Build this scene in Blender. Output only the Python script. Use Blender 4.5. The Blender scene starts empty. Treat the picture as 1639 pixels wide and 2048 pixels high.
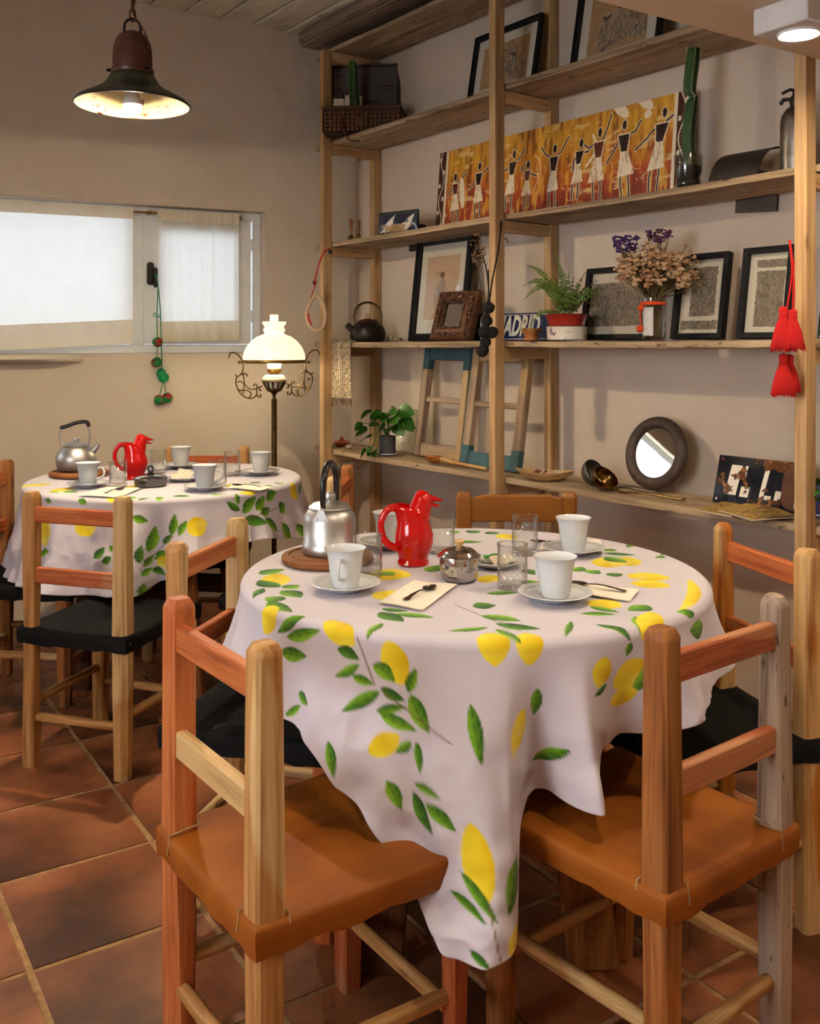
import bpy, bmesh, math, random
import numpy as np
from mathutils import Vector, Matrix, Euler

random.seed(7)
SC = bpy.context.scene
COL = SC.collection
PI = math.pi
R = math.radians

# ------------------------------------------------------------------ camera
EYE = 1.25                      # eye height in metres
F = 1920.0                      # focal length in pixels of the 1639 x 2048 frame
CX, HY = 819.5, 692.0           # principal point: the verticals are upright (shifted lens)
cam_d = bpy.data.cameras.new('camera')
cam = bpy.data.objects.new('camera', cam_d)
COL.objects.link(cam)
cam.location = (0, 0, EYE)
cam.rotation_euler = (PI / 2, 0, 0)
cam_d.sensor_width = 36
cam_d.sensor_fit = 'AUTO'
cam_d.lens = 36 * F / 2048
cam_d.shift_y = -(1024 - HY) / 2048
cam_d.clip_start = 0.02
SC.camera = cam

# ------------------------------------------------------------------ sky, daylight, exposure
world = bpy.data.worlds.new('overcast_sky')
SC.world = world
world.use_nodes = True
_bg = world.node_tree.nodes['Background']
_bg.inputs[0].default_value = (0.80, 0.90, 1.0, 1)
_bg.inputs[1].default_value = 1.0
SC.view_settings.view_transform = 'Standard'
SC.view_settings.look = 'None'
SC.view_settings.exposure = 0.08
SC.view_settings.gamma = 1.0
SC.view_settings.use_curve_mapping = False
SC.cycles.use_denoising = True
SC.cycles.max_bounces = 6
SC.cycles.diffuse_bounces = 4
SC.cycles.glossy_bounces = 3
SC.cycles.transparent_max_bounces = 12
SC.cycles.use_light_tree = False
SC.cycles.use_adaptive_sampling = True
SC.cycles.adaptive_threshold = 0.06
SC.cycles.adaptive_min_samples = 12
SC.cycles.sample_clamp_indirect = 6.0
SC.cycles.caustics_reflective = False
SC.cycles.caustics_refractive = False

# frames of the two walls that show: the shelf wall and the window wall
SR = math.atan2(-0.8, 0.6)      # shelf frame: local x to the near right, local y towards the wall
C0 = Vector((-0.313, 5.025, 0))  # corner of the two walls
WX = Vector((0.9045, 0.4266, 0)); WY = Vector((-0.4266, 0.9045, 0))
WR = math.atan2(0.4266, 0.9045)
TD = Vector((0.839, 0.544, 0)); TE = Vector((-0.544, 0.839, 0))   # floor tile directions
TR = math.atan2(0.544, 0.839)

def WW(s, y, z):                # window wall: s metres left of the corner, y into the wall
    p = C0 - WX * s + WY * y
    return Vector((p.x, p.y, z))
def SW(x, D, z):                # shelf frame to world
    return Vector((0.6 * x + 0.8 * D, -0.8 * x + 0.6 * D, z))

def area_light(name, loc, rot, sx, sy, power, color):
    l = bpy.data.lights.new(name, 'AREA')
    l.shape = 'RECTANGLE'; l.size = sx; l.size_y = sy; l.energy = power; l.color = color
    o = bpy.data.objects.new(name, l); COL.objects.link(o)
    o.location = loc; o.rotation_euler = rot
    return o
# daylight outside the two windows of the window wall plus soft fill through an unseen rear window added for it
area_light('daylight_window', WW(1.45, 0.60, 1.60), (R(-90), 0, WR), 2.1, 0.95, 11.5, (0.84, 0.92, 1.0))
area_light('daylight_second_window', WW(3.55, 0.55, 1.55), (R(-90), 0, WR), 1.3, 1.1, 70, (0.86, 0.93, 1.0))
area_light('added_rear_fill', (-2.55, -0.50, 1.45), (R(90), 0, R(-57)), 1.5, 1.2, 80, (0.92, 0.95, 1.0))

# ------------------------------------------------------------------ helpers
def P(u, v, Y):
    return Vector(((u - CX) / F * Y, Y, EYE - (v - HY) / F * Y))
def Pz(u, v, z):
    return P(u, v, (EYE - z) * F / (v - HY))
def sY(u, D):                   # depth at which the sight line through column u meets the plane at D
    return D * 2400 / (u + 620.5)
def sx(u, D):
    Y = sY(u, D); X = (u - CX) / F * Y
    return 0.6 * X - 0.8 * Y
def sz(u, v, D):
    return EYE - (v - HY) / F * sY(u, D)

def lin(c):
    out = []
    for x in c[:3]:
        x = x / 255.0
        out.append(x / 12.92 if x <= 0.04045 else ((x + 0.055) / 1.055) ** 2.4)
    return tuple(out)
def rgba(c):
    return (*lin(c), 1.0)

class MB:
    """collects geometry for one mesh object"""
    def __init__(s): s.v = []; s.f = []
    def add(s, vs, fs, M=None):
        n = len(s.v)
        s.v += [tuple(M @ Vector(p)) for p in vs] if M is not None else [tuple(p) for p in vs]
        s.f += [tuple(i + n for i in f) for f in fs]
        return s
    def box(s, x0, x1, y0, y1, z0, z1, M=None):
        vs = [(x, y, z) for z in (z0, z1) for y in (y0, y1) for x in (x0, x1)]
        fs = [(0, 2, 3, 1), (4, 5, 7, 6), (0, 1, 5, 4), (2, 6, 7, 3), (0, 4, 6, 2), (1, 3, 7, 5)]
        return s.add(vs, fs, M)
    def beam(s, a, b, w, h, up=(0, 0, 1)):
        a = Vector(a); b = Vector(b); d = (b - a)
        L = d.length; d.normalize(); up = Vector(up)
        sd = d.cross(up); sd.normalize(); u2 = sd.cross(d)
        M = Matrix((( sd.x, d.x, u2.x, a.x), (sd.y, d.y, u2.y, a.y), (sd.z, d.z, u2.z, a.z), (0, 0, 0, 1)))
        return s.box(-w / 2, w / 2, 0, L, -h / 2, h / 2, M)
    def loft(s, rings, cap=True, close=False):
        n = len(rings[0]); b = len(s.v)
        for r in rings: s.v += [tuple(p) for p in r]
        m = len(rings)
        for i in range(m if close else m - 1):
            for j in range(n):
                k = (j + 1) % n; i2 = (i + 1) % m
                s.f.append((b + i * n + j, b + i * n + k, b + i2 * n + k, b + i2 * n + j))
        if cap and not close:
            s.f.append(tuple(b + j for j in reversed(range(n))))
            s.f.append(tuple(b + (m - 1) * n + j for j in range(n)))
        return s
    def lathe(s, prof, n=32, c=(0, 0, 0), cap=True, M=None, mod=None, ky=1.0):
        rings = []
        for r, z in prof:
            r = max(r, 1e-4)
            ring = []
            for j in range(n):
                a = 2 * PI * j / n
                q = r * (mod(a, z) if mod else 1)
                ring.append((c[0] + q * math.cos(a), c[1] + q * math.sin(a) * ky, c[2] + z))
            rings.append([M @ Vector(p) for p in ring] if M is not None else ring)
        return s.loft(rings, cap)
    def tube(s, pts, r, n=8, cap=True, close=False):
        pts = [Vector(p) for p in pts]; m = len(pts)
        rs = r if isinstance(r, (list, tuple)) else [r] * m
        rings = []; prev = None
        for i, p in enumerate(pts):
            if close: t = pts[(i + 1) % m] - pts[i - 1]
            else: t = pts[min(i + 1, m - 1)] - pts[max(i - 1, 0)]
            if t.length < 1e-9: t = Vector((0, 0, 1))
            t.normalize()
            if prev is None:
                a = Vector((0, 0, 1)) if abs(t.z) < 0.9 else Vector((1, 0, 0))
                nx = t.cross(a).normalized()
            else:
                nx = (prev - t * prev.dot(t))
                nx = nx.normalized() if nx.length > 1e-6 else t.orthogonal().normalized()
            prev = nx; ny = t.cross(nx)
            rings.append([p + (nx * math.cos(2 * PI * j / n) + ny * math.sin(2 * PI * j / n)) * rs[i] for j in range(n)])
        return s.loft(rings, cap, close)
    def grid(s, nu, nv, fn):
        b = len(s.v)
        for i in range(nu + 1):
            for j in range(nv + 1):
                s.v.append(tuple(fn(i / nu, j / nv)))
        for i in range(nu):
            for j in range(nv):
                a = b + i * (nv + 1) + j
                s.f.append((a, a + nv + 1, a + nv + 2, a + 1))
        return s
    def prism(s, poly, y0, y1, M=None):     # polygon in x,z extruded along y
        n = len(poly)
        vs = [(x, y0, z) for x, z in poly] + [(x, y1, z) for x, z in poly]
        fs = [tuple(range(n)), tuple(reversed(range(n, 2 * n)))]
        fs += [(i, i + n, (i + 1) % n + n, (i + 1) % n) for i in range(n)]
        return s.add(vs, fs, M)
    def blob(s, c, r, sub=2, jit=0.0, sc=(1, 1, 1)):
        bm = bmesh.new(); bmesh.ops.create_icosphere(bm, subdivisions=sub, radius=1)
        vs = []
        for v in bm.verts:
            q = r * (1 + random.uniform(-jit, jit))
            vs.append((c[0] + v.co.x * q * sc[0], c[1] + v.co.y * q * sc[1], c[2] + v.co.z * q * sc[2]))
        fs = [tuple(v.index for v in f.verts) for f in bm.faces]
        bm.free()
        return s.add(vs, fs)
    def mesh(s, name, bevel=0, seg=1, smooth=True, angle=40):
        me = bpy.data.meshes.new(name)
        me.from_pydata(s.v, [], s.f)
        bm = bmesh.new(); bm.from_mesh(me)
        bmesh.ops.recalc_face_normals(bm, faces=bm.faces)
        if bevel:
            ed = [e for e in bm.edges if len(e.link_faces) == 2 and e.calc_face_angle(0) > 0.6]
            bmesh.ops.bevel(bm, geom=ed, offset=bevel, segments=seg, affect='EDGES', clamp_overlap=True)
        bm.to_mesh(me); bm.free()
        if smooth:
            me.shade_smooth(); me.set_sharp_from_angle(angle=R(angle))
        return me

def link(name, me, m, parent=None, loc=None, rot=None, label=None, kind=None):
    o = bpy.data.objects.new(name, me); COL.objects.link(o)
    if m is not None and me is not None and hasattr(me, 'materials') and not me.materials: me.materials.append(m)
    if parent is not None: o.parent = parent
    if loc is not None: o.location = loc
    if rot is not None: o.rotation_euler = rot
    if label: o['label'] = label
    if kind: o['kind'] = kind
    return o
def part(parent, name, mb, m, bevel=0, seg=1, smooth=True, angle=40, loc=None, rot=None, label=None, kind=None):
    return link(name, mb.mesh(name, bevel, seg, smooth, angle), m, parent, loc, rot, label, kind)
def thing(name, label, cat, loc=(0, 0, 0), rotz=0, group=None, rot=None):
    o = bpy.data.objects.new(name, None); COL.objects.link(o)
    o.empty_display_size = 0.05
    o.location = loc; o.rotation_euler = rot if rot is not None else (0, 0, rotz)
    o['label'] = label; o['category'] = cat
    if group: o['group'] = group
    return o
def tag(o, label, cat, group=None):
    o['label'] = label; o['category'] = cat
    if group: o['group'] = group
    return o
def structure(name, label, mb=None, m=None, loc=(0, 0, 0), rot=(0, 0, 0), bevel=0, cat=None, smooth=True):
    if mb is None:
        o = bpy.data.objects.new(name, None); COL.objects.link(o); o.location = loc; o.rotation_euler = rot
    else:
        o = link(name, mb.mesh(name, bevel, 2, smooth), m, None, loc, rot)
    o['kind'] = 'structure'; o['label'] = label; o['category'] = cat or name.split('_')[0]
    return o
def dup(root, loc, rotz, label, group=None):
    r = root.copy(); COL.objects.link(r); r.location = loc; r.rotation_euler = (0, 0, rotz)
    r['label'] = label
    if group: r['group'] = group
    for ch in list(root.children):
        c = ch.copy(); COL.objects.link(c); c.parent = r
        for g in ch.children:
            d = g.copy(); COL.objects.link(d); d.parent = c
    return r

def bez(pts, n=8):
    """smooth polyline through points (Catmull-Rom)"""
    pts = [Vector(p) for p in pts]; out = []
    for i in range(len(pts) - 1):
        p0 = pts[max(i - 1, 0)]; p1 = pts[i]; p2 = pts[i + 1]; p3 = pts[min(i + 2, len(pts) - 1)]
        for k in range(n):
            t = k / n
            out.append(0.5 * ((2 * p1) + (p2 - p0) * t + (2 * p0 - 5 * p1 + 4 * p2 - p3) * t * t + (3 * p1 - p0 - 3 * p2 + p3) * t ** 3))
    out.append(pts[-1])
    return out

# ------------------------------------------------------------------ materials (all node based)
def new_mat(name):
    m = bpy.data.materials.new(name); m.use_nodes = True
    nt = m.node_tree
    return m, nt, nt.nodes['Principled BSDF']
def nd(nt, typ, **kw):
    n = nt.nodes.new(typ)
    for k, v in kw.items():
        if k.startswith('i_'): n.inputs[k[2:].replace('_', ' ')].default_value = v
        else: setattr(n, k, v)
    return n
def ramp(nt, stops):
    r = nt.nodes.new('ShaderNodeValToRGB')
    e = r.color_ramp.elements
    while len(e) < len(stops): e.new(0.5)
    for k, (p, c) in enumerate(stops):
        e[k].position = p; e[k].color = c if len(c) == 4 else rgba(c)
    return r
def coords(nt, scale, rnd=True):
    tc = nt.nodes.new('ShaderNodeTexCoord'); mp = nt.nodes.new('ShaderNodeMapping')
    mp.inputs['Scale'].default_value = scale
    nt.links.new(tc.outputs['Object'], mp.inputs['Vector'])
    if rnd:
        oi = nt.nodes.new('ShaderNodeObjectInfo'); ml = nt.nodes.new('ShaderNodeMath'); ml.operation = 'MULTIPLY'
        ml.inputs[1].default_value = 37.0
        nt.links.new(oi.outputs['Random'], ml.inputs[0]); nt.links.new(ml.outputs[0], mp.inputs['Location'])
    return mp.outputs['Vector']
def mat(name, c1, c2=None, scale=8, stretch=(1, 1, 1), rough=0.5, metal=0, bump=0, bscale=None, detail=5,
        coat=0, spec=0.5, lo=0.3, hi=0.7, sheen=0, dist=0.001, rnd=True, sss=0):
    m, nt, b = new_mat(name)
    b.inputs['Roughness'].default_value = rough; b.inputs['Metallic'].default_value = metal
    b.inputs['Specular IOR Level'].default_value = spec
    b.inputs['Coat Weight'].default_value = coat; b.inputs['Coat Roughness'].default_value = 0.08
    b.inputs['Sheen Weight'].default_value = sheen
    if sss:
        b.inputs['Subsurface Weight'].default_value = sss; b.inputs['Subsurface Radius'].default_value = (0.01, 0.008, 0.005)
    if c2 is None: c2 = tuple(max(0, x * 0.88) for x in c1)
    v = coords(nt, tuple(scale * q for q in stretch), rnd)
    n = nd(nt, 'ShaderNodeTexNoise', i_Scale=1.0, i_Detail=detail, i_Roughness=0.6)
    nt.links.new(v, n.inputs['Vector'])
    r = ramp(nt, [(lo, c1), (hi, c2)])
    nt.links.new(n.outputs['Fac'], r.inputs['Fac']); nt.links.new(r.outputs['Color'], b.inputs['Base Color'])
    if bump:
        src = n
        if bscale:
            v2 = coords(nt, tuple(bscale * q for q in stretch), rnd)
            src = nd(nt, 'ShaderNodeTexNoise', i_Scale=1.0, i_Detail=4.0)
            nt.links.new(v2, src.inputs['Vector'])
        bp = nd(nt, 'ShaderNodeBump', i_Strength=bump, i_Distance=dist)
        nt.links.new(src.outputs['Fac'], bp.inputs['Height']); nt.links.new(bp.outputs['Normal'], b.inputs['Normal'])
    return m
def wood(name, light, mid, dark, axis='z', fine=60, rough=0.62, knots=True, blotch=None, spec=0.3, speck=0):
    m, nt, b = new_mat(name)
    b.inputs['Roughness'].default_value = rough; b.inputs['Specular IOR Level'].default_value = spec
    k = {'x': (0.045, 1, 1), 'y': (1, 0.045, 1), 'z': (1, 1, 0.045)}[axis]
    v = coords(nt, tuple(fine * q for q in k))
    n1 = nd(nt, 'ShaderNodeTexNoise', i_Scale=1.0, i_Detail=6.0, i_Roughness=0.65, i_Distortion=0.6)
    nt.links.new(v, n1.inputs['Vector'])
    r = ramp(nt, [(0.28, dark), (0.48, mid), (0.70, light)])
    nt.links.new(n1.outputs['Fac'], r.inputs['Fac'])
    col = r.outputs['Color']
    v2 = coords(nt, tuple(6 * (0.35 if q < 1 else 1) for q in k))
    n2 = nd(nt, 'ShaderNodeTexNoise', i_Scale=1.0, i_Detail=1.0 if blotch else 3.0)
    nt.links.new(v2, n2.inputs['Vector'])
    if blotch:            # second tone of the same wood: heartwood against sapwood with a clear border
        r2 = ramp(nt, [(0.485, (0, 0, 0)), (0.515, (255, 255, 255))])
        nt.links.new(n2.outputs['Fac'], r2.inputs['Fac'])
        rb = ramp(nt, [(0.28, blotch[2]), (0.48, blotch[1]), (0.70, blotch[0])])
        nt.links.new(n1.outputs['Fac'], rb.inputs['Fac'])
        mx = nd(nt, 'ShaderNodeMix', data_type='RGBA')
        nt.links.new(r2.outputs['Color'], mx.inputs['Factor']); nt.links.new(col, mx.inputs['A']); nt.links.new(rb.outputs['Color'], mx.inputs['B'])
        col = mx.outputs['Result']
    else:
        r2 = ramp(nt, [(0.3, (205, 200, 195)), (0.7, (255, 255, 255))])
        nt.links.new(n2.outputs['Fac'], r2.inputs['Fac'])
        mx = nd(nt, 'ShaderNodeMix', data_type='RGBA', blend_type='MULTIPLY')
        mx.inputs['Factor'].default_value = 1.0
        nt.links.new(col, mx.inputs['A']); nt.links.new(r2.outputs['Color'], mx.inputs['B'])
        col = mx.outputs['Result']
    if knots:
        kk = tuple(7 * (0.4 if q < 1 else 1) for q in k)
        v3 = coords(nt, kk)
        vo = nd(nt, 'ShaderNodeTexVoronoi', i_Scale=1.0)
        nt.links.new(v3, vo.inputs['Vector'])
        r3 = ramp(nt, [(0.05, dark), (0.10, (255, 255, 255))])
        nt.links.new(vo.outputs['Distance'], r3.inputs['Fac'])
        mk = nd(nt, 'ShaderNodeMix', data_type='RGBA', blend_type='MULTIPLY')
        mk.inputs['Factor'].default_value = 0.7
        nt.links.new(col, mk.inputs['A']); nt.links.new(r3.outputs['Color'], mk.inputs['B'])
        col = mk.outputs['Result']
    if speck:             # worm holes, nail marks and dirt of old boards
        v4 = coords(nt, tuple(speck * (0.3 if q < 1 else 1) for q in k))
        n4 = nd(nt, 'ShaderNodeTexNoise', i_Scale=1.0, i_Detail=3.0, i_Roughness=0.6)
        nt.links.new(v4, n4.inputs['Vector'])
        r4 = ramp(nt, [(0.31, (96, 74, 54)), (0.37, (255, 255, 255))])
        nt.links.new(n4.outputs['Fac'], r4.inputs['Fac'])
        m4 = nd(nt, 'ShaderNodeMix', data_type='RGBA', blend_type='MULTIPLY'); m4.inputs['Factor'].default_value = 0.8
        nt.links.new(col, m4.inputs['A']); nt.links.new(r4.outputs['Color'], m4.inputs['B'])
        col = m4.outputs['Result']
    nt.links.new(col, b.inputs['Base Color'])
    bp = nd(nt, 'ShaderNodeBump', i_Strength=0.25, i_Distance=0.002)
    nt.links.new(n1.outputs['Fac'], bp.inputs['Height']); nt.links.new(bp.outputs['Normal'], b.inputs['Normal'])
    return m
def print_mat(name, rough=0.7, coat=0, bump=0, bscale=300, spec=0.4, sheen=0):
    """flat print held in the mesh's colour attribute"""
    m, nt, b = new_mat(name)
    a = nd(nt, 'ShaderNodeAttribute', attribute_name='print')
    nt.links.new(a.outputs['Color'], b.inputs['Base Color'])
    b.inputs['Roughness'].default_value = rough; b.inputs['Coat Weight'].default_value = coat
    b.inputs['Specular IOR Level'].default_value = spec; b.inputs['Sheen Weight'].default_value = sheen
    if bump:
        v = coords(nt, (bscale,) * 3, False)
        n = nd(nt, 'ShaderNodeTexNoise', i_Scale=1.0, i_Detail=3.0)
        nt.links.new(v, n.inputs['Vector'])
        bp = nd(nt, 'ShaderNodeBump', i_Strength=bump, i_Distance=0.001)
        nt.links.new(n.outputs['Fac'], bp.inputs['Height']); nt.links.new(bp.outputs['Normal'], b.inputs['Normal'])
    return m
def glass_mat(name, tint=(1, 1, 1), gloss=1.0, rough=0.0, power=4.0):
    """thin clear glass: clear straight through, mirror-like at the edge"""
    m, nt, b = new_mat(name); nt.nodes.remove(b)
    t = nd(nt, 'ShaderNodeBsdfTransparent'); t.inputs[0].default_value = (*tint, 1)
    g = nd(nt, 'ShaderNodeBsdfGlossy'); g.inputs['Roughness'].default_value = rough
    f = nd(nt, 'ShaderNodeLayerWeight', i_Blend=0.5)
    pw_ = nd(nt, 'ShaderNodeMath', operation='POWER'); pw_.inputs[1].default_value = power
    ml = nd(nt, 'ShaderNodeMath', operation='MULTIPLY_ADD'); ml.inputs[1].default_value = 0.7 * gloss; ml.inputs[2].default_value = 0.045 * gloss; ml.use_clamp = True
    nt.links.new(f.outputs['Facing'], pw_.inputs[0]); nt.links.new(pw_.outputs[0], ml.inputs[0])
    mx = nd(nt, 'ShaderNodeMixShader')
    nt.links.new(ml.outputs[0], mx.inputs[0])
    nt.links.new(t.outputs[0], mx.inputs[1]); nt.links.new(g.outputs[0], mx.inputs[2])
    nt.links.new(mx.outputs[0], nt.nodes['Material Output'].inputs[0])
    return m
def emit_mat(name, color, strength):
    m, nt, b = new_mat(name)
    b.inputs['Base Color'].default_value = (0.8, 0.8, 0.8, 1)
    b.inputs['Emission Color'].default_value = (*color, 1); b.inputs['Emission Strength'].default_value = strength
    return m

PALE = [(226, 190, 138), (206, 164, 110), (160, 116, 70)]
def pine(axis): return wood('pine_' + axis, *PALE, axis=axis, fine=55)
M = {}
for ax in 'xyz':
    M['pine_' + ax] = wood('shelf_pine_' + ax, (222, 188, 140), (205, 166, 118), (165, 122, 78), axis=ax, fine=50)
    M['old_' + ax] = wood('weathered_board_' + ax, (208, 186, 154), (184, 158, 125), (112, 88, 64), axis=ax, fine=42, speck=48)
    M['pale_' + ax] = wood('pale_wood_' + ax, (222, 190, 138), (198, 162, 108), (140, 102, 58), axis=ax, fine=55, rough=0.5, blotch=((206, 160, 104), (178, 128, 74), (124, 82, 42)))
    M['red_' + ax] = wood('red_wood_' + ax, (200, 116, 66), (176, 90, 46), (126, 58, 28), axis=ax, fine=55, rough=0.45, knots=False, blotch=((210, 138, 82), (186, 106, 58), (130, 66, 34)))
    M['rosy_' + ax] = wood('rosy_wood_' + ax, (200, 146, 104), (178, 116, 78), (124, 72, 44), axis=ax, fine=55, rough=0.5, knots=False, blotch=((196, 116, 72), (170, 90, 52), (120, 60, 34)))
    M['brown_' + ax] = wood('brown_wood_' + ax, (172, 116, 62), (142, 88, 44), (84, 48, 22), axis=ax, fine=45, rough=0.5, blotch=((188, 128, 72), (160, 98, 50), (104, 58, 26)))
    M['grey_' + ax] = wood('greyed_wood_' + ax, (196, 172, 146), (164, 138, 114), (80, 62, 48), axis=ax, fine=40, rough=0.6, blotch=((206, 180, 138), (182, 150, 108), (120, 90, 60)))
    M['amber_' + ax] = wood('amber_wood_' + ax, (204, 140, 64), (178, 108, 40), (116, 64, 22), axis=ax, fine=45, rough=0.45, knots=False, blotch=((222, 184, 126), (200, 156, 98), (150, 102, 54)))
    M['table_' + ax] = wood('table_wood_' + ax, (128, 80, 44), (96, 56, 28), (54, 30, 14), axis=ax, fine=40, rough=0.5)
M['speck_z'] = wood('speckled_grey_wood_z', (192, 172, 152), (166, 144, 126), (96, 76, 62), axis='z', fine=40, rough=0.6, speck=70)
M['caramel'] = mat('caramel_paint', (152, 94, 30), (134, 80, 22), scale=9, rough=0.4, bump=0.1)
M['porcelain'] = mat('white_porcelain', (228, 230, 231), (222, 224, 226), rough=0.12, coat=0.5)
M['rim_line'] = mat('grey_rim_line', (150, 148, 142), rough=0.3)
M['alu'] = mat('brushed_aluminium', (224, 222, 219), (194, 192, 190), scale=14, stretch=(1, 1, 0.3), rough=0.40, metal=1, bump=0.06, bscale=25)
M['steel'] = mat('polished_steel', (220, 215, 208), (205, 200, 196), rough=0.10, metal=1)
M['spoon'] = mat('worn_steel', (150, 142, 134), (120, 112, 104), scale=40, rough=0.25, metal=1)
M['brass'] = mat('aged_brass', (176, 140, 76), (126, 96, 48), scale=30, rough=0.32, metal=1)
M['dark_brass'] = mat('dark_brass', (120, 98, 62), (80, 62, 38), scale=30, rough=0.38, metal=1)
M['black_plastic'] = mat('black_bakelite', (22, 21, 22), (34, 33, 34), rough=0.22, coat=0.3)
M['red_glaze'] = mat('red_glaze', (204, 8, 6), (192, 4, 4), scale=5, rough=0.10, coat=0.3)
M['wood_board'] = wood('trivet_wood', (176, 118, 66), (156, 98, 52), (110, 66, 34), axis='x', fine=50, knots=False)
M['napkin'] = mat('paper_napkin', (244, 234, 216), (238, 228, 210), scale=30, rough=0.9, bump=0.1)
M['glass'] = glass_mat('clear_glass', (0.985, 0.99, 0.975), 1.3, 0.02, 2.4)
M['pane'] = glass_mat('window_glass', (0.97, 0.98, 0.98), 0.7)
M['picture_glass'] = glass_mat('picture_glass', (0.97, 0.97, 0.97), 0.9)
M['mirror'] = mat('silvered_mirror', (225, 228, 228), (225, 228, 228), rough=0.01, metal=1)
M['black_frame'] = mat('black_frame_paint', (22, 20, 20), (32, 29, 28), scale=40, rough=0.55, bump=0.1, spec=0.2)
M['mount'] = mat('cream_mount', (226, 218, 200), (220, 212, 194), scale=60, rough=0.9)
M['white_paint'] = mat('white_window_paint', (226, 226, 226), (216, 216, 218), scale=10, rough=0.35)
M['leaf'] = mat('leaf_green', (70, 128, 40), (40, 92, 26), scale=18, rough=0.35, spec=0.5)
M['fern'] = mat('fern_green', (112, 140, 48), (66, 96, 30), scale=40, rough=0.5)
M['fern_dry'] = mat('dry_fern', (104, 84, 44), (72, 60, 30), scale=40, rough=0.7)
M['cactus'] = mat('cactus_green', (58, 96, 38), (34, 68, 26), scale=24, rough=0.55)
M['leather'] = mat('brown_leather', (96, 56, 30), (66, 36, 20), scale=30, rough=0.5)
M['hide'] = mat('tan_hide', (160, 90, 18), (124, 62, 6), scale=8, stretch=(1, 0.35, 1), rough=0.62, bump=0.6, bscale=200, spec=0.3)
M['hide_edge'] = mat('raw_hide_edge', (186, 160, 120), (140, 100, 60), scale=60, rough=0.8)
M['black_hide'] = mat('black_hide', (30, 29, 29), (18, 17, 17), scale=9, stretch=(1, 0.4, 1), rough=0.8, bump=0.35, bscale=260, spec=0.15)
M['iron'] = mat('dark_iron', (52, 42, 36), (38, 32, 28), scale=12, rough=0.45, metal=0.5)
M['rust'] = mat('rust_brown', (112, 66, 40), (84, 48, 30), scale=20, rough=0.7, metal=0.2)
M['terracotta'] = mat('terracotta', (190, 108, 62), (170, 92, 50), scale=30, rough=0.8)
M['cord_green'] = mat('green_wool', (22, 150, 92), (16, 120, 70), scale=120, rough=0.95, bump=0.5, bscale=300)
M['cord_red'] = mat('red_wool', (206, 22, 20), (170, 12, 14), scale=150, rough=0.95, bump=0.5, bscale=300)
M['wool_black'] = mat('black_wool', (40, 33, 30), (24, 20, 18), scale=120, rough=1.0, bump=0.6, bscale=300)
M['wool_orange'] = mat('orange_wool', (216, 76, 22), (190, 60, 16), scale=120, rough=1.0, bump=0.6, bscale=300)
# ================================================================== the setting
def plaster(name, c1, c2, bump=0.5, spec=0.2):
    m, nt, b = new_mat(name)
    b.inputs['Roughness'].default_value = 0.9; b.inputs['Specular IOR Level'].default_value = spec
    v = coords(nt, (1, 1, 1), False)
    n1 = nd(nt, 'ShaderNodeTexNoise', i_Scale=1.6, i_Detail=6.0, i_Roughness=0.6)
    n2 = nd(nt, 'ShaderNodeTexNoise', i_Scale=4.0, i_Detail=7.0, i_Roughness=0.55, i_Distortion=0.1)
    n3 = nd(nt, 'ShaderNodeTexNoise', i_Scale=90.0, i_Detail=3.0)
    for n in (n1, n2, n3): nt.links.new(v, n.inputs['Vector'])
    r = ramp(nt, [(0.35, c2), (0.65, c1)])
    nt.links.new(n1.outputs['Fac'], r.inputs['Fac']); nt.links.new(r.outputs['Color'], b.inputs['Base Color'])
    b1 = nd(nt, 'ShaderNodeBump', i_Strength=bump, i_Distance=0.03)
    b2 = nd(nt, 'ShaderNodeBump', i_Strength=bump * 0.35, i_Distance=0.002)
    nt.links.new(n2.outputs['Fac'], b1.inputs['Height'])
    nt.links.new(n3.outputs['Fac'], b2.inputs['Height']); nt.links.new(b1.outputs['Normal'], b2.inputs['Normal'])
    nt.links.new(b2.outputs['Normal'], b.inputs['Normal'])
    return m
M['plaster'] = plaster('old_lime_plaster', (210, 196, 178), (200, 184, 165), 0.5)
M['plaster_shelf'] = plaster('shelf_wall_plaster', (214, 197, 180), (206, 188, 170), 0.22)
M['soffit'] = plaster('soffit_plaster', (222, 204, 180), (214, 194, 168), 0.12)

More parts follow.
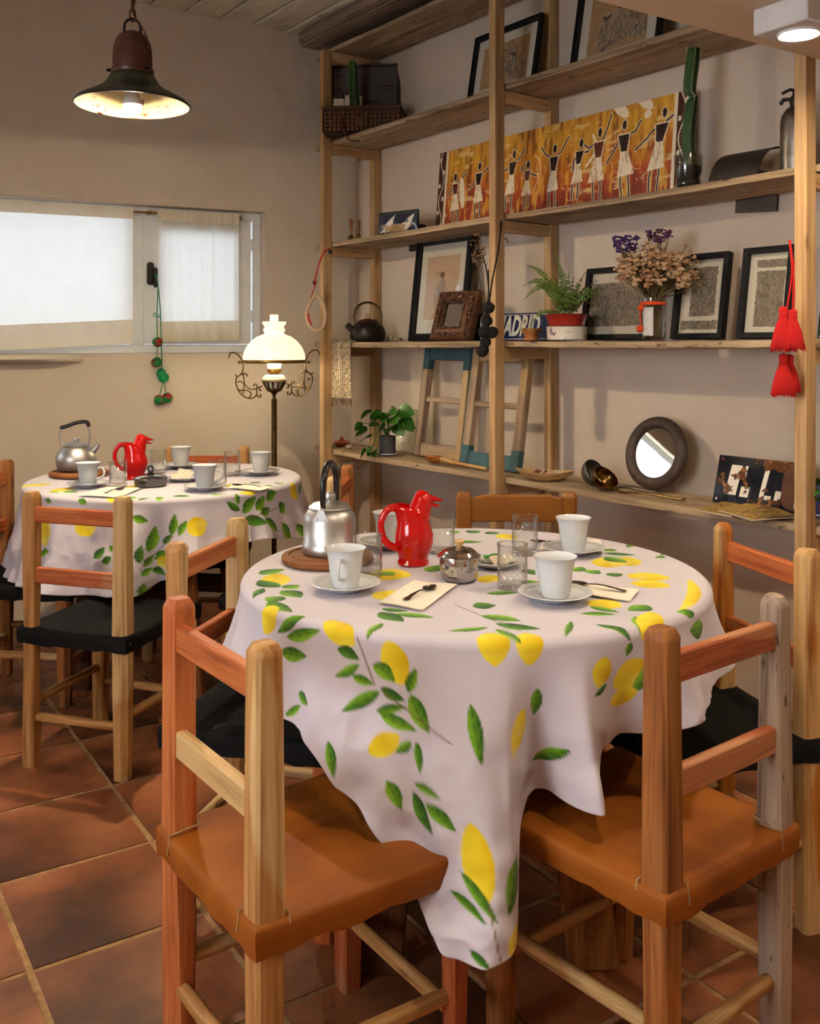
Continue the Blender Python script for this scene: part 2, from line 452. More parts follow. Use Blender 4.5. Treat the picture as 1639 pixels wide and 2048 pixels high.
def tile_mat():
    m, nt, b = new_mat('terracotta_floor_tile')
    v = coords(nt, (1, 1, 1), True)
    n1 = nd(nt, 'ShaderNodeTexNoise', i_Scale=5.0, i_Detail=7.0, i_Roughness=0.62)
    n2 = nd(nt, 'ShaderNodeTexNoise', i_Scale=2.2, i_Detail=4.0)
    n3 = nd(nt, 'ShaderNodeTexNoise', i_Scale=46.0, i_Detail=5.0, i_Roughness=0.7, i_Distortion=1.2)
    for n in (n1, n2, n3): nt.links.new(v, n.inputs['Vector'])
    r1 = ramp(nt, [(0.30, (112, 68, 42)), (0.48, (158, 92, 56)), (0.68, (186, 118, 76))])
    nt.links.new(n1.outputs['Fac'], r1.inputs['Fac'])
    r2 = ramp(nt, [(0.36, (104, 96, 76)), (0.56, (255, 255, 255))])     # greenish worn stain
    nt.links.new(n2.outputs['Fac'], r2.inputs['Fac'])
    mx = nd(nt, 'ShaderNodeMix', data_type='RGBA', blend_type='MULTIPLY'); mx.inputs['Factor'].default_value = 0.8
    nt.links.new(r1.outputs['Color'], mx.inputs['A']); nt.links.new(r2.outputs['Color'], mx.inputs['B'])
    r3 = ramp(nt, [(0.66, (0, 0, 0)), (0.72, (255, 255, 255))])          # pale scuffs
    nt.links.new(n3.outputs['Fac'], r3.inputs['Fac'])
    m3 = nd(nt, 'ShaderNodeMix', data_type='RGBA'); m3.inputs['B'].default_value = rgba((196, 150, 100))
    ms = nd(nt, 'ShaderNodeMath', operation='MULTIPLY'); ms.inputs[1].default_value = 0.45
    nt.links.new(r3.outputs['Color'], ms.inputs[0]); nt.links.new(ms.outputs[0], m3.inputs['Factor'])
    nt.links.new(mx.outputs['Result'], m3.inputs['A'])
    oi = nd(nt, 'ShaderNodeObjectInfo')
    hs = nd(nt, 'ShaderNodeHueSaturation')
    mr = nd(nt, 'ShaderNodeMapRange'); mr.inputs['To Min'].default_value = 0.78; mr.inputs['To Max'].default_value = 1.2
    nt.links.new(oi.outputs['Random'], mr.inputs['Value']); nt.links.new(mr.outputs[0], hs.inputs['Value'])
    nt.links.new(m3.outputs['Result'], hs.inputs['Color']); nt.links.new(hs.outputs['Color'], b.inputs['Base Color'])
    rr = nd(nt, 'ShaderNodeMapRange'); rr.inputs['To Min'].default_value = 0.28; rr.inputs['To Max'].default_value = 0.55
    nt.links.new(n1.outputs['Fac'], rr.inputs['Value']); nt.links.new(rr.outputs[0], b.inputs['Roughness'])
    bp = nd(nt, 'ShaderNodeBump', i_Strength=0.25, i_Distance=0.004)
    nt.links.new(n1.outputs['Fac'], bp.inputs['Height']); nt.links.new(bp.outputs['Normal'], b.inputs['Normal'])
    return m
M['tile'] = tile_mat()
M['grout'] = mat('sandy_grout', (190, 150, 104), (140, 104, 66), scale=30, rough=0.95, bump=0.4)

# room corners: A the corner in view, then the far left, the rear left and the rear right
RA = C0.copy(); RB = WW(4.6, 0, 0); RC_ = RB + Vector((0.6, -0.8, 0)) * 5.5; RD = SW(2.0, 2.77, 0)
HIGH, LOW = 2.85, 2.04

# floor: a grouted bed and the tiles laid on it
fl = MB()
cen = (RA + RB + RC_ + RD) / 4
pts = [p + (p - cen).normalized() * 0.25 for p in (RA, RB, RC_, RD)]
fl.add([(p.x, p.y, -0.05) for p in pts] + [(p.x, p.y, -0.0025) for p in pts],
       [(3, 2, 1, 0), (4, 5, 6, 7), (0, 1, 5, 4), (1, 2, 6, 5), (2, 3, 7, 6), (3, 0, 4, 7)])
floor = structure('floor', 'worn terracotta tile floor with sandy joints', fl, M['grout'], smooth=False)
TS = 0.366
tb = MB().box(-TS / 2 + 0.0035, TS / 2 - 0.0035, -TS / 2 + 0.0035, TS / 2 - 0.0035, -0.014, 0.0)
tme = tb.mesh('tile', 0.004, 2)
n0 = Vector((-0.85, 2.731, 0))
def inside(p, mgn=0.0):
    q = [RA, RB, RC_, RD]
    for i in range(4):
        a = q[i]; b2 = q[(i + 1) % 4]; e = (b2 - a).normalized(); nrm = Vector((-e.y, e.x, 0))
        if (p - a).dot(nrm) < -mgn: return False
    return True
cand = []
for i in range(-14, 15):
    for j in range(-14, 15):
        c = n0 + TD * (TS * (i + 0.5)) + TE * (TS * (j + 0.5))
        if inside(c, 0.10): cand.append((c - Vector((0.1, 2.6, 0))).length if c.y > 0.6 else 50 + c.length), cand.append(c)
cl = sorted(zip(cand[0::2], range(len(cand) // 2)), key=lambda t: t[0])
for rank, (dst, k) in enumerate(cl[:230]):
    c = cand[1::2][k]
    o = link('tile', tme, M['tile'], floor, (c.x, c.y, random.uniform(-0.0006, 0.0006)),
             (random.uniform(-.002, .002), random.uniform(-.002, .002), TR + random.choice((0, 1, 2, 3)) * PI / 2 + random.uniform(-.006, .006)))

def wall_mesh(L, h0, h1, th, holes, mb=None):
    """a wall along local x from 0 to L, thickness in +y, with rectangular openings (x0, x1, z0, z1)"""
    mb = mb or MB()
    xs = sorted({0, L, *[h[0] for h in holes], *[h[1] for h in holes]})
    for x0, x1 in zip(xs[:-1], xs[1:]):
        hs = [h for h in holes if h[0] <= x0 + 1e-6 and h[1] >= x1 - 1e-6]
        if not hs: mb.box(x0, x1, 0, th, h0, h1)
        else:
            mb.box(x0, x1, 0, th, h0, hs[0][2]); mb.box(x0, x1, 0, th, hs[0][3], h1)
    return mb
# window wall: local x runs from the far left end to the corner (and a bit past it)
LW = 4.6
win1 = (LW - 2.45, LW - 0.46, 1.215, 1.925)
win2 = (LW - 4.15, LW - 2.95, 1.00, 2.05)
wm = wall_mesh(LW + 0.34, -0.05, 3.25, 0.30, [win1, win2])
structure('wall_window', 'uneven beige plastered wall with a long low curtained window', wm, M['plaster'], RB, (0, 0, WR), cat='wall', smooth=False)
# soft plaster lip above and below the left half of the window
lip = MB()
for a, b, z0, z1, dep in ((LW - 2.44, LW - 1.30, 1.925, 1.985, 0.030), (LW - 2.44, LW - 1.33, 1.165, 1.215, 0.075)):
    prof = []
    rings = []
    for i in range(13):
        t = i / 12; x = a + (b - a) * t
        k = min(1, (1 - t) * 7) ** 0.5 if t < 1 else 0.02
        zc = (z0 + z1) / 2; hh = (z1 - z0) / 2
        rings.append([(x, 0.02, z0), (x, -dep * k * 0.8, z0 + 0.012), (x, -dep * k, zc), (x, -dep * k * 0.8, z1 - 0.008), (x, 0.02, z1)])
    lip.loft(rings)
    if z0 < 1.5: lo = lip
lo = structure('trim_1', 'thick plaster lip above and below the left part of the window', lip, M['plaster'], RB, (0, 0, WR), cat='ledge')

sw = wall_mesh(4.207 + 2.0 + 0.0, -0.05, 3.25, 0.25, [])
structure('wall_shelf', 'pinkish beige plastered wall behind the open shelves', sw, M['plaster_shelf'], SW(-4.207, 2.77, 0), (0, 0, SR), cat='wall', smooth=False)
# rounded old corner between the two walls
# left and rear walls (behind and beside the camera)
def wall_between(a, b, name, label, m, holes=()):
    d = b - a; L = d.length; ang = math.atan2(d.y, d.x)
    return structure(name, label, wall_mesh(L, -0.05, 3.25, 0.25, list(holes)), m, a, (0, 0, ang), cat='wall', smooth=False)
wall_between(RC_, RB, 'wall_left', 'plain plaster wall at the left end of the room', M['plaster'], [(0.70, 2.20, 0.90, 1.98)])
wall_between(RD, RC_, 'wall_rear', 'plain plaster wall behind the viewer', M['plaster'])
# skirting on the shelf wall
sk = MB().box(-1.55, 1.9, 2.745, 2.77, 0, 0.05)
structure('baseboard_shelf', 'low wooden skirting along the shelf wall', sk, M['old_x'], (0, 0, 0), (0, 0, SR), bevel=0.003, cat='baseboard')

# low soffit on the viewer's side and the high boarded ceiling beyond its edge
E0 = Vector((0.4115, 2.192, 0))
sof = MB()
aL = E0 - TD * 4.6; aR = E0 + TD * 2.2
bl = aL - TE * 4.2; br = aR - TE * 4.2
sof.add([(p.x, p.y, z) for z in (LOW, HIGH + 0.33) for p in (aL, aR, br, bl)],
        [(3, 2, 1, 0), (4, 5, 6, 7), (0, 1, 5, 4), (1, 2, 6, 5), (2, 3, 7, 6), (3, 0, 4, 7)])
structure('ceiling_low', 'low plastered ceiling over the near part of the room', sof, M['soffit'], bevel=0.006, cat='ceiling', smooth=False)
def limewash():
    m, nt, b = new_mat('limewashed_board')
    b.inputs['Roughness'].default_value = 0.9
    v = coords(nt, (3, 14, 14)); n = nd(nt, 'ShaderNodeTexNoise', i_Scale=1.0, i_Detail=8.0, i_Roughness=0.7)
    nt.links.new(v, n.inputs['Vector'])
    r = ramp(nt, [(0.30, (120, 96, 70)), (0.40, (206, 196, 176)), (0.7, (222, 214, 196))])
    nt.links.new(n.outputs['Fac'], r.inputs['Fac']); nt.links.new(r.outputs['Color'], b.inputs['Base Color'])
    bp = nd(nt, 'ShaderNodeBump', i_Strength=0.5, i_Distance=0.01)
    nt.links.new(n.outputs['Fac'], bp.inputs['Height']); nt.links.new(bp.outputs['Normal'], b.inputs['Normal'])
    return m
M['limewash'] = limewash()
cb = MB()
hp = [p + (p - cen).normalized() * 0.2 for p in (RA, RB, RC_, RD)]
cb.add([(p.x, p.y, z) for z in (HIGH + 0.33, HIGH + 0.38) for p in hp],
       [(3, 2, 1, 0), (4, 5, 6, 7), (0, 1, 5, 4), (1, 2, 6, 5), (2, 3, 7, 6), (3, 0, 4, 7)])
ceil = structure('ceiling', 'high limewashed board ceiling under the roof', cb, M['limewash'], smooth=False)
for k in range(-10, 17):
    D = 1.756 + 0.1635 * k / 1.0
    if D > 2.74: break
    D0, D1 = D + 0.006, D + 0.1575
    HK = 2.814 + 0.06 * (2.77 - D)
    xw = (0.2014 * D - 4.6787) / 0.9796 - 0.06
    # near end: on the soffit line
    nE = Vector((TE.x, TE.y)); c = nE.dot(Vector((E0.x, E0.y)))
    # p = (.6x+.8D, -.8x+.6D);  nE.p = c
    xs = (c - D * (0.8 * nE.x + 0.6 * nE.y)) / (0.6 * nE.x - 0.8 * nE.y) + 0.1
    pm = MB()
    rings = []
    for i in range(9):
        x = xw + (xs - xw) * i / 8
        j = random.uniform(-.004, .004); dz = random.uniform(-.006, .004)
        rings.append([(x, D0 + j, HK + dz), (x, min(D1, 2.76) + j, HK + dz + random.uniform(-.003, .003)), (x, min(D1, 2.76), HK + 0.03), (x, D0, HK + 0.03)])
    pm.loft(rings)
    part(ceil, 'plank', pm, M['limewash'], smooth=False, rot=(0, 0, SR))
M['beam'] = wood('dark_old_beam', (178, 156, 136), (150, 128, 110), (96, 78, 64), axis='x', fine=34)
bmn = MB().box(-4.19, -1.2, 2.44, 2.60, HIGH - 0.10, HIGH - 0.02)
structure('trim_2', 'dark old roof beam along the top of the shelves', bmn, M['beam'], (0, 0, 0), (0, 0, SR), bevel=0.012, cat='beam')

# ---------------------------------------------------------------- window 1
def curtain_mat(name='cream_cotton_curtain', k=0.55):
    m, nt, b = new_mat(name); nt.nodes.remove(b)
    v = coords(nt, (1, 1, 1), False)
    n = nd(nt, 'ShaderNodeTexNoise', i_Scale=9.0, i_Detail=4.0); nt.links.new(v, n.inputs['Vector'])
    r = ramp(nt, [(0.3, (226, 214, 190)), (0.7, (236, 226, 204))])
    nt.links.new(n.outputs['Fac'], r.inputs['Fac'])
    d = nd(nt, 'ShaderNodeBsdfDiffuse'); t = nd(nt, 'ShaderNodeBsdfTranslucent'); t.inputs[0].default_value = (0.93, 0.93, 0.92, 1)
    nt.links.new(r.outputs['Color'], d.inputs[0])
    mx = nd(nt, 'ShaderNodeMixShader'); mx.inputs[0].default_value = k
    nt.links.new(d.outputs[0], mx.inputs[1]); nt.links.new(t.outputs[0], mx.inputs[2])
    nt.links.new(mx.outputs[0], nt.nodes['Material Output'].inputs[0])
    return m
M['curtain'] = curtain_mat(); M['curtain_hem'] = curtain_mat('folded_curtain_hem', 0.16)
def frame_bars(mb, x0, x1, z0, z1, w, y0, y1):
    mb.box(x0, x0 + w, y0, y1, z0, z1); mb.box(x1 - w, x1, y0, y1, z0, z1)
    mb.box(x0 + w, x1 - w, y0, y1, z0, z0 + w); mb.box(x0 + w, x1 - w, y0, y1, z1 - w, z1)
    return mb
def wloc(s): return LW - s
w1 = structure('window_1', 'long low white window in the thick wall', None, None, RB, (0, 0, WR), cat='window')
part(w1, 'window_frame', frame_bars(MB(), win1[0], win1[1], win1[2], win1[3], 0.042, 0.075, 0.135), M['white_paint'], 0.003)
part(w1, 'mullion', MB().box(wloc(1.105), wloc(1.045), 0.075, 0.135, win1[2] + .042, win1[3] - .042), M['white_paint'], 0.003)
sash = part(w1, 'sash', frame_bars(MB(), wloc(1.045), wloc(0.515), win1[2] + .045, win1[3] - .045, 0.074, 0.062, 0.105), M['white_paint'], 0.003)
part(w1, 'glass_pane', MB().box(wloc(0.985), wloc(0.575), 0.085, 0.089, win1[2] + .105, win1[3] - .105), M['pane'], smooth=False)
part(w1, 'glass_pane', MB().box(win1[0] + .042, wloc(1.105), 0.100, 0.104, win1[2] + .042, win1[3] - .042), M['pane'], smooth=False)
for z in (1.40, 1.76):
    part(sash, 'hinge', MB().lathe([(0.006, -0.03), (0.006, 0.03)], 10, (wloc(0.515), 0.058, z)), M['white_paint'])
hd = MB().box(wloc(1.032), wloc(0.998), 0.045, 0.062, 1.545, 1.655)
hd.box(wloc(1.005), wloc(0.985), 0.020, 0.045, 1.53, 1.63)
part(sash, 'handle', hd, M['black_plastic'], 0.006, 2, label='dark grey window handle')
gr = MB()
for k in range(7): gr.box(win1[0], win1[1], 0.27, 0.28, 1.29 + k * 0.09, 1.298 + k * 0.09)
for k in range(12): gr.box(win1[0] + .08 + k * .165, win1[0] + .088 + k * .165, 0.262, 0.27, win1[2], win1[3])
part(w1, 'outside_grille', gr, M['white_paint'], smooth=False)
rod = thing('curtain_rod', 'thin brass curtain rod across the top of the window', 'curtain rod', RB, WR)
part(rod, 'rod', MB().tube([(wloc(2.44), 0.045, 1.893), (wloc(0.57), 0.045, 1.893)], 0.005, 8), M['brass'])
for s_ in (1.02, 0.585): part(rod, 'bracket', MB().box(wloc(s_) - .012, wloc(s_) + .012, 0.04, 0.075, 1.884, 1.902), M['brass'], 0.002)

def curtain(name, label, s0, s1, ztop, zb0, zb1, hem, nw, amp, seed, thin_top=0.055, y=0.035):
    """s0 > s1 (left, right); bottom edge runs from zb0 to zb1; a hem and a rod pocket are second layers"""
    rnd = random.Random(seed); ph = [rnd.uniform(0, 6.28) for _ in range(4)]
    def wave(x, t):
        return amp * (math.sin(x * nw * 6.28 + ph[0]) + 0.6 * math.sin(x * nw * 2.3 * 6.28 + ph[1])) * (0.4 + 0.6 * t) + 0.3 * amp * math.sin(x * 90 + ph[2]) * (1 - t)
    def zb(x): return zb0 + (zb1 - zb0) * x
    def pos(x, z, off=0.0):
        t = (ztop - z) / (ztop - zb(x))
        return (wloc(s0 + (s1 - s0) * x), y + wave(x, t) + off, z)
    root = thing(name, label, 'curtain', RB, WR, 'cream cotton curtains of the long window')
    part(root, 'cloth', MB().grid(60, 30, lambda a, b: pos(a, ztop + (zb(a) - ztop) * b)), M['curtain'])
    part(root, 'hem', MB().grid(60, 6, lambda a, b: pos(a, zb(a) + hem * (1 - b), -0.004)), M['curtain_hem'])
    part(root, 'rod_pocket', MB().grid(60, 4, lambda a, b: pos(a, ztop - thin_top * b + 0.006, -0.008 - .004 * math.sin(b * PI))), M['curtain_hem'])
    return root
curtain('window_curtain', 'wide cream curtain over the left pane of the long window', 2.44, 1.10, 1.905, 1.185, 1.262, 0.115, 2.2, 0.007, 3)
curtain('window_curtain', 'narrow cream curtain over the casement beside the window handle', 0.985, 0.585, 1.905, 1.270, 1.280, 0.098, 3.0, 0.006, 5)

w2 = structure('window_2', 'curtained window further left in the window wall', None, None, RB, (0, 0, WR), cat='window')
part(w2, 'window_frame', frame_bars(MB(), *win2, 0.05, 0.09, 0.15), M['white_paint'], 0.003)
part(w2, 'glass_pane', MB().box(win2[0] + .05, win2[1] - .05, 0.115, 0.119, win2[2] + .05, win2[3] - .05), M['pane'], smooth=False)
curtain('window_curtain', 'cream curtain over the other window further along the wall', 4.13, 2.97, 2.03, 1.01, 1.01, 0.1, 2.0, 0.007, 9)
w3 = structure('window_added_fill', 'unseen window added for fill in the left wall behind the viewer', None, None, RC_, (0, 0, math.atan2((RB - RC_).y, (RB - RC_).x)), cat='window')  # unseen opening, added to let the rear fill light in
part(w3, 'window_frame', frame_bars(MB(), 0.70, 2.20, 0.90, 1.98, 0.05, 0.08, 0.14), M['white_paint'], 0.003)
part(w3, 'window_bar', MB().box(1.43, 1.47, 0.08, 0.14, 0.95, 1.93), M['white_paint'], 0.003)
part(w3, 'glass_pane', MB().box(0.75, 1.43, 0.105, 0.109, 0.95, 1.93), M['pane'], smooth=False)
part(w3, 'glass_pane', MB().box(1.47, 2.15, 0.105, 0.109, 0.95, 1.93), M['pane'], smooth=False)

# ---------------------------------------------------------------- shelving
ZE, ZD, ZC, ZB, ZA = 0.752, 1.270, 1.755, 2.250, 2.700
ZS = {'E': ZE, 'D': ZD, 'C': ZC, 'B': ZB, 'A': ZA}
BT = 0.026
PD0, PD1, WD = 2.430, 2.478, 2.770
unit = thing('shelving_unit', 'tall open pine shelving of rough boards on ladder posts along the wall', 'shelf', (0, 0, 0), SR)
posts = [(-3.968, ZA - BT), (-2.741, HIGH - 0.05), (-1.480, HIGH - 0.05)]
for x, top in posts:
    part(unit, 'post', MB().box(x, x + 0.037, PD0, PD1, 0, top), M['pine_z'], 0.002)
    part(unit, 'post', MB().box(x, x + 0.037, 2.722, 2.768, 0, top), M['pine_z'], 0.002)
    for z in (ZE, ZD, ZC, ZB, ZA):
        if z - BT - 0.042 > top: continue
        part(unit, 'rung', MB().box(x + 0.002, x + 0.035, PD1, 2.722, z - BT - 0.045, z - BT - 0.001), M['pine_y'], 0.002)
random.seed(11)
for z in (ZE, ZD, ZC, ZB, ZA):
    spans = [(-4.13, -2.728), (-2.718, -1.47), (-1.455, -0.75)] if z in (ZE, ZD, ZC) else [(-4.13, -2.728), (-2.718, -1.2)]
    for x0, x1 in spans:
        D0 = PD1 + random.uniform(0.003, 0.006)
        dz = random.uniform(-.002, .002)
        n = 30; rings = []
        for i in range(n + 1):
            x = x0 + (x1 - x0) * i / n
            w = 0.0015 * (1 + math.sin(x * 9 + z * 40)) + random.uniform(0, .0015)
            bow = 0.004 * math.sin(PI * i / n)
            if x0 < -4 and i < 2: w += 0.02 * (1 - i / 2)
            zt = z + dz - bow; zb_ = z - BT - bow + random.uniform(-.0015, .0015)
            rings.append([(x, D0 + w + .004, zt), (x, 2.716 + w, zt), (x, 2.72, zb_), (x, D0 + w, zb_ + .003), (x, D0 + w - .001, zt - .006)])
        part(unit, 'board', MB().loft(rings), M['old_x'], angle=50)
# ================================================================== numpy print helpers
def vnoise(x, y, seed=0):
    xi = np.floor(x).astype(np.int64); yi = np.floor(y).astype(np.int64)
    fx = x - xi; fy = y - yi
    fx = fx * fx * (3 - 2 * fx); fy = fy * fy * (3 - 2 * fy)
    def h(a, b):
        n = (a * 374761393 + b * 668265263 + seed * 974634777) & 0x7fffffff
        n = ((n ^ (n >> 13)) * 1274126177) & 0x7fffffff
        return ((n ^ (n >> 16)) & 0xffff) / 65535.0
    return (h(xi, yi) * (1 - fx) + h(xi + 1, yi) * fx) * (1 - fy) + (h(xi, yi + 1) * (1 - fx) + h(xi + 1, yi + 1) * fx) * fy
def fbm(x, y, seed=0, o=4):
    s = 0; a = 0.5; t = 0
    for k in range(o):
        s = s + a * vnoise(x * 2 ** k, y * 2 ** k, seed + k); t += a; a *= 0.5
    return s / t
def segd(x, y, a, b):
    dx, dy = b[0] - a[0], b[1] - a[1]; L2 = dx * dx + dy * dy + 1e-12
    t = np.clip(((x - a[0]) * dx + (y - a[1]) * dy) / L2, 0, 1)
    return np.hypot(x - a[0] - t * dx, y - a[1] - t * dy)
def polyd(x, y, pts):
    d = segd(x, y, pts[0], pts[1])
    for p, q in zip(pts[1:-1], pts[2:]): d = np.minimum(d, segd(x, y, p, q))
    return d
def inpoly(x, y, pts):
    r = np.zeros(x.shape, bool); n = len(pts); j = n - 1
    for i in range(n):
        xi, yi = pts[i]; xj, yj = pts[j]
        c = ((yi > y) != (yj > y)) & (x < (xj - xi) * (y - yi) / (yj - yi + 1e-12) + xi)
        r ^= c; j = i
    return r
def inell(x, y, cx, cy, rx, ry, rot=0):
    c, s = math.cos(rot), math.sin(rot)
    dx, dy = x - cx, y - cy
    return ((dx * c + dy * s) / rx) ** 2 + ((-dx * s + dy * c) / ry) ** 2 < 1
def setc(col, m, c, a=1.0):
    c = np.array(lin(c)); 
    if isinstance(m, np.ndarray) and m.dtype != bool:
        k = (np.clip(m, 0, 1) * a)[..., None]; col[:] = col * (1 - k) + c * k
    else: col[m] = col[m] * (1 - a) + c * a
def put_print(me, cols):
    at = me.color_attributes.new('print', 'FLOAT_COLOR', 'POINT')
    n = len(me.vertices); buf = np.ones((n, 4), np.float32); buf[:, :3] = cols
    at.data.foreach_set('color', buf.ravel())
def grid_mesh(name, co, nu, nv):
    """co: (nu*nv, 3) points, row major"""
    me = bpy.data.meshes.new(name)
    i = np.arange(nu - 1)[:, None] * nv + np.arange(nv - 1)[None, :]
    f = np.stack([i, i + nv, i + nv + 1, i + 1], -1).reshape(-1, 4)
    return me, f
def mesh_from_np(name, co, faces):
    me = bpy.data.meshes.new(name)
    nf = len(faces)
    me.vertices.add(len(co)); me.vertices.foreach_set('co', np.asarray(co, np.float32).ravel())
    me.loops.add(nf * 4); me.loops.foreach_set('vertex_index', faces.astype(np.int32).ravel())
    me.polygons.add(nf); me.polygons.foreach_set('loop_start', np.arange(nf, dtype=np.int32) * 4)
    me.polygons.foreach_set('loop_total', np.full(nf, 4, np.int32))
    me.update(calc_edges=True); me.validate()
    me.shade_smooth()
    return me
def printed_panel(parent, name, w, h, nx, ny, fn, m, y=0.0, label=None, warp=None, x0=None, z0=0.0):
    """flat print: a fine grid in local x,z facing -y, coloured by fn(x, z) with x in 0..w, z in 0..h"""
    xs = np.linspace(0, w, nx); zs = np.linspace(0, h, ny)
    X, Z = np.meshgrid(xs, zs, indexing='ij')
    col = fn(X, Z)
    ox = -w / 2 if x0 is None else x0
    Yv = np.full(X.shape, y) if warp is None else y + warp(X, Z)
    co = np.stack([X + ox, Yv, Z + z0], -1).reshape(-1, 3)
    _, f = grid_mesh('x', None, nx, ny)
    me = mesh_from_np(name, co, f[:, ::-1] if False else f)
    put_print(me, col.reshape(-1, 3))
    return link(name, me, m, parent, label=label)

# ================================================================== tables and their cloths
T1 = Vector((0.142, 2.17, 0)); T2 = Vector((-0.94, 3.70, 0)); TRAD = 0.500; TZ = 0.738; CZ = TZ + 0.0045
M['cloth'] = print_mat('printed_cotton_tablecloth', rough=0.85, bump=0.15, bscale=420, spec=0.2, sheen=0.1)

def pix_cloth(u, v, c):
    """photo point -> (angle, arc distance from the centre) on the draped cloth"""
    d = Vector(((u - CX) / F, 1.0, -(v - HY) / F)); o = Vector((0, 0, EYE))
    k = (CZ - EYE) / d.z; p = o + d * k
    r = math.hypot(p.x - c.x, p.y - c.y)
    if r <= TRAD or p.y > c.y:
        return math.atan2(p.y - c.y, p.x - c.x), r
    Rc = TRAD + 0.03
    A = d.x ** 2 + d.y ** 2; B = -2 * (d.x * c.x + d.y * c.y); Cc = c.x ** 2 + c.y ** 2 - Rc ** 2
    disc = B * B - 4 * A * Cc
    k = (-B - math.sqrt(max(disc, 0))) / (2 * A)
    p = o + d * k
    return math.atan2(p.y - c.y, p.x - c.x), TRAD + max(0, CZ - p.z)

def cloth_print(A, B, c, motifs):
    S = np.hypot(A, B); TH = np.arctan2(B, A)
    col = np.empty(A.shape + (3,)); base = np.array(lin((206, 198, 208)))
    tone = 0.96 + 0.08 * fbm(A * 9 + 50, B * 9 + 50, 3, 3)
    col[:] = base * tone[..., None]
    rnd = random.Random(4)
    for mo in motifs:
        kind, u1, v1, u2, v2, w = mo[:6]
        t1, s1 = pix_cloth(u1, v1, c); t2, s2 = pix_cloth(u2, v2, c)
        # half width: the photo's pixels across the motif, carried onto the cloth
        du, dv = u2 - u1, v2 - v1; Lp = math.hypot(du, dv) + 1e-6; um, vm = (u1 + u2) / 2, (v1 + v2) / 2
        ta, sa = pix_cloth(um - dv / Lp * w, vm + du / Lp * w, c); tb2, sb = pix_cloth(um + dv / Lp * w, vm - du / Lp * w, c)
        sae, sbe = min(sa, TRAD + .03), min(sb, TRAD + .03)
        if min(sa, sb) < TRAD * .8: wm = 0.5 * math.hypot(sa * math.cos(ta) - sb * math.cos(tb2), sa * math.sin(ta) - sb * math.sin(tb2))
        else: wm = 0.5 * math.hypot(((ta - tb2 + PI) % (2 * PI) - PI) * (sae + sbe) / 2, sa - sb)
        wm = min(wm, 0.055 if kind == 'Y' else (0.024 if kind == 'L' else 0.0015))
        polar = (s1 + s2) / 2 > TRAD * 0.8
        if polar:
            tc = math.atan2(math.sin(t1) + math.sin(t2), math.cos(t1) + math.cos(t2)); Re = np.minimum(S, TRAD + .03)
            dth = (TH - tc + PI) % (2 * PI) - PI
            X = Re * dth; Yl = S
            a = (min(s1, TRAD + .03) * ((t1 - tc + PI) % (2 * PI) - PI), s1); b = (min(s2, TRAD + .03) * ((t2 - tc + PI) % (2 * PI) - PI), s2)
        else:
            X, Yl = A, B
            a = (s1 * math.cos(t1), s1 * math.sin(t1)); b = (s2 * math.cos(t2), s2 * math.sin(t2))
        draw_motif(col, X, Yl, kind, a, b, wm, rnd)
    return col
def draw_motif(col, X, Y, kind, a, b, w, rnd):
    dx, dy = b[0] - a[0], b[1] - a[1]; L = math.hypot(dx, dy) + 1e-9
    dx /= L; dy /= L
    near = (np.abs(X - (a[0] + b[0]) / 2) < L / 2 + w + .02) & (np.abs(Y - (a[1] + b[1]) / 2) < L / 2 + w + .02)
    idx = np.nonzero(near)
    if len(idx[0]) == 0: return
    x = X[idx]; y = Y[idx]; c = col[idx]
    t = ((x - a[0]) * dx + (y - a[1]) * dy) / L
    n = (-(x - a[0]) * dy + (y - a[1]) * dx)
    if kind == 'S':
        setc(c, np.clip(1.6 - segd(x, y, a, b) / w, 0, 1), (120, 88, 62), 0.8)
    elif kind == 'L':
        cv = rnd.uniform(-.25, .25) * w
        n = n - cv * np.sin(np.clip(t, 0, 1) * PI) 
        tt = np.clip(t, 0, 1)
        hw = w * np.sin(tt ** 0.82 * PI) ** 0.85 * (t > 0) * (t < 1)
        inside_ = np.abs(n) < hw
        edge = np.clip((hw - np.abs(n)) / 0.0022, 0, 1) * inside_
        dark, lite = rnd.choice([((38, 88, 20), (120, 172, 38)), ((48, 102, 24), (138, 188, 46)), ((30, 70, 24), (88, 142, 34))])
        g = np.clip(0.5 + n / (2 * w) * 1.3 + 0.10 * np.sin(t * 26 + np.abs(n) / w * 5), 0, 1)
        cc = np.array(lin(dark))[None] * (1 - g[:, None]) + np.array(lin(lite))[None] * g[:, None]
        vein = np.clip(1 - np.abs(n) / 0.0022, 0, 1) * 0.5
        cc = cc * (1 - vein[:, None]) + np.array(lin((34, 74, 20)))[None] * vein[:, None]
        c[:] = c * (1 - edge[:, None]) + cc * edge[:, None]
    else:  # lemon
        tt = np.clip(t, 0, 1)
        hw = w * (np.sin(tt * PI) ** 0.55) * (1 - 0.16 * tt ** 6) * (t > 0) * (t < 1)
        hw = np.maximum(hw, 0.16 * w * (t > 0.9) * (t < 1.0))
        edge = np.clip((hw - np.abs(n)) / 0.0022, 0, 1)
        g = np.clip(0.55 + n / (2.0 * w) + 0.15 * np.sin(t * 9) + 0.2 * (vnoise(x * 60, y * 60, 5) - .5), 0, 1)
        cc = np.array(lin((214, 178, 10)))[None] * (1 - g[:, None]) + np.array(lin((244, 222, 52)))[None] * g[:, None]
        pale = np.clip(vnoise(x * 30, y * 30, 9) - 0.62, 0, 1)[:, None] * 1.2
        cc = cc * (1 - pale) + np.array(lin((242, 230, 140)))[None] * pale
        c[:] = c * (1 - edge[:, None]) + cc * edge[:, None]
    col[idx] = c

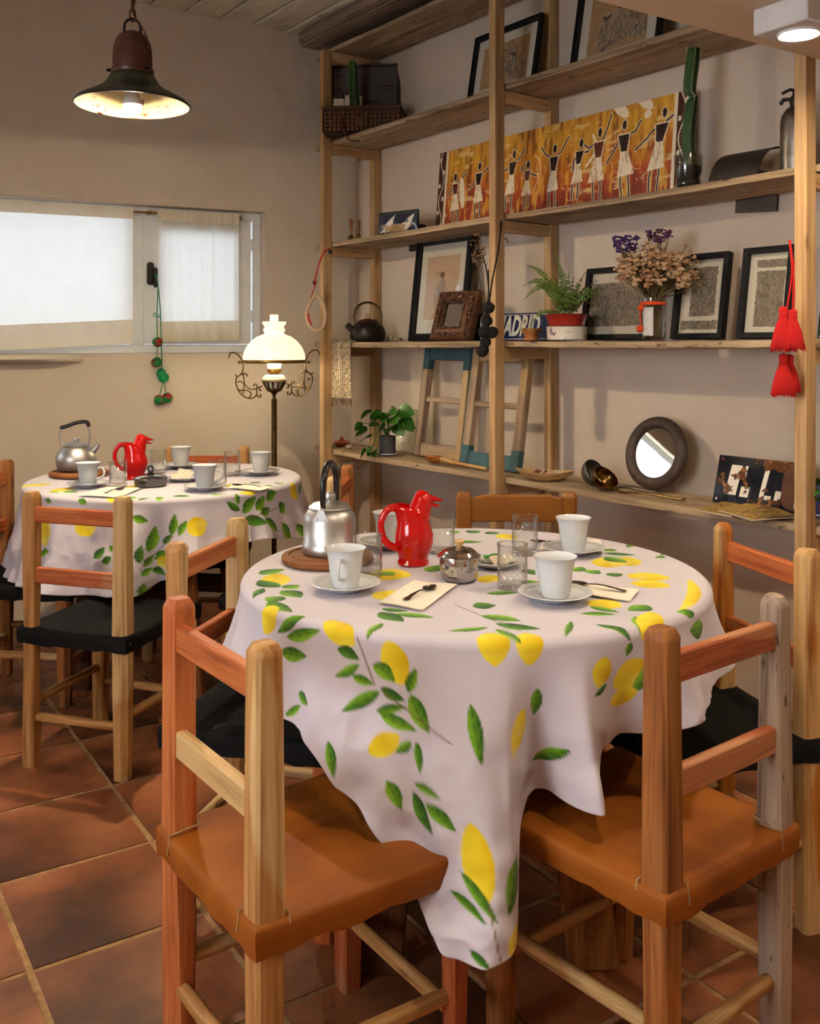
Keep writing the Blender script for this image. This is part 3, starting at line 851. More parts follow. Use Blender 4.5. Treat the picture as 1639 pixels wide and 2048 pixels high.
def make_cloth(name, label, c, half, rot0, N, folds, motifs, seed, extra=60):
    """a square cloth (half side `half`, corners turned by rot0) over the round top: flat on it, hanging in folds beyond"""
    # half: hem table, degrees -> length hanging below the table edge
    NT, NR = int(N * 1.7), int(N * 0.5)
    hd_ = np.array([q_[0] for q_ in half], float); hv_ = np.array([q_[1] for q_ in half], float)
    hd3 = np.concatenate([hd_ - 360, hd_, hd_ + 360]); hv3 = np.concatenate([hv_, hv_, hv_]); od = np.argsort(hd3)
    th = np.linspace(-PI, PI, NT)
    # more columns towards the viewer
    th = th - 0.35 * np.sin(th + PI / 2) * 0 
    hem = np.interp(np.degrees(th), hd3[od], hv3[od])
    ker = np.array([1, 2, 3, 2, 1.]) / 9.0
    hem = np.convolve(np.concatenate([hem[-3:-1], hem, hem[1:3]]), ker, 'valid')
    rho_ = np.linspace(0.0, 1, NR) ** 0.9
    TH, RH = np.meshgrid(th, rho_, indexing='ij')
    S = RH * (TRAD + hem[:, None])
    A = S * np.cos(TH); B = S * np.sin(TH)
    half = 0.72
    h = np.maximum(S - TRAD, 0)
    amp = np.zeros_like(S); lift = np.zeros_like(S); flare = 0.16
    for (tc, al, wl, wr) in folds:
        d = (np.degrees(TH) - tc + 180) % 360 - 180
        wdt = np.where(d < 0, wl, wr)
        amp = amp + al * np.exp(-(d / wdt) ** 2)
    fine = 0.025 * np.sin(TH * 23 + seed) + 0.018 * np.sin(TH * 41 + 2 * seed) + 0.10 * (fbm(TH * 9 + 40, S * 14 + 40, seed, 3) - .5) + 0.16 * np.exp(-h / .16) * (.5 - np.abs(2 * vnoise(TH * 11 + 60, S * 3 + 9, seed + 4) - 1)) + 0.09 * (.5 - np.abs(2 * fbm(TH * 7 + 20, S * 9 + 30, seed + 8, 2) - 1))
    rho = 0.018
    arc = np.minimum(h, rho * PI / 2)
    r_out = TRAD * (h > 0) + rho * np.sin(arc / rho)
    drop = rho * (1 - np.cos(arc / rho))
    h2 = np.maximum(h - rho * PI / 2, 0)
    ease = h2 / (h2 + 0.05)
    sl = (flare + amp + fine) * ease
    sl = np.clip(sl, -0.42, 0.75)
    r = np.where(h > 0, r_out + h2 * sl, S)
    drop = drop + h2 * np.sqrt(np.maximum(1 - sl ** 2, 0.3))
    # fullness of the hanging part swings sideways into the folds
    z = CZ - drop + 0.0012 * (fbm(A * 14 + 30, B * 14 + 30, seed, 3) - .5) * (h <= 0)
    sway = 0.10 * amp * ease
    co = np.stack([c.x + r * np.cos(TH), c.y + r * np.sin(TH), z], -1).reshape(-1, 3)
    rnd = random.Random(seed)
    col = cloth_print(A, B, c, motifs)
    # unseen far side: more of the same print
    for i in range(extra):
        th = rnd.uniform(20, 160) if i % 3 else rnd.uniform(-10, 190); th = R(th); s = rnd.uniform(TRAD * 1.05, half * 1.1)
        ox, oy = s * math.cos(th), s * math.sin(th); an = rnd.uniform(0, 6.28); Lm = rnd.uniform(.05, .09)
        draw_motif(col, A, B, 'Y' if i % 4 == 0 else 'L', (ox, oy), (ox + Lm * math.cos(an), oy + Lm * math.sin(an)), .03 if i % 4 == 0 else .014, rnd)
    _, f = grid_mesh('x', None, NT, NR)
    me = mesh_from_np(name, co - np.array([c.x, c.y, TZ])[None], f)
    put_print(me, col.reshape(-1, 3))
    o = link(name, me, M['cloth'], None, (c.x, c.y, TZ))
    sm = o.modifiers.new('thickness', 'SOLIDIFY'); sm.thickness = 0.001; sm.offset = 1
    tag(o, label, 'tablecloth', 'lemon print tablecloths')
    return o

m1 = [  # kind, base u v, tip u v, half width in photo pixels
 ('L',519,1149,570,1138,6),('Y',521,1160,581,1158,12),('L',564,1176,599,1170,5),('L',564,1181,602,1195,8),('L',559,1174,518,1160,6),
 ('L',565,1193,510,1206,6),('L',527,1176,489,1209,8),('L',537,1201,560,1231,8),('L',537,1203,540,1250,5),('Y',531,1206,521,1279,15),
 ('L',588,1238,545,1279,12),('L',564,1287,634,1274,15),('L',558,1314,610,1326,14),('Y',655,1240,702,1305,34),('L',765,1246,727,1300,13),
 ('L',759,1224,808,1243,7),('L',788,1227,870,1236,5),('L',762,1217,819,1222,4),('Y',754,1198,802,1182,10),('Y',734,1146,820,1152,13),
 ('L',759,1144,788,1151,6),('L',857,1144,880,1130,7),('L',900,1065,920,1064,4),('L',937,1066,959,1062,4),('L',905,1084,965,1084,3),
 ('S',908,1209,1040,1262,0.8),('L',946,1214,992,1210,10),('L',961,1231,1043,1242,6),('L',990,1247,1083,1258,6),('L',977,1255,893,1262,4),
 ('Y',980,1266,992,1348,36),('Y',1050,1266,1062,1349,30),('L',990,1258,1047,1308,13),('L',1142,1242,1138,1294,17),('Y',1175,1202,1241,1214,10),
 ('L',1295,1211,1256,1222,8),('L',1160,1227,1233,1229,4),('L',1178,1213,1240,1225,4),('L',1190,1249,1270,1300,16),('L',1270,1233,1288,1287,13),
 ('Y',1302,1224,1292,1294,22),('L',1211,1150,1246,1148,4),('Y',1253,1151,1340,1156,8),('Y',1261,1165,1340,1172,8),('Y',1182,1123,1250,1127,12),('Y',1230,1122,1283,1124,9),
 ('L',1210,1114,1254,1125,6),('L',1206,1106,1272,1110,3),('L',1206,1099,1235,1102,3),('L',1171,1145,1197,1141,6),('L',1148,1143,1165,1134,5),
 ('L',972,1187,1039,1185,4),('L',1052,1160,1068,1174,6),('L',1050,1138,1068,1150,5),('Y',955,1155,998,1160,8),('Y',1003,1068,1023,1079,5),('L',970,1068,999,1065,3),
 ('Y',1376,1158,1388,1211,10),('L',1396,1202,1391,1251,11),('L',1416,1262,1389,1275,12),('L',1310,1113,1330,1116,3),
 ('S',706,1290,747,1383,1.5),('L',667,1311,715,1335,12),('L',715,1343,667,1366,12),('L',703,1364,747,1383,10),('Y',765,1298,806,1384,28),
 ('L',741,1343,789,1379,15),('L',815,1400,830,1350,13),('L',819,1402,862,1476,18),('L',760,1388,811,1415,11),('L',760,1396,690,1434,15),
 ('L',753,1434,815,1426,11),('L',760,1436,838,1472,13),('Y',748,1512,802,1480,25),('L',825,1493,794,1513,12),('L',836,1491,847,1553,10),
 ('S',760,1392,905,1494,1.4),('L',673,1487,698,1557,11),('L',785,1563,815,1620,13),('L',834,1568,891,1593,9),('L',834,1585,878,1657,13),('L',859,1602,919,1650,13),
 ('L',940,1418,962,1536,15),('Y',940,1632,966,1768,27),('L',925,1715,985,1802,10),('L',908,1747,968,1802,9),('L',1020,1692,1000,1792,15),
 ('S',970,1770,985,1860,1.4),('Y',1035,1800,1000,1855,18),('L',940,1840,972,1872,8),
 ('L',1082,1397,1077,1460,14),('Y',1050,1435,1025,1520,18),('L',1138,1510,1077,1565,12),('L',1228,1388,1190,1408,8),('Y',1222,1330,1202,1392,22),('Y',1262,1340,1285,1395,36),('L',1308,1345,1280,1408,12),
 ('Y',1290,1400,1240,1432,18),('L',1272,1299,1262,1330,8),('L',600,1395,628,1420,9),('L',585,1440,610,1420,9)]
m2 = [('L',487,1033,517,999,10),('L',513,1027,534,997,9),('L',536,1006,558,989,9),('L',483,1027,455,1009,8),('L',519,1035,541,1021,8),('L',487,1046,528,1053,12),('L',526,1043,548,1070,8),
 ('L',560,1052,570,1084,7),('L',560,1030,572,1014,8),('Y',485,987,517,993,9),('L',477,993,481,1018,6),('S',487,1046,560,1020,1.0),
 ('L',342,1078,350,1033,9),('L',356,1078,375,1047,8),('L',326,1096,343,1074,7),('Y',373,1070,413,1050,20),('L',296,1112,310,1058,13),('L',282,1132,284,1096,9),('L',308,1130,340,1108,10),
 ('L',288,1140,306,1118,8),('L',286,1156,304,1144,8),('L',302,1148,333,1158,8),('Y',312,1138,340,1126,12),('L',264,1040,297,1050,9),('L',189,1122,212,1100,10),('L',221,1098,230,1110,6),('L',209,1130,230,1118,9),
 ('S',282,1146,345,1080,1.0),('L',78,1116,107,1108,9),('Y',85,1038,88,1100,15),('Y',162,1036,178,1080,22),('Y',84,1150,98,1163,12),('L',286,1195,290,1170,8),
 ('L',150,1006,170,1014,7),('L',84,1006,98,1012,5),('Y',68,968,78,972,5),('L',100,985,120,983,3),('Y',112,978,140,980,6),('L',130,982,155,985,4),('Y',208,1000,228,1010,10),
 ('L',272,1006,300,998,5),('L',308,999,329,996,5),('L',344,992,385,994,4),('L',425,990,460,990,3),('Y',458,968,490,972,4),('L',500,965,520,966,3),('L',527,974,540,970,4),('L',553,968,566,966,3),('L',255,996,272,994,4),('Y',255,972,275,974,3),
 ('Y',590,970,594,1005,6),('L',585,1055,592,1085,6)]
f1 = [(-88, .20, 18, 2.2), (-81, -.46, 4.0, 5), (-72.5, .20, 3.2, 2.2), (-64, -.46, 4.5, 8), (-44, .20, 6, 5), (-30, -.10, 6, 6), (-18, .22, 8, 8), (12, .2, 10, 10), (40, .2, 10, 10), (70, .2, 9, 9), (100, .2, 9, 9), (130, .2, 9, 9), (160, .2, 9, 9), (-106, -.06, 5, 5), (-120, .10, 8, 6), (-140, .14, 7, 8), (-158, .16, 7, 7), (-172, .12, 6, 6)]
f2 = [(-87, .30, 8, 3), (-79, -.26, 4, 5), (-66, .24, 6, 4), (-52, .10, 6, 6), (-36, .2, 7, 7), (-12, .24, 8, 8), (12, .2, 10, 10), (40, .2, 10, 10), (70, .2, 9, 9), (100, .2, 9, 9), (130, .2, 9, 9), (160, .2, 9, 9), (-102, -.10, 5, 5), (-114, .20, 6, 5), (-128, -.12, 5, 5), (-142, .05, 8, 6), (-165, .05, 7, 7)]
hem1 = [(180, .155), (-160, .165), (-140, .18), (-128, .20), (-114, .30), (-102, .42), (-98, .49), (-92, .50), (-88.5, .49), (-87, .47), (-85.5, .33), (-78, .285), (-72, .30), (-69, .25), (-60, .21), (-45, .20), (-30, .18), (0, .155), (30, .15), (90, .16), (150, .15)]
hem2 = [(180, .29), (-150, .33), (-120, .335), (-100, .325), (-86, .33), (-78, .29), (-66, .24), (-52, .185), (-40, .18), (-25, .20), (-8, .235), (15, .20), (60, .2), (120, .2)]
make_cloth('tablecloth', 'lemon print cloth with its corner hanging low on the near round table', T1, hem1, R(45), 620, f1, m1, 2)
make_cloth('tablecloth', 'lemon print cloth on the far round table by the window', T2, hem2, R(38), 400, f2, m2, 5)

def make_table(c, rot, label):
    t = thing('round_table', label, 'table', (c.x, c.y, 0), rot, 'round dining tables')
    part(t, 'tabletop', MB().lathe([(TRAD - .006, TZ - .03), (TRAD, TZ - .026), (TRAD, TZ - .004), (TRAD - .004, TZ)], 64), M['table_x'])
    ap = MB(); ap.box(-.26, .26, -.035, .035, TZ - .11, TZ - .03); ap.box(-.035, .035, -.26, .26, TZ - .11, TZ - .03)
    part(t, 'apron', ap, M['table_x'], 0.003)
    for sx_, sy_ in ((1, 1), (1, -1), (-1, 1), (-1, -1)):
        lg = MB()
        r0 = [(sx_ * .22 + dx, sy_ * .24 + dy, 0) for dx, dy in ((-.05, -.02), (.05, -.02), (.05, .02), (-.05, .02))]
        r1 = [(sx_ * .15 + dx, sy_ * .22 + dy, TZ - .11) for dx, dy in ((-.05, -.02), (.05, -.02), (.05, .02), (-.05, .02))]
        lg.loft([r0, r1])
        part(t, 'leg', lg, M['brown_z'] if sx_ > 0 else M['table_z'], 0.003)
    for sy_ in (1, -1):
        part(t, 'stretcher', MB().box(-.16, .16, sy_ * .235 - .015, sy_ * .235 + .015, .25, .32), M['table_x'], 0.003)
    part(t, 'stretcher', MB().box(-.02, .02, -.22, .22, .26, .33), M['table_y'], 0.003)
    return t
make_table(T1, R(2), 'near round table under the lemon cloth')
make_table(T2, R(-12), 'far round table under the lemon cloth by the window')

# ================================================================== chairs
HS = 0.157     # half spacing of the rear posts
def post_mesh(name, w, h, seed, top=0.012):
    rnd = random.Random(seed); mb = MB(); rings = []
    zs = [0, 0.10, 0.25, 0.37, 0.42, 0.55, 0.70, h - 0.02, h - top, h]
    for z in zs:
        if z > h: continue
        k = 0.86 + 0.14 * min(1, z / 0.35) if z < .35 else 1.0
        if z > 0.45: k = 1.0 - 0.10 * (z - 0.45) / 0.4
        cut = 0.006 + 0.010 * max(0, math.sin(z * 5 + seed))
        if z == h: k *= 0.74
        a = w / 2 * k + rnd.uniform(-.0008, .0008)
        rings.append([(-a + cut, -a, z), (a - .005, -a, z), (a, -a + .005, z), (a, a - cut, z), (a - cut, a, z), (-a + .005, a, z), (-a, a - .005, z), (-a, -a + cut, z)])
    mb.loft(rings)
    return mb
def seat_mesh(top, hw0, hw1, y0, y1, th, sag, seed):
    """hide stretched over the seat frame: dished top, rounded edge and turned-down sides"""
    rnd = random.Random(seed); mb = MB(); n = 14
    def outline(t):            # closed trapezoid outline
        c = [(-hw0, y0), (hw0, y0), (hw1, y1), (-hw1, y1)]
        k = int(t * 4) % 4; f = t * 4 - int(t * 4)
        a, b = c[k], c[(k + 1) % 4]
        return (a[0] + (b[0] - a[0]) * f, a[1] + (b[1] - a[1]) * f)
    m = 4 * n
    cx_, cy_ = 0, (y0 + y1) / 2
    def ring(sc, z, wob=0, cornerup=0):
        out = []
        for i in range(m):
            x, y = outline(i / m)
            zz = z + (rnd.uniform(-wob, wob) if wob else 0)
            e = abs(((i % n) / n) - 0.5) * 2      # 1 at the corners
            zz -= cornerup * (1 - e * e)
            out.append((cx_ + (x - cx_) * sc, cy_ + (y - cy_) * sc, zz))
        return out
    rings = [ring(0.96, top - th + .004), ring(0.99, top - th, 0.004, 0), ring(1.0, top - th * .55, 0, .001), ring(1.0, top - .010, 0, .003), ring(0.985, top - .002, 0, .004), ring(0.95, top, 0, .005)]
    for k in (0.85, 0.65, 0.45, 0.25, 0.08):
        rings.append(ring(k, top - sag * (1 - (k / .95) ** 2), 0, .004 * k))
    mb.loft(rings)
    return mb
def make_chair(label, P1, P2, f, mats, group, seat='hide', seed=0, seat_z=0.42, h=0.815, w=0.048, painted=False):
    P1 = Vector((*P1, 0)); P2 = Vector((*P2, 0)); c = (P1 + P2) / 2
    f = Vector((*f, 0)).normalized()
    rz = math.atan2(-f.x, f.y)
    t = thing('dining_chair', label, 'chair', c, rz, group)
    # mats: left post, right post, top rail, lower rail, front legs, stretchers
    A = M['black_hide'] if seat == 'black' else (M['hide'] if seat == 'hide' else M['caramel'])
    rp = [(-HS, mats[0]), (HS, mats[1])]
    for k, (x, mm) in enumerate(rp):
        part(t, 'post', post_mesh('post', w, h, seed + k), M[mm + '_z'] if mm != 'caramel' else M[mm], loc=(x, 0, 0), rot=(0, 0, (0, PI / 2, PI, -PI / 2)[(seed + k) % 4]))
    def rail(z, hh, mm, th=.022):
        part(t, 'back_rail', MB().box(-HS + w * .42, HS - w * .42, -th / 2 - .004, th / 2 - .004, z - hh / 2, z + hh / 2), M[mm + '_x'] if mm != 'caramel' else M[mm], 0.003)
    if painted:
        pr = [(-HS + .018, .728), (HS - .018, .728), (HS - .018, .795), (HS - .04, .800), (HS - .055, .806), (-HS + .055, .806), (-HS + .04, .800), (-HS + .018, .795)]
        part(t, 'back_rail', MB().prism(pr, -.014, .012), M['caramel'], 0.003)
        part(t, 'back_slat', MB().box(-.015, .015, -.008, .008, .46, .73), M['caramel'], 0.002)
        rail(0.47, .045, 'caramel')
    else:
        rail(0.750, .046, mats[2]); rail(0.570, .046, mats[3])
    for sx_ in (-1, 1):
        part(t, 'leg', post_mesh('leg', w, seat_z - .012, seed + 5 + sx_, .004), M[mats[4] + '_z'] if mats[4] != 'caramel' else M['caramel'], loc=(sx_ * .166, .352, 0))
    sm = part(t, 'seat', seat_mesh(seat_z, HS + .030, .166 + .030, -.030, .382, .050, .012, seed), A, angle=60)
    if seat == 'hide':
        for sx_ in (-1, 1):          # pale cut edges where the hide goes round the posts
            x0 = sx_ * (HS + .0262); xi = sx_ * (HS - .0262)
            ed = MB().tube([(xi, -.0315, seat_z - .03), (xi, -.028, seat_z + .001), (xi, .027, seat_z + .006), (x0, .027, seat_z + .002), (sx_ * (HS + .0305), .026, seat_z - .012)], .0016, 6)
            part(sm, 'cut_edge', ed, M['hide_edge'], label='pale raw edge of the hide')
    else:
        part(sm, 'tack', MB().blob((HS + .031, -.01, seat_z - .025), .003, 1), M['steel'])
    Ms = M['pale_x'] if mats[5] == 'pale' else M['grey_x']
    def dowel(a, b): 
        d = Vector(b) - Vector(a); L = d.length
        mb = MB().lathe([(.0115, 0), (.0135, L * .15), (.0138, L * .5), (.0135, L * .85), (.0115, L)], 12)
        q = d.to_track_quat('Z', 'Y').to_euler()
        return part(t, 'stretcher', mb, M['pale_z'] if mats[5] == 'pale' else M['grey_z'], loc=a, rot=q)
    dowel((-HS, 0, .147), (HS, 0, .150))
    dowel((-.166, .352, .135), (.166, .352, .132))
    dowel((-HS, 0, .188), (-.166, .352, .185))
    dowel((HS, 0, .178), (.166, .352, .168))
    return t
G1 = 'chairs around the near table'; G2 = 'chairs around the far table'
def at_posts(u1, v1, u2, v2, top=0.815):
    a = Pz(u1, v1, top); b = Pz(u2, v2, top)
    c = (a + b) / 2; d = (b - a); d.z = 0; d.normalize()
    a = c - d * HS; b = c + d * HS
    return (a.x, a.y), (b.x, b.y)
def perp(a, b, s=1):
    d = (b[0] - a[0], b[1] - a[1]); return (-d[1] * s, d[0] * s)
a, b = at_posts(358, 1195, 528, 1285)
make_chair('tan hide chair nearest on the left, with one orange and one pale post', a, b, perp(a, b), ('red', 'pale', 'red', 'pale', 'rosy', 'pale'), G1, 'hide', 1)
a, b = at_posts(1340, 1250, 1549, 1190)
a, b = [(q_[0] - .008, q_[1] - .006) for q_ in (a, b)]
make_chair('tan hide chair nearest on the right, with a speckled grey post', a, b, perp(a, b), ('brown', 'speck', 'rosy', 'rosy', 'brown', 'pale'), G1, 'hide', 2)
a, b = at_posts(1427, 1048, 1599, 1104)
a, b = [(q_[0] + .028, q_[1] + .022) for q_ in (a, b)]      # clear of the seat in front
make_chair('black hide dining chair with amber posts at the right of the near table', b, a, (-0.966, -0.26), ('amber', 'amber', 'red', 'red', 'amber', 'pale'), G1, 'black', 3)
a, b = at_posts(358, 1083, 471, 1038)
make_chair('black hide dining chair with pale posts at the left of the near table', a, b, (0.967, -0.253), ('pale', 'pale', 'red', 'red', 'red', 'pale'), G1, 'black', 4)
make_chair('caramel painted chair with a shaped top rail behind the near table', (0.160, 2.86), (0.474, 2.86), (0, -1), ('caramel', 'caramel', 'caramel', 'caramel', 'caramel', 'pale'), G1, 'paint', 5, painted=True)
a, b = at_posts(62, 984, 247, 993)
make_chair('black hide dining chair on the near side of the far table', a, b, (0.298, 0.954), ('pale', 'pale', 'red', 'rosy', 'pale', 'pale'), G2, 'black', 6)
make_chair('dining chair cut by the left edge of the picture beside the far table', (-1.545, 3.67), (-1.545, 3.355), (1, -0.03), ('brown', 'brown', 'red', 'red', 'brown', 'pale'), G2, 'black', 7)
make_chair('dining chair on the window side of the far table', (-1.034, 4.17), (-0.722, 4.17), (0.0, -1), ('pale', 'pale', 'red', 'red', 'pale', 'pale'), G2, 'black', 8)
a, b = at_posts(671, 952, 692, 930)
make_chair('dining chair behind the kettle, turned towards the far table', a, b, (-0.99, 0.08), ('pale', 'brown', 'red', 'red', 'pale', 'pale'), G2, 'black', 9)
# ================================================================== tableware
WZ = CZ + 0.0022         # top of the cloth
def on_table(u, v, z=WZ):
    p = Pz(u, v, z); return Vector((p.x, p.y, z))
# ---- cup and saucer prototypes
def make_cup(label, loc, rz, group):
    t = thing('coffee_cup', label, 'cup', loc, rz, group)
    pr = [(.012, .001), (.025, .0), (.0265, .003), (.0265, .006), (.029, .012), (.0325, .030), (.0345, .050), (.0375, .068), (.0425, .080), (.0435, .081),
          (.0425, .0805), (.0365, .068), (.033, .050), (.031, .030), (.026, .012), (.015, .009), (.0, .009)]
    part(t, 'bowl', MB().lathe(pr, 40, cap=False), M['porcelain'], angle=60)
    hp_ = bez([(.034, 0, .060), (.052, 0, .062), (.060, 0, .048), (.054, 0, .030), (.031, 0, .022)], 6)
    part(t, 'handle', MB().tube(hp_, .0042, 8), M['porcelain'])
    part(t, 'rim_line', MB().lathe([(.0357, .0588), (.0359, .0595), (.0361, .0602)], 40, cap=False), M['rim_line'])
    return t
def make_saucer(label, loc, group):
    t = thing('saucer', label, 'saucer', loc, 0, group)
    pr = [(.0, .003), (.026, .003), (.027, .0), (.031, .0), (.034, .004), (.055, .0105), (.0725, .0165), (.0740, .0180), (.0725, .0190), (.054, .0135), (.032, .0075), (.028, .0065), (.0, .0065)]
    part(t, 'dish', MB().lathe(pr, 48, cap=False), M['porcelain'], angle=60)
    part(t, 'rim_line', MB().lathe([(.0600, .01555), (.0607, .0158), (.0614, .0160)], 48, cap=False), M['rim_line'])
    return t
GC, GS = 'white coffee cups', 'white saucers'
cups = [((690, 1180), -100, 'in front of the aluminium kettle with its handle to the viewer', 1),
        ((1110, 1200), 120, 'at the right front of the near table', 1),
        ((1146, 1107), 60, 'at the back right of the near table', 1),
        ((778, 1094), 100, 'half hidden behind the red jug on the near table', 1),
        ((176, 974), -5, 'in front of the far kettle', 2),
        ((361, 936), 80, 'at the back of the far table, beside the ribbed glass', 2),
        ((409, 980), 5, 'at the front of the far table, beside the steel butter dish', 2),
        ((521, 949), 90, 'at the right end of the far table', 2)]
p_cup = p_sau = None
for (uv, hz, wh, tb_), in [(c,) for c in cups]:
    loc = on_table(*uv)
    l1 = 'white porcelain saucer ' + wh; l2 = 'white porcelain cup ' + wh
    if 'handle' in wh: l1 = 'white porcelain saucer in front of the aluminium kettle'
    if p_cup is None:
        p_sau = make_saucer(l1, loc, GS); p_cup = make_cup(l2, loc + Vector((0, 0, .0072)), R(hz), GC)
    else:
        dup(p_sau, loc, 0, l1); dup(p_cup, loc + Vector((0, 0, .0072)), R(hz), l2)

# ---- drinking glasses (diamond relief near, horizontal ribs far)
def make_glass(label, loc, rz, kind, group):
    t = thing('drinking_glass', label, 'glass', loc, rz, group)
    n = 56; rings = []
    H = .092
    for z in [0, .004, .008] + [.012 + k * .0030 for k in range(23)] + [.084, .088, H]:
        rr = .0300 if z < .003 else (.0318 if z < .078 else (.0312 if z < .087 else .0318))
        ring = []
        for j in range(n):
            a_ = 2 * PI * j / n; q = rr
            if .012 <= z <= .076:
                if kind == 0:
                    u_ = a_ * 8 / (2 * PI); v_ = (z - .012) / .022
                    e = min(abs((u_ + v_) % 1 - .5), abs((u_ - v_) % 1 - .5))
                    q -= .0030 * max(0, 1 - e / .14)
                else:
                    q += .0013 * math.sin(z / .0062 * 2 * PI + 0.8 * math.sin(a_ * 3))
            ring.append((q * math.cos(a_), q * math.sin(a_), z))
        rings.append(ring)
    for r_, z in ((.0300, H), (.0292, .085), (.0290, .04), (.0285, .012), (.020, .010), (.0001, .010)):
        rings.append([(r_ * math.cos(2 * PI * j / n), r_ * math.sin(2 * PI * j / n), z) for j in range(n)])
    mb = MB().loft(rings, cap=False); mb.f.append(tuple(range(n)))
    part(t, 'body', mb, M['glass'], angle=25)
    part(t, 'rim', MB().tube([(.0311 * math.cos(2 * PI * j / 40), .0311 * math.sin(2 * PI * j / 40), H) for j in range(40)], .0014, 6, close=True), M['glass'])
    return t
GG = 'clear drinking glasses'
gl = [((735, 1153), 0, 'diamond cut glass between the kettle and the red jug'), ((883, 1105), 0, 'diamond cut glass just behind the beak of the near red jug'),
      ((1049, 1108), 0, 'diamond cut glass at the back of the near table'), ((1024, 1176), 0, 'diamond cut glass beside the steel sugar bowl'),
      ((236, 973), 1, 'ribbed glass in front of the far red jug'), ((316, 946), 1, 'ribbed glass behind the far red jug'),
      ((435, 972), 1, 'ribbed glass beside the front cup of the far table'), ((464, 951), 1, 'ribbed glass at the back right of the far table')]
pg = {}
for uv, kd, lb in gl:
    loc = on_table(*uv)
    if kd not in pg: pg[kd] = make_glass(lb, loc, R(10), kd, GG)
    else: dup(pg[kd], loc, R(random.uniform(0, 40)), lb)

# ---- napkins and teaspoons
def napkin(label, pts):
    ps = [on_table(u, v) for u, v in pts]
    c = sum(ps, Vector()) / 4
    def fn(a_, b_):
        p = (ps[0] * (1 - a_) + ps[1] * a_) * (1 - b_) + (ps[3] * (1 - a_) + ps[2] * a_) * b_ - c
        return (p.x, p.y, .0015 + .0012 * math.sin(a_ * 5 + b_ * 3))
    mb = MB().grid(8, 8, fn); n = len(mb.v)
    mb.grid(8, 8, lambda a_, b_: tuple(Vector(fn(a_, b_)) + Vector((0, 0, .0018))))
    o = part(None, 'paper_napkin', mb, M['napkin'], loc=(c.x, c.y, WZ))
    tag(o, label, 'napkin', 'folded paper napkins'); return o
napkin('folded paper napkin at the front of the near table', [(757, 1208), (845, 1222), (914, 1172), (828, 1163)])
napkin('folded paper napkin right of the front cup of the near table', [(1140, 1188), (1258, 1204), (1278, 1183), (1150, 1166)])
napkin('folded paper napkin behind the back cup of the near table', [(1078, 1103), (1205, 1106), (1200, 1082), (1085, 1088)])
napkin('folded paper napkin on the far table in front of the red jug', [(155, 993), (240, 996), (280, 978), (215, 974)])
napkin('folded paper napkin on the far table between the right hand cups', [(455, 978), (520, 982), (545, 976), (470, 966)])
def spoon(label, a_, b_, z=.0045):
    """handle end at a_, bowl tip at b_ (photo points on the table)"""
    A_ = on_table(*a_); B_ = on_table(*b_); d = B_ - A_; L = .128
    t = thing('teaspoon', label, 'spoon', (A_ + B_) / 2 + Vector((0, 0, z)), math.atan2(d.y, d.x), 'steel teaspoons')
    hb = MB(); rings = []
    for x, w, zz in ((-.064, .0045, .002), (-.060, .0065, .002), (-.048, .0060, .003), (-.040, .0042, .004), (-.030, .0050, .005), (-.015, .0030, .006), (.0, .0026, .006), (.018, .0028, .004), (.026, .0034, .002)):
        rings.append([(x, -w, zz), (x, 0, zz + .0016), (x, w, zz), (x, 0, zz - .0010)])
    hb.loft(rings); part(t, 'handle', hb, M['spoon'])
    part(t, 'bowl', MB().grid(12, 10, lambda a1, b1: (.024 + .042 * a1, .0135 * math.sin(PI * min(1, max(.02, a1)) ** .8) ** .6 * (2 * b1 - 1), .004 - .006 * (1 - (2 * b1 - 1) ** 2) * math.sin(PI * a1))), M['spoon'])
    return t
spoon('patterned teaspoon lying on the napkin at the front of the near table', (806, 1207), (870, 1176))
spoon('teaspoon on the napkin right of the front cup of the near table', (1250, 1188), (1140, 1170))
spoon('teaspoon on the napkin behind the back cup of the near table', (1140, 1093), (1078, 1088))
spoon('teaspoon on the napkin in front of the far red jug', (204, 992), (250, 978))
spoon('teaspoon on the napkin between the right hand cups of the far table', (525, 977), (462, 972))
spoon('teaspoon tucked beside the right end cup of the far table', (503, 941), (476, 946))

# ---- wooden boards under the kettles
def trivet(label, loc, r):
    o = part(None, 'round_board', MB().lathe([(r - .006, 0), (r, .005), (r, .014), (r - .004, .018), (r - .016, .018), (r - .018, .0155), (r - .024, .0155), (r - .026, .018), (0, .018)], 56), M['wood_board'], angle=30, loc=loc)
    tag(o, label, 'board', 'round wooden serving boards'); return o
k1 = on_table(655, 1122); k2 = on_table(158, 951)
trivet('round wooden board under the kettle of the near table', k1, .108)
trivet('round wooden board under the kettle of the far table', k2, .112)
# ---- aluminium kettle (near)
t = thing('kettle', 'dented aluminium kettle with a black hoop handle on the near table', 'kettle', k1 + Vector((0.004, .01, .0185)), R(76))
part(t, 'body', MB().lathe([(.050, 0), (.062, .001), (.0645, .006), (.0645, .024), (.0625, .026), (.0622, .075), (.0600, .087), (.0540, .098), (.0450, .105)], 48), M['alu'], angle=50)
lid = part(t, 'lid', MB().lathe([(.0480, .104), (.0500, .106), (.0490, .109), (.0440, .112), (.0400, .1155), (.0200, .120), (.0, .121)], 40), M['alu'])
part(lid, 'knob', MB().lathe([(.007, .119), (.008, .124), (.0135, .127), (.0150, .133), (.0130, .139), (.006, .1425), (.0, .143)], 24), M['alu'])
hp_ = bez([(-.047, 0, .108), (-.050, 0, .135), (-.046, 0, .175), (-.026, 0, .203), (.0, 0, .210), (.026, 0, .203), (.046, 0, .175), (.050, 0, .135), (.047, 0, .108)], 5)
part(t, 'handle', MB().tube(hp_, [.0062 + .0022 * math.sin(PI * i / (len(hp_) - 1)) for i in range(len(hp_))], 10), M['black_plastic'])
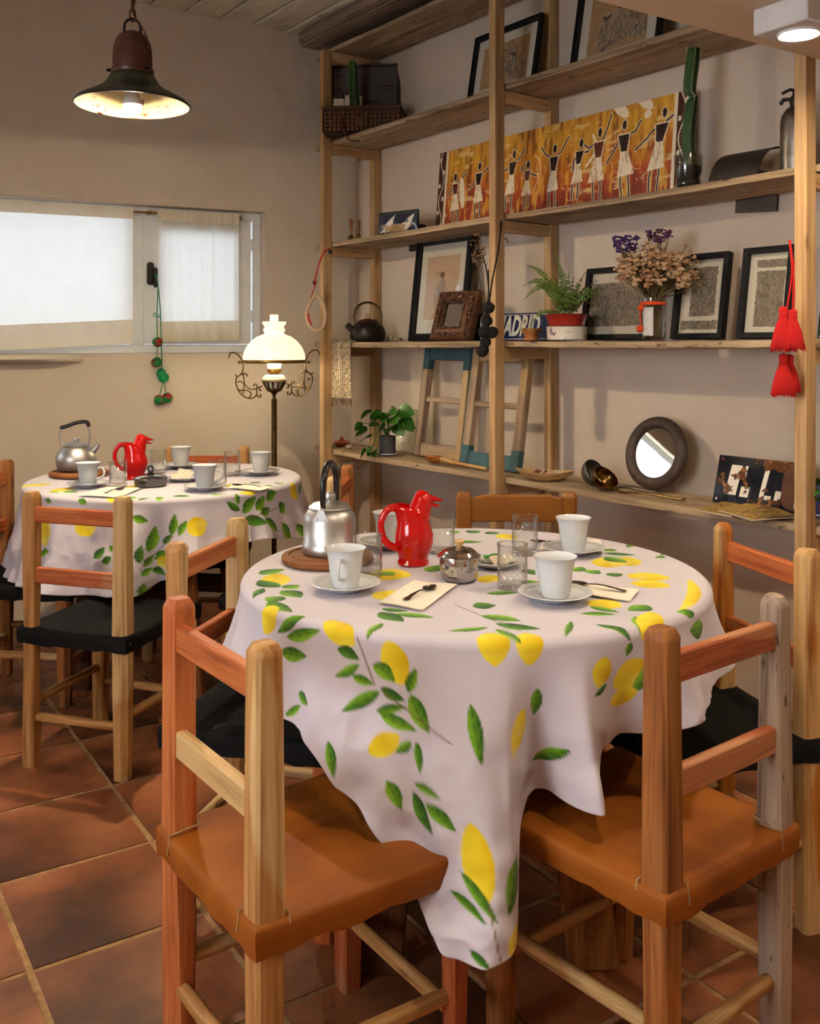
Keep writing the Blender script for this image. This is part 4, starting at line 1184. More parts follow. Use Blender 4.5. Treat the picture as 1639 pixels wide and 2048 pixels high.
for sx_ in (-1, 1):
    br = MB().prism([(-.018, .082), (-.012, .076), (0, .079), (.012, .076), (.018, .082), (.012, .092), (.007, .104), (-.007, .104), (-.012, .092)], -.0015, .0015,
                    Matrix.Translation((sx_ * .0585, 0, 0)) @ Matrix.Rotation(R(sx_ * 20), 4, 'Y') @ Matrix.Rotation(R(90), 4, 'Z') @ Matrix.Translation((0, 0, .012)) if False else Matrix.Translation((sx_ * .0615, 0, .004)) @ Matrix.Rotation(R(90), 4, 'Z'))
    b_ = part(t, 'bracket', br, M['alu'])
    for yy in (-.011, .011): part(b_, 'rivet', MB().blob((sx_ * .0635, yy, .088), .003, 1), M['alu'])
    part(b_, 'bolt', MB().lathe([(.006, -.004), (.006, .004)], 12, M=Matrix.Translation((sx_ * .050, 0, .108)) @ Matrix.Rotation(PI / 2, 4, 'X') @ Matrix.Rotation(PI / 2, 4, 'Y')), M['steel'])
sp = bez([(.050, 0, .050), (.075, 0, .066), (.090, 0, .088), (.100, 0, .098)], 5)
part(t, 'spout', MB().tube(sp, [.020 - .011 * (i / (len(sp) - 1)) for i in range(len(sp))], 14), M['alu'])
# ---- rounder kettle (far)
t = thing('kettle', 'round bellied aluminium kettle with a strap handle on the far table', 'kettle', k2 + Vector((-.012, 0, .0185)), R(8))
part(t, 'body', MB().lathe([(.055, 0), (.064, .002), (.069, .010), (.073, .025), (.0765, .042), (.0740, .060), (.0650, .078), (.0540, .090), (.0460, .096)], 48), M['alu'], angle=50)
lid = part(t, 'lid', MB().lathe([(.0475, .096), (.0480, .099), (.0400, .107), (.0220, .113), (.0, .115)], 40), M['alu'])
part(lid, 'knob', MB().lathe([(.010, .113), (.010, .118), (.0135, .121), (.0135, .126), (.0, .129)], 24), M['alu'])
hs = bez([(-.048, 0, .082), (-.058, 0, .115), (-.060, 0, .150), (-.052, 0, .170)], 5)
hs2 = bez([(.040, 0, .172), (.052, 0, .160), (.050, 0, .128), (.046, 0, .094)], 5)
part(t, 'handle_strap', MB().tube(hs, .0050, 8), M['alu']); part(t, 'handle_strap', MB().tube(hs2, .0050, 8), M['alu'])
part(t, 'grip', MB().tube(bez([(-.058, 0, .168), (-.030, 0, .176), (.005, 0, .188), (.040, 0, .190), (.048, 0, .172)], 5), .0080, 10), M['black_plastic'])
sp = bez([(.052, 0, .066), (.072, 0, .084), (.086, 0, .104)], 5)
part(t, 'spout', MB().tube(sp, [.016 - .009 * (i / (len(sp) - 1)) for i in range(len(sp))], 14), M['alu'])

# ---- red penguin-shaped jugs
def make_jug(label, loc, rz):
    t = thing('ceramic_jug', label, 'jug', loc, rz, 'red bird-shaped jugs')
    n = 40
    def ring(cx_, cz, rx, ry, tilt=0):
        return [(cx_ + rx * math.cos(2 * PI * j / n) , ry * math.sin(2 * PI * j / n), cz + tilt * rx * math.cos(2 * PI * j / n)) for j in range(n)]
    rings = [ring(0, 0, .032, .032), ring(0, .0, .0355, .0355), ring(0, .007, .0365, .0365), ring(0, .012, .0335, .0335), ring(0, .020, .0350, .0355), ring(.001, .036, .0415, .040), ring(.002, .052, .0445, .0425),
             ring(.002, .068, .0445, .042), ring(.001, .082, .0410, .039), ring(.0, .093, .0385, .036), ring(-.001, .105, .0385, .035), ring(-.003, .117, .0385, .0335), ring(-.006, .126, .0385, .0320, -.10), ring(-.009, .1325, .0390, .030, -.16),
             ring(-.009, .1335, .0375, .0285, -.16), ring(-.006, .122, .034, .028, -.10), ring(0, .095, .033, .031), ring(0, .060, .038, .037), ring(0, .02, .030, .030), ring(0, .012, .001, .001)]
    part(t, 'body', MB().loft(rings), M['red_glaze'], angle=75)
    # head: rises from the front half and bends over into the beak
    hr = []
    for cx_, cz, r_, ry, tl in ((.008, .104, .0310, .0310, 0), (.012, .118, .0285, .0285, 0), (.0155, .130, .0262, .0265, .02), (.0185, .142, .0240, .0245, .05), (.021, .151, .0222, .0225, .06), (.0215, .159, .0190, .0192, .02), (.0205, .1655, .0135, .0140, -.05), (.0195, .1695, .0060, .0065, 0), (.019, .1705, .0008, .0008, 0)):
        hr.append(ring(cx_, cz, r_, ry, tl))
    part(t, 'head', MB().loft(hr), M['red_glaze'], angle=75)
    def beak(pts, name):
        rs = []
        for x, z, w, hh in pts:
            rs.append([(x, w * math.cos(2 * PI * j / 12), z + hh * math.sin(2 * PI * j / 12)) for j in range(12)])
        part(t, name, MB().loft(rs), M['red_glaze'], angle=75)
    beak([(.030, .1535, .0175, .0110), (.041, .1515, .0130, .0090), (.052, .1490, .0080, .0060), (.063, .1465, .0040, .0032), (.071, .1450, .0008, .0008)], 'upper_beak')
    beak([(.030, .1400, .0145, .0080), (.041, .1370, .0105, .0060), (.052, .1345, .0065, .0042), (.064, .1330, .0010, .0010)], 'lower_beak')
    h_ = bez([(-.036, 0, .126), (-.050, 0, .1300), (-.066, 0, .118), (-.075, 0, .092), (-.070, 0, .062), (-.056, 0, .044), (-.036, 0, .036)], 6)
    part(t, 'handle', MB().tube(h_, [.0095 - .0018 * math.sin(PI * i / (len(h_) - 1)) for i in range(len(h_))], 12), M['red_glaze'])
    return t
j = make_jug('glossy red bird-shaped jug with open beak on the near table', on_table(826, 1127), R(4))
part(j, 'chip', MB().blob((-.017, -.0318, .0045), .0062, 2, .1, (1, .35, .55)), M['napkin'], label='white chip in the red glaze at the base')
dup(j, on_table(270, 957), R(12), 'glossy red bird-shaped jug with open beak on the far table')
for ch in list(bpy.data.objects):
    if ch.name.startswith('chip.') and ch.parent and 'far table' in ch.parent.get('label', ''): bpy.data.objects.remove(ch)

# ---- steel sugar bowl (near) and low lidded dish (far)
t = thing('sugar_bowl', 'polished steel sugar bowl with an amber lid knob on the near table', 'bowl', on_table(918, 1160), 0)
part(t, 'bowl', MB().lathe([(.030, 0), (.034, .002), (.040, .010), (.0425, .022), (.0425, .038), (.041, .048), (.044, .050), (.039, .050), (.039, .012), (.0, .008)], 48, cap=False), M['steel'], angle=50)
lid = part(t, 'lid', MB().lathe([(.0400, .048), (.0465, .051), (.0460, .054), (.040, .058), (.037, .062), (.030, .067), (.015, .071), (.0, .072)], 48), M['steel'], angle=25)
part(lid, 'knob', MB().lathe([(.006, .070), (.0065, .076), (.0105, .080), (.0110, .085), (.009, .087), (.0, .0875)], 20), mat('amber_knob', (226, 184, 120), (214, 168, 104), rough=0.3, coat=.4))
t = thing('sugar_bowl', 'low round steel dish with a black ring knob on the far table', 'bowl', on_table(301, 971), 0)
part(t, 'bowl', MB().lathe([(.050, 0), (.056, .002), (.058, .008), (.059, .026), (.0600, .028), (.055, .028), (.054, .01), (.0, .006)], 48, cap=False), M['steel'], angle=50)
lid = part(t, 'lid', MB().lathe([(.0590, .028), (.0590, .030), (.050, .036), (.030, .041), (.010, .043), (.0, .043)], 48), M['steel'])
kb = part(lid, 'knob', MB().lathe([(.014, .042), (.012, .046), (.006, .048), (.006, .050)], 20), M['black_plastic'])
part(kb, 'ring', MB().tube([(.0095 * math.cos(2 * PI * k / 20), 0, .060 + .0105 * math.sin(2 * PI * k / 20)) for k in range(20)], .0033, 8, close=True), M['black_plastic'])

# ---- plates of sweets and tea bags
def plate(label, loc, r=.062):
    t_ = thing('small_plate', label, 'plate', loc, 0, 'small white plates')
    part(t_, 'dish', MB().lathe([(0, .002), (r * .55, .002), (r * .57, 0), (r * .62, 0), (r * .72, .004), (r, .012), (r + .0015, .0135), (r - .001, .0145), (r * .7, .007), (r * .55, .0055), (0, .0055)], 40, cap=False), M['porcelain'], angle=50)
    return t_
pl = on_table(990, 1131); plate('small white plate of wrapped sweets beside the sugar bowl', pl)
M['sweet_green'] = mat('green_wrapper', (60, 160, 50), (36, 120, 36), scale=60, rough=0.25)
M['sweet_white'] = mat('white_wrapper', (225, 222, 208), (190, 190, 176), scale=40, rough=0.35)
M['sachet'] = mat('cream_paper_sachet', (216, 204, 184), (206, 192, 170), scale=40, rough=0.8)
def sweet(label, loc, rz, m, n):
    t_ = thing('wrapped_sweet', label, 'candy', loc, rz, 'wrapped sweets on the small plate')
    part(t_, 'candy', MB().blob((0, 0, .007), .0095, 2, .10, (1.25, .9, .75)), m)
    for sx_ in (-1, 1):
        part(t_, 'twist', MB().grid(6, 6, lambda a_, b_: (sx_ * (.010 + .013 * a_), (b_ - .5) * (.004 + .016 * a_), .007 + .004 * math.sin(b_ * 16))), m)
    return t_
sweet('green wrapped sweet lying on top of the near plate', pl + Vector((-.004, -.010, .016)), R(20), M['sweet_green'], 0)
sweet('pale wrapped sweet at the left side of the near plate', pl + Vector((-.030, .012, .006)), R(70), M['sweet_white'], 1)
sweet('pale wrapped sweet at the back of the near plate', pl + Vector((.012, .028, .006)), R(-20), M['sweet_white'], 2)
sweet('pale wrapped sweet at the right side of the near plate', pl + Vector((.034, -.004, .006)), R(110), M['sweet_white'], 3)
def sachet(label, loc, rot, w=.05, h=.034, grp='paper sachets'):
    o = part(None, 'paper_sachet', MB().grid(6, 5, lambda a_, b_: ((a_ - .5) * w, (b_ - .5) * h, .004 * math.sin(PI * a_) * math.sin(PI * b_) + .0025 * math.sin(a_ * 9))).grid(6, 5, lambda a_, b_: ((a_ - .5) * w, (b_ - .5) * h, -.003 * math.sin(PI * a_) * math.sin(PI * b_))), M['sachet'], loc=loc, rot=rot)
    tag(o, label, 'sachet', grp); return o
sachet('paper tea sachet leaning at the front of the near plate', pl + Vector((.012, -.034, .022)), (R(24), R(-8), R(15)))
sachet('paper tea sachet under the green sweet on the near plate', pl + Vector((-.004, .0, .0115)), (R(4), R(3), R(60)))
pl2 = on_table(366, 961); plate('small white plate of paper sachets at the middle of the far table', pl2)
for k, (dx, dy, dz, rx, rz_, wh) in enumerate(((-.018, -.005, .018, 30, 20, 'left of the pile'), (.016, -.008, .022, 40, -30, 'right of the pile'), (.0, .014, .026, 60, 5, 'standing at the back'))):
    sachet('paper sachet on the far plate, ' + wh, pl2 + Vector((dx, dy, dz)), (R(rx), R(10 * (k - 1)), R(rz_)))
# ================================================================== lamps
WARM = (1.0, 0.78, 0.50)
WARM2 = (1.0, 0.84, 0.62)
def enamel_in():
    m, nt, b = new_mat('chipped_white_enamel')
    v = coords(nt, (1, 1, 1), False)
    n = nd(nt, 'ShaderNodeTexNoise', i_Scale=30.0, i_Detail=2.0); nt.links.new(v, n.inputs['Vector'])
    r = ramp(nt, [(0.635, (206, 190, 144)), (0.655, (120, 70, 34))])
    nt.links.new(n.outputs['Fac'], r.inputs['Fac']); nt.links.new(r.outputs['Color'], b.inputs['Base Color'])
    b.inputs['Roughness'].default_value = 0.35
    return m
pp = P(265, 214, 3.1)
t = thing('pendant_lamp', 'old brown and green enamel pendant lamp with a lit bulb hanging from a chain', 'lamp', pp, R(0))
Sx = 3.1 / F            # metres per photo pixel at the lamp
M['brown_enamel'] = mat('brown_enamel', (98, 58, 44), (78, 44, 34), scale=14, rough=0.4, bump=0.1)
M['green_enamel'] = mat('dark_green_enamel', (62, 68, 46), (44, 48, 34), scale=14, rough=0.35)
shade = part(t, 'shade', MB().lathe([(.181, .004), (.183, .008), (.172, .020), (.140, .038), (.108, .054), (.086, .072), (.074, .092), (.066, .105), (.062, .105), (.070, .090), (.082, .070), (.104, .051), (.136, .034), (.168, .016), (.179, .004)], 64, cap=False), M['green_enamel'], angle=60)
part(shade, 'enamel_lining', MB().lathe([(.1785, .0035), (.166, .0145), (.134, .032), (.102, .0485), (.080, .067), (.068, .087), (.060, .100), (.0, .102)], 64, cap=False), enamel_in(), angle=60)
part(shade, 'rim', MB().tube([(.182 * math.cos(2 * PI * k / 64), .182 * math.sin(2 * PI * k / 64), .006) for k in range(64)], .0028, 6, close=True), M['iron'])
part(t, 'housing', MB().lathe([(.064, .100), (.067, .104), (.067, .118), (.062, .121), (.062, .160), (.0605, .185), (.055, .210), (.042, .230), (.022, .242), (.0, .245)], 40), M['brown_enamel'], angle=50)
for a_ in (200, 320, 80):
    part(t, 'clamp_screw', MB().lathe([(.005, 0), (.005, .016)], 8, M=Matrix.Rotation(R(a_), 4, 'Z') @ Matrix.Translation((.064, 0, .112)) @ Matrix.Rotation(PI / 2, 4, 'Y')), M['iron'])
part(t, 'bail', MB().tube(bez([(-.018, -.03, .236), (-.020, -.01, .270), (0, 0, .284), (.020, .01, .270), (.018, .03, .236)], 6), .0042, 8), M['iron'])
for k in range(12):
    z = .296 + k * .034; an = (k % 2) * PI / 2
    pts_ = [(math.cos(an) * .009 * math.cos(q), math.sin(an) * .009 * math.cos(q), z + .022 * math.sin(q)) for q in [2 * PI * i / 16 for i in range(16)]]
    part(t, 'chain_link', MB().tube(pts_, .003, 6, close=True), M['rust'])
part(t, 'cable', MB().tube(bez([(.0, 0, .74), (.008, -.006, .50), (.012, -.01, .36), (.004, -.008, .300), (.030, -.02, .262), (.052, -.02, .215), (.060, -.02, .175)], 6), .0028, 6), M['rust'])
bl = part(t, 'bulb', MB().lathe([(.0, -.036), (.010, -.0345), (.018, -.031), (.0235, -.0265)], 32), emit_mat('lit_bulb', (1.0, 0.80, 0.54), 4300.0), loc=(0, 0, .010))
part(bl, 'bulb_glow', MB().lathe([(.0235, -.0265), (.026, -.023), (.0285, -.018), (.030, -.012), (.0310, -.004)], 32, cap=False), emit_mat('dim_bulb_glass', (1.0, 0.86, 0.62), 6.0))
part(bl, 'bulb_collar', MB().lathe([(.0312, -.004), (.0305, .004), (.027, .016), (.021, .030), (.016, .044)], 32), M['porcelain'])
part(bl, 'socket', MB().lathe([(.018, .045), (.020, .05), (.022, .085)], 20), M['porcelain'])

# floor lamp with an opal glass shade
fp = P(548, 800, 4.35); fx, fy = fp.x, fp.y
t = thing('floor_lamp', 'brass floor lamp in oil lamp style with a lit opal glass shade and scrolled arms', 'lamp', (fx, fy, 0), 0)
opal, nt, b = new_mat('lit_opal_glass')
b.inputs['Base Color'].default_value = (0.85, 0.80, 0.68, 1); b.inputs['Roughness'].default_value = 0.15
b.inputs['Emission Color'].default_value = (1.0, 0.83, 0.53, 1); b.inputs['Emission Strength'].default_value = 1.0
opal2, nt, b = new_mat('lit_opal_chimney')
b.inputs['Base Color'].default_value = (0.85, 0.80, 0.70, 1); b.inputs['Roughness'].default_value = 0.15
b.inputs['Emission Color'].default_value = (1.0, 0.83, 0.55, 1); b.inputs['Emission Strength'].default_value = 105.0
milk = mat('milk_glass', (238, 230, 208), (232, 224, 200), rough=0.15, coat=.4)
part(t, 'base', MB().lathe([(.150, 0), (.152, .012), (.120, .022), (.070, .034), (.030, .050), (.016, .075)], 40), M['dark_brass'])
part(t, 'pole', MB().lathe([(.012, .07), (.012, .50), (.014, .505), (.014, .515), (.0125, .52), (.0125, 1.000), (.014, 1.006), (.009, 1.012), (.006, 1.020), (.010, 1.028), (.006, 1.034)], 20), M['dark_brass'])
gal = part(t, 'gallery', MB().lathe([(.008, 1.030), (.018, 1.040), (.032, 1.046), (.036, 1.050), (.034, 1.056)], 28), M['dark_brass'])
for k in range(12):
    a_ = 2 * PI * k / 12
    part(gal, 'gallery_bar', MB().tube([(.032 * math.cos(a_), .032 * math.sin(a_), 1.052), (.052 * math.cos(a_), .052 * math.sin(a_), 1.088)], .0035, 6), M['dark_brass'])
part(gal, 'gallery_ring', MB().tube([(.052 * math.cos(2 * PI * k / 40), .052 * math.sin(2 * PI * k / 40), 1.090) for k in range(40)], .0035, 6, close=True), M['dark_brass'])
part(t, 'oil_font', MB().lathe([(.030, 1.060), (.046, 1.088), (.056, 1.098), (.052, 1.108), (.046, 1.116), (.036, 1.121), (.028, 1.122)], 40), milk)
part(t, 'burner', MB().lathe([(.020, 1.120), (.026, 1.127), (.031, 1.132), (.031, 1.146), (.028, 1.150)], 32), M['brass'])
cr = part(t, 'chimney', MB().lathe([(.022, 1.20), (.019, 1.26), (.019, 1.392), (.0165, 1.392), (.016, 1.2)], 32, cap=False), opal)
part(cr, 'globe', MB().lathe([(.028, 1.148), (.030, 1.160), (.031, 1.170), (.034, 1.178), (.022, 1.200), (.0, 1.2)], 32, cap=False), opal2)
part(t, 'shade', MB().lathe([(.139, 1.186), (.141, 1.196), (.138, 1.216), (.126, 1.244), (.106, 1.270), (.078, 1.292), (.052, 1.302), (.044, 1.306), (.044, 1.312), (.049, 1.318), (.049, 1.326), (.043, 1.334), (.046, 1.342), (.054, 1.352), (.054, 1.360), (.049, 1.356), (.040, 1.340), (.038, 1.31), (.070, 1.288), (.098, 1.268), (.12, 1.24), (.132, 1.21), (.134, 1.19)], 64, cap=False), opal, angle=60)
part(t, 'shade_ring', MB().lathe([(.134, 1.172), (.141, 1.174), (.143, 1.180), (.141, 1.187), (.136, 1.189), (.133, 1.18)], 64, cap=False), M['brass'])
def spiral(cx_, cz, r0, r1, a0, a1, n=18):
    return [(cx_ + (r0 + (r1 - r0) * i / n) * math.cos(R(a0 + (a1 - a0) * i / n)), 0, cz + (r0 + (r1 - r0) * i / n) * math.sin(R(a0 + (a1 - a0) * i / n))) for i in range(n + 1)]
q = 4.35 / F / (1639 / 250)     # metres per crop pixel of the lamp close-up
def LP_(x, y): return ((x - 774) * q, 0, 1.25 - ((600 + y * 250 / 1639) - HY) / F * 4.35)
arms = [ [(180,760),(200,700),(250,692),(310,730),(350,790),(370,860),(362,930),(330,985),(285,1000),(262,975)],
         [(290,1000),(272,1060),(285,1140),(330,1220),(400,1275),(470,1290),(520,1270),(548,1240)],
         [(372,965),(378,1040),(395,1110),(440,1155),(500,1170),(560,1150),(620,1125)],
         [(545,1160),(548,1200),(545,1240)], [(295,1080),(330,1065),(365,1085),(382,1125),(370,1170),(340,1190),(312,1170)],
         [(365,1235),(380,1190),(430,1185),(470,1220),(465,1260),(440,1278)], [(510,1135),(515,1108),(540,1108),(552,1140),(545,1165)],
         [(540,1240),(570,1270),(600,1265),(598,1242),(580,1240)], [(590,1150),(578,1175),(595,1190),(608,1178)], [(350,985),(365,965),(400,965),(425,985),(412,1000)] ]
for sgn in (1, -1):
    ar = MB()
    for pl_ in arms:
        pts_ = [Vector(LP_(*p)) for p in pl_]
        pts_ = [Vector((p.x * sgn, p.y, p.z + (.012 if sgn < 0 else 0))) for p in pts_]
        ar.tube(bez(pts_, 5), .0034, 6)
    lf = Vector(LP_(320, 815)); ar.blob((lf.x * sgn, 0, lf.z), .009, 1, .1, (1.2, .5, .8))
    part(t, 'scroll_arm', ar, M['dark_brass'])
    rp_ = Vector(LP_(345, 800)); 
    part(t, 'shade_support', MB().tube([(rp_.x * sgn, 0, 1.172), (sgn * -.139, 0, 1.176)], .003, 6), M['brass'])

# square surface downlights on the low ceiling
def downlight(label, loc, rz, power):
    t_ = thing('ceiling_spotlight', label, 'ceiling light', loc, rz, 'white surface mounted spotlights')
    part(t_, 'housing', MB().box(-.072, .072, -.072, .072, -.062, 0), mat('white_powder_coat', (222, 222, 222), rough=.4), .003)
    part(t_, 'bezel', MB().tube([(.046 * math.cos(2 * PI * k / 40), .046 * math.sin(2 * PI * k / 40), -.0635) for k in range(40)], .004, 8, close=True), M['white_paint'])
    part(t_, 'lit_disc', MB().lathe([(.0, -.0640), (.043, -.0640), (.043, -.0625)], 40), emit_mat('lit_led_disc', (1.0, 0.84, 0.62), power))
    part(t_, 'bracket', MB().box(-.076, .03, -.078, -.070, -.003, 0), M['steel'], .001)
    part(t_, 'screw', MB().lathe([(.005, 0), (.005, .004)], 10, M=Matrix.Translation((-.02, -.080, -.012)) @ Matrix.Rotation(PI / 2, 4, 'X')), M['steel'])
    return t_
dl = on_ = Vector((0.905, 2.235, LOW))
downlight('white square spotlight with a lit disc under the low ceiling', dl, TR, 480.0)
for k, (x, y, lb) in enumerate(((-0.95, 0.95, 'unseen white square spotlight added left of the viewer'), (0.35, 1.25, 'unseen white square spotlight added just above the viewer'), (1.75, 1.05, 'unseen white square spotlight added right of the viewer'))):  # copies of the visible spotlight, added out of view for their light
    downlight(lb, Vector((x, y, LOW)), TR, (480.0, 380.0, 480.0)[k])
# ================================================================== things on the shelves
def on_shelf(u, D, lvl):
    return SW(sx(u, D), D, ZS[lvl] + .0005)
def mpp(u, D): return sY(u, D) / F                 # metres per photo pixel there
def fig_sketch(X, Z, w, h, seed, bg, figs):
    col = np.empty(X.shape + (3,)); col[:] = np.array(lin(bg)) * (0.9 + 0.2 * fbm(X * 30, Z * 30, seed, 3))[..., None]
    rnd = random.Random(seed)
    for (fx_, fz, s) in figs:
        cx_, cz = fx_ * w, fz * h
        setc(col, inell(X, Z, cx_, cz, s * .30, s * .55), (150, 132, 116), .55)
        for k in range(70):
            a0 = rnd.uniform(0, 6.28); rr_ = math.sqrt(rnd.random()); x0 = cx_ + s * .32 * rr_ * math.cos(a0); z0 = cz + s * .55 * rr_ * math.sin(a0); tl = (x0 - cx_) * .5 + rnd.uniform(-.004, .004)
            setc(col, segd(X, Z, (x0, z0), (x0 + tl, z0 - s * rnd.uniform(.08, .26))) < .0012, rnd.choice(((58, 44, 36), (84, 66, 54), (214, 200, 178))), .65)
        setc(col, inell(X, Z, cx_, cz + s * .68, s * .14, s * .12), (112, 88, 74), .9)
        setc(col, inell(X, Z, cx_, cz + s * .76, s * .24, s * .05), (62, 48, 40), .9)
        setc(col, inell(X, Z, cx_, cz + s * .82, s * .13, s * .08), (190, 176, 156), .8)
    for k in range(14):
        y0 = rnd.uniform(0, h); x0 = rnd.uniform(0, w)
        setc(col, segd(X, Z, (x0, y0), (x0 + rnd.uniform(.02, .08), y0 + rnd.uniform(0, .04))) < .0012, (92, 72, 54), .6)
    return col
M['print_paper'] = print_mat('printed_paper', .85)
def framed(name, label, x, D0, lvl, w, h, lean, bar, depth, mount, draw, frame_m=None, group=None, yaw=0.0, glass=True, n=(110, 140), moulded=False):
    """a framed sheet standing on the shelf, leaning back on the wall by `lean` radians; x is its middle"""
    loc = SW(x, D0, ZS[lvl] + .001)
    t = thing(name, label, 'picture', loc, 0, group, rot=Euler((-lean, 0, SR + yaw), 'XYZ'))
    fm = frame_m or M['black_frame']
    prof = [(0, 0), (0, -depth), (bar * .35, -depth - (.006 if moulded else 0)), (bar * .55, -depth + (.004 if moulded else 0)), (bar, -depth + (.008 if moulded else .002)), (bar, 0)]
    mb = MB(); rings = []
    for cx_, cz, dx, dz in ((-w / 2, 0, 1, 1), (w / 2, 0, -1, 1), (w / 2, h, -1, -1), (-w / 2, h, 1, -1)):
        rings.append([(cx_ + dx * a_, y_, cz + dz * a_) for a_, y_ in prof])
    mb.loft(rings, close=True)
    part(t, 'frame', mb, fm, angle=20)
    part(t, 'backing', MB().box(-w / 2 + bar * .3, w / 2 - bar * .3, -.003, 0.0, bar * .3, h - bar * .3), M['mount'], smooth=False)
    iw, ih = w - 2 * bar, h - 2 * bar
    if draw:
        mw, mh, off = mount
        if mw or mh:
            part(t, 'mount', MB().box(-iw / 2, iw / 2, -.0055, -.0035, bar, bar + ih), M['mount'], smooth=False)
        printed_panel(t, 'sheet', iw - 2 * mw, ih - 2 * mh, n[0], n[1], draw, M['print_paper'], -.0062, z0=bar + mh + off)
        if glass: part(t, 'glass_pane', MB().box(-iw / 2, iw / 2, -.0085, -.0075, bar, bar + ih), M['picture_glass'], smooth=False)
    return t

def x_mid(u1, u2, D): return (sx(u1, D) + sx(u2, D)) / 2, sx(u2, D) - sx(u1, D)
# ---- drawings on the upper shelf
xm, w = x_mid(935, 1068, 2.63)
h = sz(1083, 38, 2.71) - ZB
framed('framed_drawing', 'black framed sketch of stooping figures on tan paper, high behind the middle post', xm, 2.635, 'B', w, h + .01, R(10), .024, .018, (.038, .040, 0),
       lambda X, Z: fig_sketch(X, Z, w - .124, h - .118, 3, (186, 146, 100), [(.62, .62, .11), (.42, .38, .10), (.7, .30, .09)]), moulded=True, group='framed tan sketches')
xm, w2_ = x_mid(1140, 1318, 2.65)
framed('framed_drawing', 'black framed sketch of three seated figures in hats, top right shelf', xm, 2.655, 'B', w2_, .42, R(10), .026, .018, (.042, .042, 0),
       lambda X, Z: fig_sketch(X, Z, w2_ - .136, .42 - .136, 8, (190, 152, 108), [(.30, .22, .10), (.52, .30, .12), (.74, .32, .11), (.9, .22, .07)]), moulded=True, group='framed tan sketches')

